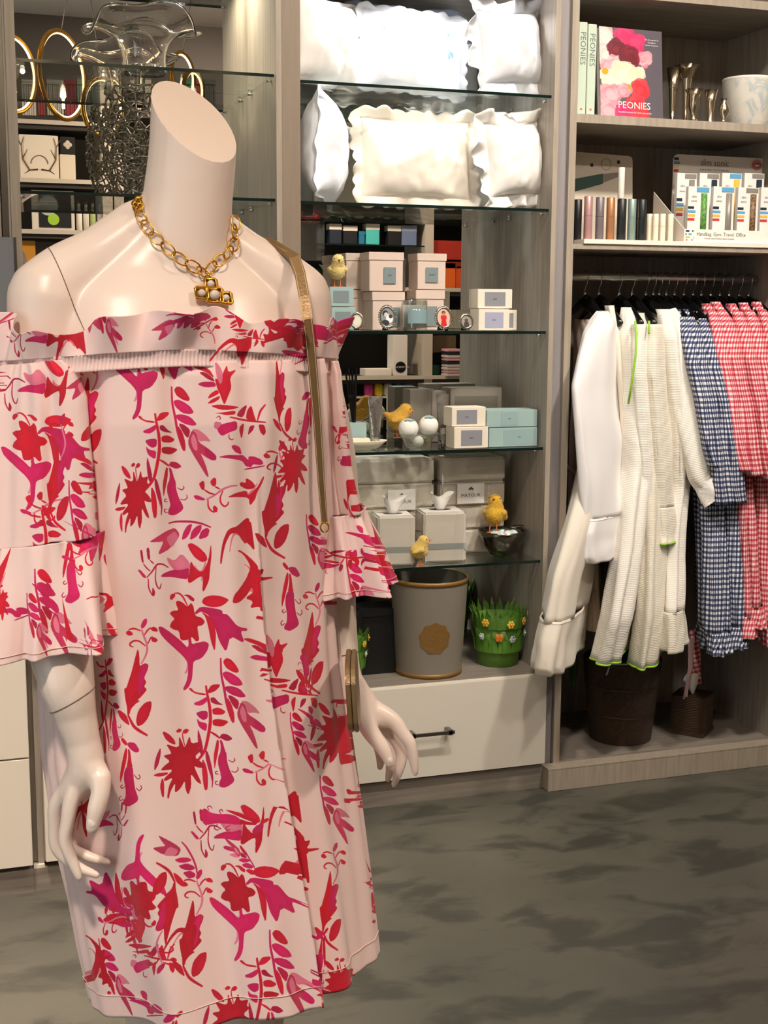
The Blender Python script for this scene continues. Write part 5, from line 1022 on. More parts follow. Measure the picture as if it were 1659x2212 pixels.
# ------------------------------------------------------------ right unit, lower shelf: counter display
zT = 1.660
tr = tag(link('display_tray', G().box(sx(1262, zT, .0), XRi-.004, .0, .25, SB1+.0004, zT-.0004), mat('white_acrylic', 'ece5d8', .3), bev=.001), 'thin white display slab on the shelf above the rail', 'tray')
zT += .0002
def cyl(label, cx, y, ytop, r, col, rough=.35, metal=0, z=None, cap=None):
    z = zT if z is None else z; h = htop(cx, ytop, y)-z; t = thing('mascara_tube', label, 'cosmetic tube', (sx(cx, z, y), y, z), group='cosmetic tubes in a row'); m = mat('tube_'+col, col, rough, metal)
    link('barrel', G().lathe([(r*.94, 0), (r, .0015), (r, h*.55)], 24, cap1=False), m, t, smooth=True); link('cap', G().lathe([(r, h*.555), (r, h-.0015), (r*.92, h)], 24, cap0=False), cap or m, t, smooth=True); return t, h
z0 = SB1+.0004
cyl('black cosmetic tube nearest the post', 1246, .07, 431, .0125, '17181a', z=z0)
cyl('pink cosmetic tube in the row', 1269, .06, 424, .0125, 'b98e8c', .4, .3)
cyl('mauve-grey cosmetic tube in the row', 1294, .06, 426, .0125, '7d7477', .4, .3)
cyl('copper cosmetic tube in the row', 1317, .06, 427, .0125, 'b98258', .35, .4)
_, hh = cyl('charcoal cosmetic tube carrying the white one', 1341, .06, 430, .0138, '202425')
cyl('mint cosmetic tube in the row', 1363, .06, 430, .0125, '8fa39b', .4, .3)
cyl('charcoal cosmetic tube at the right end of the row', 1385, .06, 431, .0125, '1e2324')
cyl('white cosmetic tube standing on the charcoal one', 1341, .06, 362, .0098, 'ece4d8', z=zT+hh+.0005)
for k, cx in enumerate((1402, 1415, 1430, 1447)): cyl('short white cosmetic tube, %s of four' % ('first', 'second', 'third', 'fourth')[k], cx, .05+.02*(k == 0), 462, .0088, 'efe3cb')
# sloping advert card
x0, x1 = bspan(1232, 1366, zT, .21); x0 = max(x0, XRr+.004); w = x1-x0; h = htop(1300, 322, .21)-zT
t = thing('advert_card', 'cream advert card with a green wand picture behind the cosmetic tubes', 'card', ((x0+x1)/2, .21, z0), group=None)
MC = Matrix.Rotation(-.06, 4, 'X'); off = zT-z0
r_ = .012; pts = [(-w/2, 0), (w/2, 0), (w/2, h-r_), (w/2-r_*.3, h-r_*.3), (w/2-r_, h), (-w/2, h+.006)]
link('board', G().prism(pts, 0, .003).xf(MC), mat('advert_board', 'd6c9b6', .5), t)
link('wand_print', G().prism([(-w/2, h*.58), (w*.02, h*.69), (w*.02, h*.80), (-w/2, h*.72)], -.0008, 0).xf(MC), mat('wand_green', '3f5a50', .3), t)
link('wand_print', G().prism([(w*.02, h*.70), (w*.34, h*.79), (w*.36, h*.83), (w*.02, h*.795)], -.0008, 0).xf(MC), mat('wand_grey', '8c8379', .3), t)
g = G().tube([(w*.07+.017*cos(a), -.0006, h*.90+.017*sin(a)) for a in [2*pi*i/28 for i in range(28)]], .0006, 5, closed=True); link('dial_print', g.xf(MC), mat('print_grey', '3c4448'), t)
for qx, qz in ((-.16, .885), (.27, .93)): link('dot_print', G().lathe([(.006, 0), (.006, .0006)], 16).xf(MC @ Matrix.Translation((w*qx, -.0002, h*qz)) @ Matrix.Rotation(pi/2, 4, 'X')), mat('print_grey', '3c4448'), t)
# toothbrush counter display
x0, x1 = bspan(1448, 1645, zT, .20); w = x1-x0; h = htop(1545, 337, .20)-zT
t = thing('counter_display', 'white counter display with bold coloured bars and a smiling mouth picture', 'display', ((x0+x1)/2, .1, zT))
CARD = mat('display_card', 'ddd3c6', .45); NAVY = mat('bar_navy', '1d2738', .5); SKY = mat('bar_blue', '5fa4cf', .5); YEL = mat('bar_yellow', 'e4b84c', .5); REDB = mat('bar_red', 'c93a44', .5); r_ = .014
link('header_board', G().prism([(-w/2, 0), (w/2, 0), (w/2, h-r_), (w/2-r_*.3, h-r_*.3), (w/2-r_, h), (-w/2+r_, h), (-w/2+r_*.3, h-r_*.3), (-w/2, h-r_)], .1, .1035), CARD, t)
text_mesh('slim sonic', .029, mat('print_taupe', '6d655e', .6), t, Matrix.Translation((-.02, .0994, h-.022)) @ FRONT, squash=.9)
text_mesh('SLIM SONIC TOOTHBRUSH', .0088, mat('print_taupe', '6d655e', .6), t, Matrix.Translation((-.02, .0994, h-.044)) @ FRONT)
for i, mm in enumerate((NAVY, SKY, YEL, REDB)): link('printed_bar', G().box(-w/2+.002, -w/2+.018+.005*(i == 1), .099, .1, h-.018-.012*i, h-.010-.012*i), mm, t)
g = G(); g.grid(lambda i, j: (w*.40+.019*(j/4)*cos(2*pi*i/24), .0992, h-.022+.017*(j/4)*sin(2*pi*i/24)), 24, 5, True); link('mouth_print', g, mat('lip_pink', 'c4807a', .5), t)
link('mouth_print', G().prism([(w*.40-.013, h-.023), (w*.40, h-.029), (w*.40+.013, h-.022), (w*.40, h-.0205)], .0986, .0990), WHITE, t)
link('mouth_print', G().tube([(w*.40-.015, .0988, h-.022), (w*.40-.006, .0988, h-.0165), (w*.40, .0988, h-.018), (w*.40+.007, .0988, h-.0165), (w*.40+.015, .0988, h-.0215), (w*.40+.002, .0988, h-.031), (w*.40-.015, .0988, h-.022)], .0016, 6), REDB, t)
xf0 = sx(1478, zT, .012)-(x0+x1)/2; hf = htop(1570, 497, .012)-zT
link('front_panel', G().box(xf0, w/2+.03, -.088, -.085, 0, hf), mat('display_white', 'f3ece0', .4), t)
link('side_wall', G().prism([(-.088, 0), (.1, 0), (.1, .16), (.085, .15), (-.088, hf)], xf0-.0025, xf0, 'x'), CARD, t)
text_mesh('Handbag. Gym. Travel. Office', .0155, mat('print_taupe', '6d655e', .6), t, Matrix.Translation((xf0+.127, -.0884, hf*.62)) @ FRONT, squash=.92)
text_mesh('charcoal infused bristles, battery included', .0062, mat('print_taupe', '6d655e', .6), t, Matrix.Translation((xf0+.12, -.0884, hf*.28)) @ FRONT)
for (dx, dz, wd, mm) in ((.004, .78, .012, NAVY), (.026, .78, .004, NAVY), (.002, .52, .006, SKY), (.014, .52, .01, SKY), (.004, .28, .014, YEL), (.03, .26, .004, YEL), (.006, .06, .004, REDB), (.024, .06, .004, REDB)): link('printed_bar', G().box(xf0+dx, xf0+dx+wd, -.0886, -.088, hf*dz, hf*dz+.005), mm, t)
GG = mat('brush_green_check', '6fae4c', .5, noise_amt=.5, nscale=120, col2='2f5c2c'); LEO = mat('brush_leopard', 'a07a52', .5, noise_amt=.9, nscale=160, col2='2a1b12'); GRY = mat('brush_grey', '9c958c', .4, .3)
def pack(label, xl, xr, ytop, y, bm_, top):
    x0_, x1_ = bspan(xl, xr, zT, y); w_ = x1_-x0_; h_ = htop((xl+xr)/2, ytop, y)-zT; q = thing('toothbrush_pack', label, 'toothbrush pack', ((x0_+x1_)/2, y, zT), group='boxed slim toothbrushes in the counter display')
    link('carton', G().box(-w_/2, w_/2, 0, .016, 0, h_), WHITE, q, bev=.0006)
    link('hang_tab', G().box(-w_*.12, w_*.46, -.0012, 0, h_-.016, h_-.002), SKY if top else GRY, q)
    link('toothbrush', G().tube([(w_*.22, -.002, 0.002), (w_*.22, -.002, h_-.020)], w_*.13, 10), bm_, q, smooth=True)
    for i, mm in enumerate((NAVY, SKY, YEL, REDB)): link('printed_bar', G().box(-w_/2, -w_/2+w_*(.28, .36, .34, .32)[i], -.0006, 0, h_*(.60-.07*i), h_*(.645-.07*i)), mm, q)
    text_mesh('slim', .010, mat('print_taupe', '6d655e'), q, Matrix.Translation((-w_*.22, -.0006, h_*.82)) @ FRONT); text_mesh('sonic', .010, mat('print_taupe', '6d655e'), q, Matrix.Translation((-w_*.22, -.0006, h_*.745)) @ FRONT)
pack('boxed toothbrush with green check handle, front row', 1483, 1529, 403, .05, GG, True); pack('boxed toothbrush with grey handle, front row', 1537, 1582, 403, .05, GRY, True); pack('boxed toothbrush with leopard-print handle, front row', 1590, 1634, 405, .05, LEO, False); pack('boxed toothbrush at the right end of the front row', 1639, 1685, 405, .05, mat('brush_rose', 'c4848a', .4), True)
for k, xl in enumerate((1458, 1506, 1554, 1602)): pack('boxed toothbrush in the back row, %s from the left' % ('first', 'second', 'third', 'fourth')[k], xl, xl+42, 374, .12, (GRY, NAVY, YEL, NAVY)[k], k == 2)

# ------------------------------------------------------------ clothes rail
def gingham(name, c0, c1, c2, k):
    m = bpy.data.materials.new(name); m.use_nodes = True; N = m.node_tree.nodes; L = m.node_tree.links; b = N['Principled BSDF']; uvn = N.new('ShaderNodeUVMap'); sp_ = N.new('ShaderNodeSeparateXYZ'); L.new(uvn.outputs[0], sp_.inputs[0]); outs = []
    for ax in (0, 1):
        a = N.new('ShaderNodeMath'); a.operation = 'MULTIPLY'; a.inputs[1].default_value = k; L.new(sp_.outputs[ax], a.inputs[0])
        f_ = N.new('ShaderNodeMath'); f_.operation = 'FRACT'; L.new(a.outputs[0], f_.inputs[0]); g_ = N.new('ShaderNodeMath'); g_.operation = 'GREATER_THAN'; g_.inputs[1].default_value = .5; L.new(f_.outputs[0], g_.inputs[0]); outs.append(g_)
    s_ = N.new('ShaderNodeMath'); s_.operation = 'ADD'; L.new(outs[0].outputs[0], s_.inputs[0]); L.new(outs[1].outputs[0], s_.inputs[1]); d = N.new('ShaderNodeMath'); d.operation = 'MULTIPLY'; d.inputs[1].default_value = .5; L.new(s_.outputs[0], d.inputs[0])
    r = N.new('ShaderNodeValToRGB'); r.color_ramp.interpolation = 'CONSTANT'; e = r.color_ramp.elements; e[0].position = 0; e[0].color = s2l(c0); e[1].position = .25; e[1].color = s2l(c1); q = e.new(.75); q.color = s2l(c2)
    L.new(d.outputs[0], r.inputs[0]); L.new(r.outputs[0], b.inputs['Base Color']); b.inputs['Roughness'].default_value = .85; return m
def waffle(name, col, k=170):
    m = bpy.data.materials.new(name); m.use_nodes = True; N = m.node_tree.nodes; L = m.node_tree.links; b = N['Principled BSDF']; b.inputs['Base Color'].default_value = s2l(col); b.inputs['Roughness'].default_value = .9; b.inputs['Sheen Weight'].default_value = .25
    uvn = N.new('ShaderNodeUVMap'); w1 = N.new('ShaderNodeTexWave'); w1.bands_direction = 'Y'; w1.inputs['Scale'].default_value = 62; L.new(uvn.outputs[0], w1.inputs[0]); bp = N.new('ShaderNodeBump'); bp.inputs['Strength'].default_value = .35; bp.inputs['Distance'].default_value = .0015; L.new(w1.outputs[0], bp.inputs['Height']); L.new(bp.outputs[0], b.inputs['Normal']); return m
PIQ = mat('white_pique', 'ece8e6', .9, sheen=.25, bump=.08, bscale=25); IVO = mat('ivory_cotton', 'e7dccb', .9, sheen=.25, bump=.08, bscale=25); BLU = mat('blush_cotton', 'd9c3b2', .9, sheen=.2)
WAF = waffle('white_waffle', 'ece6da'); WAF2 = waffle('ivory_waffle', 'e6decc'); LIME = mat('lime_piping', '9ad23a', .6)
NVG = gingham('navy_gingham', 'e6e4e2', '5d6684', '1c2340', 62); RDG = gingham('red_gingham', 'efdcd6', 'd9727c', 'b8283a', 62)
GALV = {}
def drape(rows, alpha, t0, folds=.012, kf=7, seed=0, nu=72, nv=46, wavy=0, closed_top=False):
    """rows of (py, left px, right px, centre depth Y): a hanging cloth tube, long axis turned by alpha from the wall line"""
    rg = random.Random(seed); p1, p2, p3 = [rg.uniform(0, 6.28) for _ in range(3)]; ys = [r[0] for r in rows]; V = []; UVs = []
    ga = Vector((cos(alpha), sin(alpha), 0)); gb = Vector((-sin(alpha), cos(alpha), 0))
    for j in range(nv):
        y = ys[0]+(ys[-1]-ys[0])*j/(nv-1); i = max(k for k in range(len(rows)-1) if ys[k] <= y+1e-6); f = (y-ys[i])/(ys[i+1]-ys[i]); f = f*f*(3-2*f) if wavy == 2 else f
        xl, xr, Y = [a+(b-a)*f for a, b in zip(rows[i][1:], rows[i+1][1:])]
        A = PY(xl, y, Y); B = PY(xr, y, Y); c = (A+B)/2; vd = Vector((c.x-CAM.x, c.y-CAM.y, 0)).normalized(); pv = Vector((vd.y, -vd.x, 0)); half = abs((B-A).dot(pv))/2
        t = min(t0, half*.9); Ls = math.sqrt(max(t*t, (half*half-(t*gb.dot(pv))**2)/max(.02, ga.dot(pv)**2))); q = j/(nv-1)
        Ls = min(Ls, half*2.6)
        for k in range(nu+1):
            a = 2*pi*k/nu; fo = folds*(.25+.75*q)*(sin(kf*a+p1+1.5*q)+.5*sin((kf+4)*a+p2))*.6; e_ = .8
            ca, sa = cos(a), sin(a); xx = math.copysign(abs(ca)**e_, ca)*(Ls+fo*.6); yy = math.copysign(abs(sa)**e_, sa)*(t+fo)
            V.append(c+ga*xx+gb*yy+(gb*math.copysign(1, yy)*.006+ga*.004)*noise.noise(Vector((k*.14+seed, j*.11, seed*1.7)))*(.4+q)+ZV*(wavy if wavy != 2 else 0)*sin(3*a+p3)*q*.0); UVs.append((a/(2*pi)*(2*(Ls+t)*1.6), -c.z))
    F = [(j*(nu+1)+k, j*(nu+1)+k+1, (j+1)*(nu+1)+k+1, (j+1)*(nu+1)+k) for j in range(nv-1) for k in range(nu)]
    g = G(); g.v = [tuple(v) for v in V]; g.f = F; return g, UVs, (nu+1, nv)
def cloth_part(name, rows, alpha, t0, m, par, thick=.0016, **k):
    g, uv, (w_, h_) = drape(rows, alpha, t0, **k); o = link(name, g, m, par, smooth=True, uv=uv, fix=False)
    s_ = o.modifiers.new('thick', 'SOLIDIFY'); s_.thickness = thick; s_.offset = 0; return o, g, w_, h_
def piping(g, w_, row, par, m, r=.0028, a=0, b=None):
    pts = [g.v[row*w_+k] for k in range(a, b or w_-1)]; link('piping', G().tube(pts, r, 6, closed=b is None), m, par, smooth=True)
def hanger(px_, par_label, zt=None, tilt=0.0, grp='black hangers on the chrome rail'):
    X = onZ(px_, RODZ, RODY); t = thing('coat_hanger', par_label, 'hanger', (X, RODY, RODZ), 0, grp)
    hk = [(0, .0, -.06), (0, .0, -.045), (0, -.004, -.032), (0, -.016, -.020), (0, -.021, 0.0), (0, -.0135, .0145), (0, 0, .0185), (0, .012, .0155), (0, .018, .006)]
    link('hook', G().tube(hk, .0016, 8), CHROME, t, smooth=True)
    g = G(); pts = []
    for i in range(17):
        q = i/8-1; pts.append(((0, q*.145, -.072-.060*abs(q)**1.15-.012*q*q), .021-.009*abs(q)))
    g.tube([p for p, r in pts], [r for p, r in pts], 10, flat=.55); link('shoulder_bar', g, mat('hanger_black', '0a0a0b', .25), t, smooth=True)
    link('ferrule', G().lathe([(.005, -.058), (.006, -.050), (.003, -.042)], 10), CHROME, t, smooth=True); return t
HP = [1264, 1294, 1338, 1366, 1396, 1412, 1425, 1440, 1458, 1478, 1498, 1516, 1536, 1556]
HN = ['under the blush robe', 'under the white robe', 'of the first lime-piped robe', 'of the second lime-piped robe', 'of the white waffle robe', 'of the first navy gingham shirt', 'of the second navy gingham shirt', 'of the third navy gingham shirt', 'of the first red gingham shirt', 'of the second red gingham shirt', 'of the third red gingham shirt', 'of the fourth red gingham shirt', 'of the fifth red gingham shirt', 'of the sixth red gingham shirt']
for k, p_ in enumerate(HP): hanger(p_, "black hanger %s" % HN[k])
for p_ in (1576, 1598, 1618, 1638, 1656): hanger(p_, "black hanger towards the right end of the rail")
def garment(name, label, cat, pbase, group): 
    return thing(name, label, cat, tuple(pbase), group=group, wspace=True)
GR = 'robes and shirts on the clothes rail'
AL = 1.25
# blush robe at the back left
t = garment('robe', 'blush robe hanging behind the white one, beside the post', 'robe', (.56, .25, .5), GR)
cloth_part('robe_body', [(690, 1236, 1285, .28), (760, 1232, 1300, .28), (1000, 1222, 1290, .27), (1030, 1220, 1290, .27), (1200, 1212, 1310, .27), (1330, 1206, 1320, .27)], AL, .03, BLU, t, seed=1)
link('belt', G().tube([PY(1216, 1000, .13), PY(1232, 1014, .12), PY(1243, 1026, .12)], .006, 8), BLU, t, smooth=True)
# white robe with ruffled cuff and hem
t = garment('robe', 'plain white robe with ruffled cuff and wide ruffled hem, leftmost on the rail', 'robe', (.56, .1, .35), GR)
cloth_part('robe_body', [(672, 1294, 1322, .15), (700, 1272, 1332, .15), (740, 1256, 1338, .15), (860, 1244, 1350, .13), (1000, 1240, 1345, .10), (1120, 1205, 1330, .055), (1220, 1172, 1300, .02), (1310, 1156, 1286, .0)], AL-.3, .05, IVO, t, seed=3, folds=.016, kf=6)
o, g, w_, h_ = cloth_part('hem_ruffle', [(1306, 1156, 1286, .0), (1350, 1143, 1283, -.004), (1400, 1135, 1280, -.006), (1414, 1138, 1277, -.006)], AL-.3, .055, IVO, t, seed=4, folds=.011, kf=11, nv=24)
piping(g, w_, 1, t, IVO, .0022)
o, g, w_, h_ = cloth_part('sleeve', [(672, 1290, 1312, .06), (690, 1276, 1326, .056), (720, 1262, 1336, .05), (770, 1250, 1345, .045), (830, 1238, 1350, .04), (880, 1242, 1358, .038), (960, 1250, 1370, .035), (1060, 1259, 1380, .03), (1104, 1264, 1386, .03)], AL-.55, .036, PIQ, t, seed=5, folds=.012, kf=5)
o, g, w_, h_ = cloth_part('cuff_ruffle', [(1102, 1264, 1386, .03), (1130, 1259, 1392, .028), (1180, 1262, 1395, .026), (1192, 1266, 1394, .026)], AL-.55, .040, PIQ, t, seed=6, folds=.010, kf=11, nv=24); piping(g, w_, 1, t, PIQ, .002)
cloth_part('collar', [(660, 1306, 1326, .13), (690, 1302, 1336, .12), (740, 1306, 1346, .11), (900, 1322, 1358, .09), (1010, 1336, 1366, .08)], AL, .012, IVO, t, seed=7, folds=.003)
# lime-piped waffle robes
for k, (dx, lab) in enumerate(((0, 'white waffle robe with lime piping, nearer the white robe'), (30, 'white waffle robe with lime piping, second one'))):
    t = garment('robe', lab, 'robe', (.68+.05*k, .15, .38), GR); yy = .12+.01*k
    rows_ = ([(664, 1344, 1364, yy), (690, 1338, 1378, yy), (730, 1334, 1394, yy), (860, 1336, 1410, yy), (1000, 1342, 1424, yy-.02), (1150, 1312, 1430, yy-.05), (1300, 1276, 1424, yy-.08), (1360, 1268, 1400, yy-.09), (1398, 1264, 1382, yy-.1)], [(676, 1374, 1394, yy), (700, 1366, 1406, yy), (740, 1362, 1424, yy), (860, 1366, 1440, yy), (1000, 1372, 1452, yy-.02), (1150, 1366, 1464, yy-.04), (1300, 1352, 1476, yy-.06), (1360, 1346, 1466, yy-.07), (1408, 1342, 1456, yy-.08)])[k]
    o, g, w_, h_ = cloth_part('robe_body', rows_, AL-.3, .046, WAF if k == 0 else WAF2, t, seed=10+k, folds=.020, kf=7)
    piping(g, w_, h_-1, t, LIME, .0032)
    o, g, w_, h_ = cloth_part('sleeve', [(700, 1366+dx, 1404+dx, .05), (800, 1364+dx, 1414+dx, .045), (1000, 1380+dx, 1432+dx, .04), (1090, 1388+dx*.9, 1440+dx*.9, .04)], AL-.4, .026, WAF if k == 0 else WAF2, t, seed=13+k, folds=.005, kf=4)
    o, g, w_, h_ = cloth_part('cuff_ruffle', [(1088, 1388+dx*.9, 1440+dx*.9, .04), (1150, 1388+dx, 1448+dx, .038), (1188-k*26, 1386+dx, 1452+dx, .036)], AL-.4, .030, WAF if k == 0 else WAF2, t, seed=16+k, folds=.012, kf=7, nv=20); piping(g, w_, h_-1, t, LIME, .003)
    link('piping', G().tube([PY(1372+dx, 694, .0), PY(1375+dx*.9, 720, -.02), PY(1373+dx*.9, 770, -.028), PY(1364+dx, 830, -.02), PY(1357+dx, 872, .0)][:5 if k == 0 else 2], .0034, 8), LIME, t, smooth=True)
# white waffle robe with sleeve pushed forward
t = garment('robe', 'white waffle robe with its sleeve held out to the front right', 'robe', (.78, .1, .45), GR)
cloth_part('robe_body', [(668, 1416, 1450, .12), (720, 1412, 1480, .12), (900, 1432, 1500, .10), (1050, 1440, 1490, .08), (1200, 1420, 1480, .05), (1300, 1400, 1494, .03)], AL-.2, .035, WAF, t, seed=20, folds=.014, kf=6)
o, g, w_, h_ = cloth_part('hem_ruffle', [(1298, 1400, 1494, .03), (1340, 1398, 1502, .028), (1378, 1396, 1506, .026)], AL-.2, .04, WAF2, t, seed=21, folds=.014, kf=8, nv=18)
# the held-out sleeve runs along its own line
def limb(name, pts, m, par, n=36, fold=.004, uvs=True, thick=.0014):
    P = [Vector(p) for p, r in pts]; pp = []; rr = []
    for k in range(len(P)-1):
        p0, p1_, p2_, p3_ = P[max(k-1, 0)], P[k], P[k+1], P[min(k+2, len(P)-1)]
        for i in range(8):
            tt = i/8; pp.append(.5*((2*p1_)+(p2_-p0)*tt+(2*p0-5*p1_+4*p2_-p3_)*tt*tt+(3*p1_-p0-3*p2_+p3_)*tt**3)); rr.append(pts[k][1]+(pts[k+1][1]-pts[k][1])*tt)
    pp.append(P[-1]); rr.append(pts[-1][1]); v = []; uv = []; d_ = 0; nn = Vector((0, 1, 0))
    for k in range(len(pp)):
        tg = (pp[min(k+1, len(pp)-1)]-pp[max(k-1, 0)]).normalized(); nn = (nn-tg*nn.dot(tg)).normalized(); bb = tg.cross(nn); d_ += (pp[k]-pp[k-1]).length if k else 0
        for i in range(n+1):
            a = 2*pi*i/n; q = rr[k]+fold*sin(4*a+k*.15)*(.4+.6*k/len(pp)); v.append(pp[k]+nn*cos(a)*q*.62+bb*sin(a)*q); uv.append((a/(2*pi)*2*pi*rr[0], -d_))
    f = [(k*(n+1)+i, k*(n+1)+i+1, (k+1)*(n+1)+i+1, (k+1)*(n+1)+i) for k in range(len(pp)-1) for i in range(n)]
    g = G(); g.v = [tuple(x_) for x_ in v]; g.f = f; o = link(name, g, m, par, smooth=True, uv=uv, fix=False); s_ = o.modifiers.new('t', 'SOLIDIFY'); s_.thickness = thick; return o
limb('sleeve', [(PY(1440, 672, .08), .030), (PY(1464, 740, .05), .046), (PY(1482, 850, .02), .054), (PY(1502, 950, -.01), .052), (PY(1516, 1020, -.03), .048), (PY(1528, 1042, -.035), .040)], WAF, t)
limb('cuff', [(PY(1526, 1034, -.036), .045), (PY(1540, 1056, -.044), .050), (PY(1550, 1070, -.048), .054)], mat('lace_trim', 'f0ebe4', .8, bump=.3, bscale=120), t, fold=.006)
# gingham shirts
def shirt(label, x0, m, kind, yb, seed, hem, sl, top=660):
    t = garment('nightshirt', label, 'shirt', PY(x0, hem, .1), GR)
    o, g, w_, h_ = cloth_part('shirt_body', [(top, x0-14, x0+10, .16), (top+50, x0-14, x0+36, .15), (860, x0+6, x0+66, .13), (1000, x0+20, x0+86, .11), (1150, x0+26, x0+104, .09), (hem-40, x0+28, x0+116, .06)], AL-.15, .034, m, t, seed=seed, folds=.015, kf=6)
    o, g, w_, h_ = cloth_part('hem_frill', [(hem-42, x0+28, x0+116, .06), (hem-8, x0+26, x0+126, .056), (hem, x0+26, x0+128, .055)], AL-.15, .038, m, t, seed=seed+1, folds=.016, kf=13, nv=14)
    cloth_part('sleeve', [(top+8, x0+2, x0+20, .08), (top+40, x0+4, x0+44, .07), (top+110, x0+12, x0+72, .05), (860, x0+30, x0+92, .03), (960, x0+44, x0+108, .01), (sl, x0+56, x0+120, .0)], AL-.35, .030, m, t, seed=seed+2, folds=.006, kf=4)
    cloth_part('collar', [(top-8, x0-9, x0+7, .13), (top+8, x0-12, x0+13, .13), (top+26, x0-10, x0+20, .13)], AL, .020, m, t, seed=seed+3, folds=.010, kf=11, nv=12)
    return t
shirt('navy gingham nightshirt behind the white waffle robe', 1462, NVG, 0, 0, 30, 1386, 1000, 676)
shirt('navy gingham nightshirt with frilled hem, middle of three', 1478, NVG, 0, 0, 34, 1380, 1080, 676)
shirt('navy gingham nightshirt next to the red ones', 1506, NVG, 0, 0, 38, 1372, 1078, 680)
shirt('red gingham nightshirt next to the navy ones', 1526, RDG, 0, 0, 42, 1350, 1010, 664)
shirt('red gingham nightshirt, second from the navy ones', 1546, RDG, 0, 0, 46, 1330, 1020, 660)
shirt('red gingham nightshirt, third from the navy ones', 1580, RDG, 0, 0, 50, 1372, 1030, 664)
shirt('red gingham nightshirt, fourth from the navy ones', 1606, RDG, 0, 0, 54, 1360, 1050, 662)
shirt('red gingham nightshirt at the right edge of the picture', 1634, RDG, 0, 0, 58, 1380, 1050, 660)
tb = garment('fabric_tie', 'red gingham tie end dangling above the tissue box', 'tie', PY(1500, 1478, .12), GR)
g, uv, _ = drape([(1360, 1488, 1512, .14), (1420, 1492, 1514, .14), (1478, 1500, 1515, .14)], .4, .004, folds=.002, nu=24, nv=20); link('tie_tail', g, RDG, tb, smooth=True, uv=uv, fix=False)
g, uv, _ = drape([(1380, 1486, 1500, .11), (1440, 1486, 1497, .11), (1510, 1476, 1484, .11)], .4, .003, folds=.001, nu=24, nv=20); link('tie_tail', g, mat('pale_pink_lining', 'c9a8a4', .9), tb, smooth=True, uv=uv, fix=False)
# ------------------------------------------------------------ wicker on the wardrobe floor
def wicker(name, c0, c1, rows, cols):
    m = bpy.data.materials.new(name); m.use_nodes = True; N = m.node_tree.nodes; L = m.node_tree.links; b = N['Principled BSDF']; uvn = N.new('ShaderNodeUVMap'); mp = N.new('ShaderNodeMapping'); mp.inputs['Rotation'].default_value = (0, 0, .5); L.new(uvn.outputs[0], mp.inputs[0])
    w1 = N.new('ShaderNodeTexWave'); w1.inputs['Scale'].default_value = cols; w1.inputs['Distortion'].default_value = 1.5; L.new(mp.outputs[0], w1.inputs[0]); r = N.new('ShaderNodeValToRGB'); r.color_ramp.elements[0].color = s2l(c0); r.color_ramp.elements[1].color = s2l(c1); L.new(w1.outputs[0], r.inputs[0]); L.new(r.outputs[0], b.inputs['Base Color']); b.inputs['Roughness'].default_value = .5
    bp = N.new('ShaderNodeBump'); bp.inputs['Strength'].default_value = .7; bp.inputs['Distance'].default_value = .004; L.new(w1.outputs[0], bp.inputs['Height']); L.new(bp.outputs[0], b.inputs['Normal']); return m
WK = wicker('dark_wicker', '2a1b10', '5d4129', 1, 75)
zD = .0756; xb = onZ(1352, zD, .12); yb = .16
t = thing('wicker_basket', 'dark brown woven wicker waste basket under the robes', 'basket', (xb, yb, zD))
HB = htop(1340, 1420, .16)-zD
def coil(r0, r1, z0_, z1_, n=64, rr=.0024):
    g = G(); k = int((z1_-z0_)/.0046); uv = []
    rows_ = []
    for j in range(k*4+1):
        q = j/(k*4); r = r0+(r1-r0)*q; bulge = .0016*abs(sin(pi*j/4)); rows_.append((r+bulge, z0_+(z1_-z0_)*q))
    return rows_
rows_ = coil(.098, .125, 0, HB); nn_ = 72
g = G().grid(lambda i, j: (rows_[j][0]*cos(2*pi*i/nn_), rows_[j][0]*sin(2*pi*i/nn_), rows_[j][1]), nn_+1, len(rows_)); link('woven_wall', g, WK, t, smooth=True, uv=[(i/nn_*.72, rows_[j][1]) for j in range(len(rows_)) for i in range(nn_+1)], fix=False)
link('inner_wall', G().lathe([(.091, .004), (.119, HB)], 48, cap1=False), mat('wicker_inside', '1d130b', .7), t, smooth=True)
link('rim', G().tube([(.122*cos(a), .122*sin(a), HB) for a in [2*pi*i/60 for i in range(60)]], .0046, 8, closed=True), mat('wicker_rim', '4b3420', .5, bump=.5, bscale=160), t, smooth=True)
for k, zz in enumerate((.35, .7)): link('braid', G().tube([((.098+.027*zz+.002)*cos(a), (.098+.027*zz+.002)*sin(a), HB*zz) for a in [2*pi*i/60 for i in range(60)]], .0032, 6, closed=True), MATS['wicker_rim'], t, smooth=True)
cb = thing('cotton_rope', 'thin white rope draped over the rim of the wicker basket', 'rope', (xb-.07, yb-.08, zD+HB)); link('cord', G().tube([(-.03, .0, -.03), (-.02, -.004, .006), (.02, -.03, .009), (.05, -.036, .008), (.07, -.034, -.01)], .003, 8), mat('white_cotton_cord', 'b9b4ac', .8), cb, smooth=True)
pot = thing('tulip_leaf', 'green leaf hanging behind the wicker basket near the post', 'leaf', (onZ(1240, .35, .3), .3, .20)); g = G(); g.grid(lambda i, j: ((i/4-.5)*.035*sin(pi*min(.98, j/10+.04)), .006*sin(pi*i/4), .17*j/10), 5, 11); lo_ = link('leaf_blade', g, mat('leaf_green', '4c6a33', .5), pot, smooth=True); lo_.modifiers.new('t', 'SOLIDIFY').thickness = .001
xt = onZ(1500, zD, .12); t = thing('tissue_box', 'square dark wicker tissue box cover with a white tissue', 'tissue box', (xt, .14, zD), .72); s_ = .056; HT = htop(1500, 1497, .14)-zD
rows2 = coil(s_, s_, 0, HT)
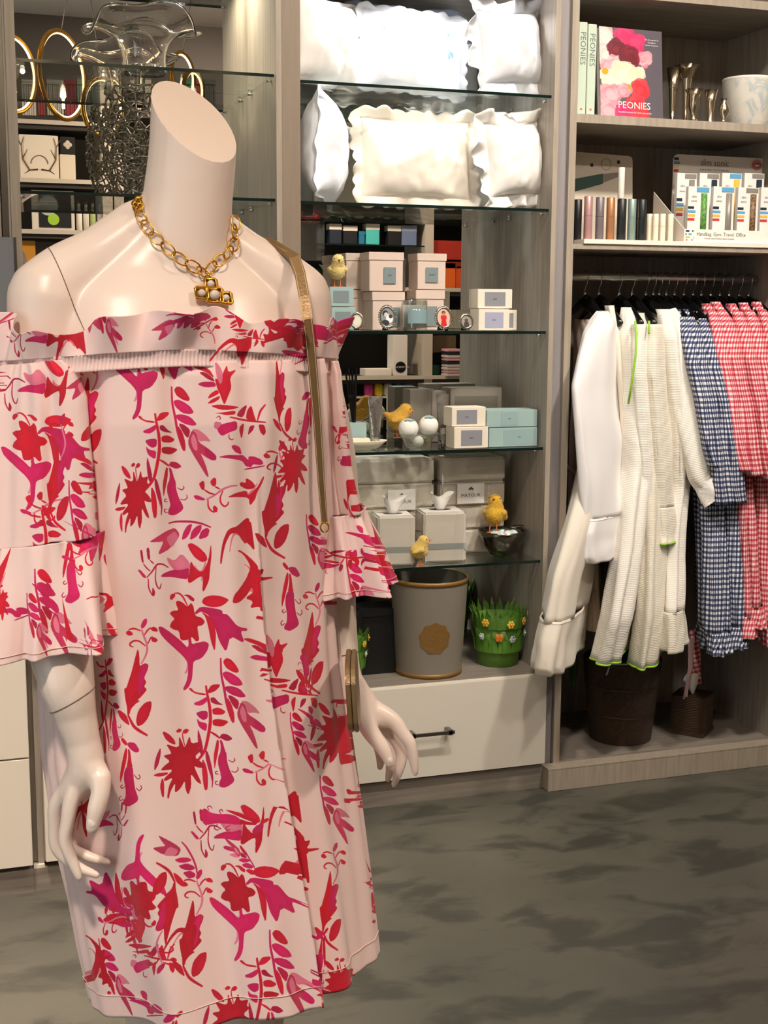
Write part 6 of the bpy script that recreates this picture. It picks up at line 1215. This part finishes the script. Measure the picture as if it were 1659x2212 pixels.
def sq(i, j): 
    a = 2*pi*i/64; ca, sa = cos(a), sin(a); e = .18; r = rows2[j][0]; return (r*math.copysign(abs(ca)**e, ca), r*math.copysign(abs(sa)**e, sa), rows2[j][1])
g = G().grid(sq, 65, len(rows2)); link('woven_wall', g, WK, t, smooth=True, uv=[(i/64*.45, rows2[j][1]) for j in range(len(rows2)) for i in range(65)], fix=False)
link('woven_top', G().box(-s_, s_, -s_, s_, HT-.004, HT), mat('wicker_top', '3b2717', .5, bump=.6, bscale=120), t, bev=.002)
link('base_band', G().box(-s_-.003, s_+.003, -s_-.003, s_+.003, 0, .012), MATS['wicker_rim'], t, bev=.002)
def TS(i, j):
    a = 2*pi*i/28; q = j/8; r = .008+.030*q+.010*sin(3*a+1.5*q)*q; return (r*cos(a)*1.1-.01*q, r*sin(a)*.55, HT+.0005+.065*q*(1+.25*sin(2*a)))
to = link('tissue', G().grid(TS, 28, 9, True), MATS['tissue_paper'], t, smooth=True)
# ------------------------------------------------------------ left unit: vases
zT1 = 2.069+.0006; x = onZ(312, zT1, .15)
vs = thing('glass_vase', 'clear glass vase with a wide wavy flared rim on the top shelf', 'vase', (x, .15, zT1))
prof = [(.055, 0), (.062, .006), (.058, .03), (.060, .06), (.072, .09), (.100, .115), (.140, .132), (.152, .136)]
def vz(i, j):
    a = 2*pi*i/96; r, z = prof[j]; q = (j/7)**3; return ((r+.010*q*sin(5*a))*cos(a), (r*.8+.008*q*sin(5*a))*sin(a), z+.030*q*cos(2*a+.0)*-1+.012*q*sin(5*a+1))
def spl(F, nj, k=4):                # smooth resample of profile rows
    def f(i, j):
        t = j/k; a = int(min(t, nj-1.001)); u = t-a; p0, p1, p2, p3 = [Vector(F(i, min(max(a+d, 0), nj-1))) for d in (-1, 0, 1, 2)]
        return .5*((2*p1)+(p2-p0)*u+(2*p0-5*p1+4*p2-p3)*u*u+(3*p1-p0-3*p2+p3)*u**3)
    return f
VG = mat('vase_glass', 'ffffff', 0.0, trans=1)
o = link('vessel', G().grid(spl(vz, 8), 96, 29, True), VG, vs, smooth=True); s_ = o.modifiers.new('t', 'SOLIDIFY'); s_.thickness = .004
link('thick_base', G().lathe([(.050, .001), (.054, .004), (.053, .02), (.03, .026)], 40, sy=.8), VG, vs, smooth=True)
link('rim_bead', G().tube([vz(i, 7) for i in range(96)], .0032, 8, closed=True), VG, vs, smooth=True)
zT2 = 1.746+.0006; x = onZ(290, zT2, .16)
ov = thing('openwork_vase', 'tall dark silver openwork vase of tangled twigs on the second shelf', 'vase', (x, .16, zT2))
rg = random.Random(12); prof2 = [(0, .046), (.05, .062), (.13, .084), (.2, .082), (.26, .066), (.295, .07)]
def r2(z):
    for (a, ra), (b, rb) in zip(prof2[:-1], prof2[1:]):
        if z <= b: return ra+(rb-ra)*(z-a)/(b-a)
    return prof2[-1][1]
nodes = []
for k in range(2600):
    a = rg.uniform(0, 2*pi); z = rg.uniform(0.004, .295); r = r2(z); p = Vector((r*cos(a), r*sin(a), z))
    if all((p-q).length > .0185 for q in nodes): nodes.append(p)
g = G(); done = set()
for i, p in enumerate(nodes):
    nb = sorted(range(len(nodes)), key=lambda j: (nodes[j]-p).length)[1:5]
    for j in nb:
        if (min(i, j), max(i, j)) in done or (nodes[j]-p).length > .036: continue
        done.add((min(i, j), max(i, j))); q = nodes[j]; mid = (p+q)/2; mid += Vector((mid.x, mid.y, 0)).normalized()*.003+Vector((rg.uniform(-1, 1), rg.uniform(-1, 1), rg.uniform(-1, 1)))*.003
        g.tube([p, (p+mid)/2+Vector((0, 0, .0006)), mid, (q+mid)/2, q], .0024, 6)
link('twig_lattice', g, mat('antique_silver', '80776a', .3, .9), ov, smooth=True)
link('foot_ring', G().tube([(.046*cos(a), .046*sin(a), .004) for a in [2*pi*i/40 for i in range(40)]], .004, 8, closed=True), MATS['antique_silver'], ov, smooth=True)

# ------------------------------------------------------------ the far side of the shop, behind the camera (seen in the mirrors)
def VM(px_, py_, Yv): p = PY(px_, py_, Yv); return Vector((p.x, 2*DM-p.y, p.z))
# ring chandelier
YC = 2.62
gl = mat('led_gold_glow', 'ffdf9e', .4, emit='ffd9a0', estr=6)
c0 = VM(150, 160, YC)
ch = thing('ring_chandelier', 'gold chandelier of interlocking upright rings, seen in the left mirror', 'chandelier', (c0.x, c0.y, c0.z), wspace=True)
for k, (cx, cy, hw, hh, dy, tl) in enumerate(((28, 160, 52, 82, 0, .1), (135, 163, 54, 92, .05, -.1), (222, 232, 46, 62, -.06, .35), (395, 165, 30, 48, .1, -.25), (418, 195, 26, 40, -.04, .2), (-60, 190, 50, 85, -.05, .2))):
    c = VM(cx, cy, YC+dy); sc = abs(VM(cx+100, cy, YC+dy).x-c.x)/100; A_, B_ = hw*sc, hh*sc
    dep = math.sqrt(max(0, B_*B_-A_*A_)); ax = Vector((A_, -dep, 0)).normalized(); R_ = B_
    pts = [c+ax*R_*cos(t_)+ZV*R_*sin(t_)+ax*tl*R_*.25*sin(t_) for t_ in [2*pi*i/64 for i in range(64)]]
    link('ring', G().tube(pts, .0105, 8, closed=True), GOLD, ch, smooth=True)
    link('light_strip', G().tube([p+(c-p).normalized()*.0085 for p in pts], .0055, 6, closed=True), gl, ch, smooth=True)
    b_ = c+Vector((0, 0, -R_*.55)); link('candle_bulb', G().lathe([(.006, -.04), (.006, 0), (.014, .012), (.012, .03), (.002, .05)], 16, tuple(b_)), mat('warm_bulb', 'fff0d0', .3, emit='ffe0b0', estr=14), ch, smooth=True)
    if k < 4: link('suspension_wire', G().tube([c+ZV*R_, Vector((c.x+(.12 if k % 2 else -.1), c.y, CEIL-.03))], .002, 6), STEEL, ch, smooth=True)
link('ceiling_rose', G().lathe([(.11, -.03), (.12, -.002), (.12, 0)], 32, (c0.x, c0.y, CEIL-.0005)), GOLD, ch, smooth=True)
for dx in (-.2, .15):
    ld = bpy.data.lights.new('ring_glow', 'POINT'); ld.energy = 2; ld.color = (1, .8, .55); ld.shadow_soft_size = .01
    lo = bpy.data.objects.new('ring_glow', ld); COL.objects.link(lo); lo.location = (c0.x+dx, c0.y, c0.z); lo.parent = ch; lo.matrix_parent_inverse = Matrix.Translation(-ch.location)
# shelving on the opposite wall
YO = 5.0                                   # mirrored depth of its front edge
YB = 2*DM-YO                               # its real depth
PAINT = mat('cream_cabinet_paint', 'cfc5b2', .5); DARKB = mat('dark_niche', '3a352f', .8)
def zat(px_, py_): return VM(px_, py_, YO).z
def oppo(label, X0, X1, zs, posts, back):
    t = thing('wall_shelving', label, 'shelf unit', ((X0+X1)/2, YB-.2, 0), wspace=True)
    link('back_panel', G().box(X0, X1, WY0+.004, WY0+.016, 0, max(zs)+.35), back, t)
    for z in zs:
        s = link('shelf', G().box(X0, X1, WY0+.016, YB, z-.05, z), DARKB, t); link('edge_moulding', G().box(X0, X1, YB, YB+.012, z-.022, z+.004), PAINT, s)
    for x_ in posts: link('upright', G().box(x_-.03, x_+.03, WY0+.016, YB+.002, 0, max(zs)+.35), PAINT, t)
    link('plinth', G().box(X0, X1, WY0+.016, YB-.01, 0, .1), PAINT, t)
    return t
zl = [zat(120, 262), zat(120, 388), zat(120, 498)]
zr = [zat(800, 462), zat(950, 623), zat(830, 813), .45]
XA = VM(240, 300, YO).x; XB = VM(927, 600, YO).x
oppo('cream wall shelving behind the camera, reflected in the left mirror', -2.9, XA, zl+[1.5, 1.0, .5], (-2.87, XA-.03), mat('taupe_back', '6e675c', .7))
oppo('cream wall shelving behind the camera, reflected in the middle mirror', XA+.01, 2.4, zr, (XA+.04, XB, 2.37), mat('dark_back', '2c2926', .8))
link_m = {}
def ob(name, label, cat, xl, xr, yt, yb, m, d=.14, Yv=None, z=None, round_=False, group=None):
    Yv = Yv or YO+.03; a, b = VM(xl, yb, Yv), VM(xr, yb, Yv); zt = VM((xl+xr)/2, yt, Yv).z; zb = z if z is not None else a.z; w = b.x-a.x; y = 2*DM-Yv
    t = thing(name, label, cat, ((a.x+b.x)/2, y-d/2, zb+.0008), group=group)
    if round_: r = w/2; link('body', G().lathe([(r*.9, 0), (r, .006), (r, (zt-zb)*.68), (r*.5, (zt-zb)*.8), (r*.42, (zt-zb)*.82)], 20), m, t, smooth=True); link('cap', G().lathe([(r*.46, (zt-zb)*.82), (r*.46, zt-zb)], 16), WHITE, t, smooth=True)
    else: link('body', G().box(-w/2, w/2, -d/2, d/2, 0, zt-zb), m, t, bev=.003)
    return t, w, zt-zb, d
C_ = lambda c, r=.6: mat('c_'+c, c, r)
t, w, h, d = ob('antler_box', 'cream box with a brown antler picture, reflected in the left mirror', 'box', 44, 128, 292, 381, C_('efe4cf', .4), z=zl[1])
ANT = C_('6e4f2c'); F_ = d/2+.0015
for sgn in (-1, 1):
    pts = [(sgn*.01, F_, h*.22), (sgn*.06, F_, h*.2), (sgn*.10, F_, h*.45), (sgn*.105, F_, h*.75), (sgn*.09, F_, h*.95)]
    link('antler_print', G().tube([Vector(p)*1 for p in pts], [.008, .008, .007, .005, .003], 6, flat=.3), ANT, t)
    for (q, dx, dz) in ((2, -.03, .06), (3, .03, .05), (1, .03, -.02)): link('antler_print', G().tube([pts[q], (pts[q][0]+sgn*dx, F_, pts[q][2]+dz)], [.005, .002], 6, flat=.3), ANT, t)
link('antler_print', G().tube([(.05*cos(a), F_, h*.35+.05*sin(a)) for a in [pi*i/12 for i in range(13)]], .004, 6, flat=.3), ANT, t)
t, w, h, d = ob('clover_box', 'black box with a pale clover ornament, reflected in the left mirror', 'box', 130, 163, 296, 331, C_('15130f'), z=zat(145, 333)); g = G(); [g.sph((.014*cos(a), d/2+.002, h*.55+.014*sin(a)), .013, 10, 7, (1, .2, 1)) for a in (0, pi/2, pi, 3*pi/2)]; link('clover', g, C_('d8cdb4'), t, smooth=True)
ob('candle_carton', 'plain cream carton under the clover box, reflected in the left mirror', 'box', 130, 164, 334, 381, C_('e8dbc0'), z=zl[1])
t, w, h, d = ob('framed_print', 'black print with a lime disc in a white mount, reflected in the left mirror', 'box', 70, 162, 412, 494, C_('e6dfcf'), z=zl[2], d=.03)
link('mount', G().box(-w*.34, w*.42, d/2, d/2+.003, h*.08, h*.92), C_('17181a'), t); link('disc', G().lathe([(.035, 0), (.035, .002)], 24).xf(Matrix.Translation((.0, d/2+.006, h*.28)) @ Matrix.Rotation(pi/2, 4, 'X')), C_('a7d23c'), t); link('disc', G().lathe([(.06, 0), (.06, .002)], 24).xf(Matrix.Translation((-.03, d/2+.004, h*.62)) @ Matrix.Rotation(pi/2, 4, 'X')), C_('bcc4bd'), t)
for k in range(6): ob('white_bottle', 'white bottle in the reflected row, %s from the print' % ('first', 'second', 'third', 'fourth', 'fifth', 'sixth')[k], 'bottle', 166+15*k, 179+15*k, 440+3*(k % 2), 496, C_(('e3dccb', 'd7cfbd', 'a9b878')[k % 3]), z=zl[2], d=.05, round_=True, group='bottles reflected in the left mirror')
for k, (xl, xr, col) in enumerate(((50, 80, 'c9c4b8'), (84, 100, '8d3d38'), (104, 140, 'b7b3a6'), (142, 168, '9d3f44'), (170, 228, '9fb3a0'), (300, 330, 'c8beae'), (400, 420, '2f6b48'), (422, 440, '7b2f2c'), (442, 470, '3b3a34'))):
    a = VM(xl, 246, YO+.05); b = VM(xr, 246, YO+.05); zt = VM(xl, 172, YO+.05).z
    t = thing('tasselled_throw', 'folded fringed throw in the reflected display, %s from the left' % ('first', 'second', 'third', 'fourth', 'fifth', 'sixth', 'seventh', 'eighth', 'ninth')[k], 'throw', ((a.x+b.x)/2, a.y-.06, a.z), group='fringed throws hung high on the opposite wall'); w = b.x-a.x; n = max(3, int(w/.012)); g = G()
    for i in range(n): g.box(-w/2+w*i/n, -w/2+w*(i+.85)/n, -.01, .01+.004*(i % 2), 0, (zt-a.z))
    link('fringe', g, C_(col, .9), t); link('fold', G().box(-w/2, w/2, -.02, .025, (zt-a.z)*.9, (zt-a.z)*1.04), C_(col, .9), t)
    if k >= 5 or xl >= 290: link('hanging_bar', G().box(-w/2, w/2, -.07, -.02, (zt-a.z)*1.0, (zt-a.z)*1.03), PAINT, t)
ob('ochre_bag', 'ochre paper bag reflected beside the mannequin shoulder', 'bag', 42, 78, 520, 575, C_('c98a24'), z=1.5008, d=.12)
# middle mirror
ci = 0
def oc(name, label, cat, xl, xr, yt, yb, col, z=None, d=.14, r=False, rough=.6, Yv=None): return ob(name, label, cat, xl, xr, yt, yb, C_(col, rough), d=d, z=z, round_=r, Yv=Yv)
zS = zat(800, 528)
t = thing('glass_rack', 'glass shelf holding small boxes behind the camera, reflected in the middle mirror', 'shelf', (VM(750, 528, YO).x, YB-.1, zS), wspace=True); xa, xb_ = VM(655, 528, YO).x, XB-.032; link('glass', G().box(xa, xb_, YB-.22, YB-.01, zS-.008, zS-.0006), GLASS, t); link('edge', G().box(xa, xb_, YB-.0099, YB-.0093, zS-.008, zS-.0006), EDGE, t)
for k, (xl, xr, yt, c1_, c2_) in enumerate(((712, 738, 484, '15202e', 'e6dfd0'), (742, 772, 488, '121318', 'dcd6ca'), (776, 788, 500, '1f6f92', '1f6f92'), (791, 820, 484, '49bcb4', 'e8e2d6'), (838, 866, 488, '141417', 'e3ddd0'), (868, 900, 488, '6d7f9c', '9aa8bd'))):
    t, w, h, d = oc('cosmetic_box', ['navy', 'black', 'blue', 'turquoise', 'second black', 'grey-blue'][k]+' box with pale top on the reflected glass shelf', 'box', xl, xr, yt, 528, c1_, z=zS, d=.08); link('pale_top', G().box(-w/2-.0005, w/2+.0005, -d/2-.0005, d/2+.0005, h*.72, h+.0006), C_(c2_), t)
for k, (xl, xr, yt, yb, c) in enumerate(((926, 998, 520, 566, 'b5301d'), (940, 1000, 560, 580, '8f2618'), (928, 956, 568, 622, '5a1510'), (957, 984, 568, 622, 'ef6a1c'), (985, 1000, 575, 622, 'd9541b'))):
    oc('gift_carton', ['wide red', 'flat dark red', 'tall maroon', 'bright orange', 'narrow orange'][k]+' carton on the reflected right shelf', 'box', xl, xr, yt, yb, c, z=(zr[1] if yb == 622 else zat(960, yb)), d=.16-.03*(k == 0), Yv=YO+.03+(.0 if yb == 622 else .0))
t = thing('red_tower', 'stack of folded coral paper cones, reflected beside the left post', 'stack', tuple(VM(668, 480, YO)), wspace=False)
for r_ in range(3):
    for c_ in range(3): link('cone', G().lathe([(.022, 0), (.03, .05), (.02, .052)], 12, (-.05+.05*c_, 0, .055*r_)), C_('c9403f'), t, smooth=True)
link('stand', G().box(-.09, .09, -.05, .05, zr[0]-VM(668, 480, YO).z+.0, -.0006) if zr[0] < VM(668, 480, YO).z else G().box(-.09, .09, -.05, .05, -.25, -.0006), CLEAR, t)
oc('tall_packet', 'tall white packet with a black round label, reflected in the middle mirror', 'packet', 850, 880, 724, 808, 'e9e4d8', z=zr[2]); t = [o_ for o_ in COL.objects if o_.name.startswith('tall_packet')][-1]; link('round_label', G().lathe([(.038, 0), (.038, .002)], 28).xf(Matrix.Translation((0, .0725, .06)) @ Matrix.Rotation(pi/2, 4, 'X')), BLACK, t); text_mesh('GET MORE JUICY', .016, WHITE, t, Matrix.Translation((0, .0748, .06)) @ FRONT @ Matrix.Rotation(pi, 4, 'Y'))
oc('white_tray', 'low white tray on the reflected shelf beside the tall packet', 'tray', 790, 846, 797, 812, 'efe9dc', z=zr[2])
zbt = zat(840, 856)
t = thing('bottle_shelf', 'low glass shelf for coloured bottles behind the camera', 'shelf', (VM(840, 856, YO).x, YB-.05, zbt), wspace=True); link('board', G().box(VM(770, 856, YO).x, XB-.032, YB-.2, YB-.004, zbt-.012, zbt-.0004), PAINT, t)
for k, (c, cap) in enumerate((('d13c86', 0), ('e3c526', 0), ('e8e6df', 0), ('2aa79b', 0), ('6fa6d8', 0))): oc('colour_bottle', ['magenta', 'yellow', 'white', 'teal', 'sky blue'][k]+' bottle with white cap in the reflected row', 'bottle', 789+21*k, 808+21*k, 822, 856, c, z=zbt, d=.06, r=True, rough=.3)
t = thing('folded_stack', 'stack of striped folded knits on a white stand, reflected at the right', 'stack', tuple(VM(976, 812, YO)))
for k in range(9): link('folded_knit', G().box(-.06+.003*(k % 2), .06-.004*(k % 3), -.06, .06, .021*k, .021*k+.0195), C_(('cfc7ba', '23252c', 'd6a0a4')[k % 3 if k > 2 else 2*(k % 2)], .9), t, bev=.004)
oc('white_stand', 'small white stand carrying the folded knits, reflected at the right', 'stand', 945, 1004, 813, 842, 'ded8cb', z=None, d=.18)
oc('green_bag', 'dark green bag under the reflected folded knits', 'bag', 922, 950, 790, 838, '1d4a34', d=.12, Yv=YO+.08); oc('olive_bag', 'olive handbag on the reflected right shelf', 'bag', 935, 985, 725, 762, '5c4d33', z=None, d=.12, Yv=YO+.1)
pl_ = thing('broad_leaf_plant', 'dark green broad-leaved plant reflected left of the candle boxes', 'plant', tuple(VM(725, 640, 3.6)), wspace=False); rg = random.Random(3)
link('pot', G().lathe([(.08, -VM(725, 640, 3.6).z+.001), (.1, -VM(725, 640, 3.6).z+.5), (.09, -VM(725, 640, 3.6).z+.5)], 28), C_('4a4640'), pl_, smooth=True)
link('stem', G().tube([(0, 0, -VM(725, 640, 3.6).z+.45), (.01, 0, -.2), (0, 0, .05)], .012, 8), C_('3b4a26'), pl_, smooth=True)
for k in range(26):
    a = rg.uniform(0, 6.28); L_ = rg.uniform(.16, .26); up_ = rg.uniform(.35, 1.2); z0_ = rg.uniform(-.12, .06)
    def lf(i, j):
        q = j/8; w_ = .030*sin(pi*min(.97, q*.9+.08)); s__ = (i/2-1)*w_; rr = L_*q*cos(up_*(1-.4*q)); return (rr*cos(a)-s__*sin(a), rr*sin(a)+s__*cos(a), z0_+L_*q*sin(up_*(1-.4*q))+abs(s__)*.25)
    link('leaf', G().grid(lf, 5, 9), C_('2c4a24', .4), pl_, smooth=True)
for k, (xl, xr, yt, yb, c) in enumerate(((690, 770, 205, 262, '24342b'), (775, 830, 215, 262, '8f8a7a'), (835, 900, 225, 262, '9a9486'), (930, 1000, 212, 250, '26302b'))): oc('hat_box', ['dark green', 'stone', 'pale stone', 'charcoal green'][k]+' storage box on top of the reflected shelving', 'box', xl, xr, yt, yb, c, z=zat((xl+xr)/2, yb), d=.2)
z_top = zat(800, 262); t = thing('upper_shelf', 'dark upper shelf carrying storage boxes behind the camera', 'shelf', (VM(840, 262, YO).x, YB-.1, z_top), wspace=True); link('board', G().box(XA+.08, 2.3, WY0+.02, YB-.02, z_top-.05, z_top-.0004), DARKB, t)
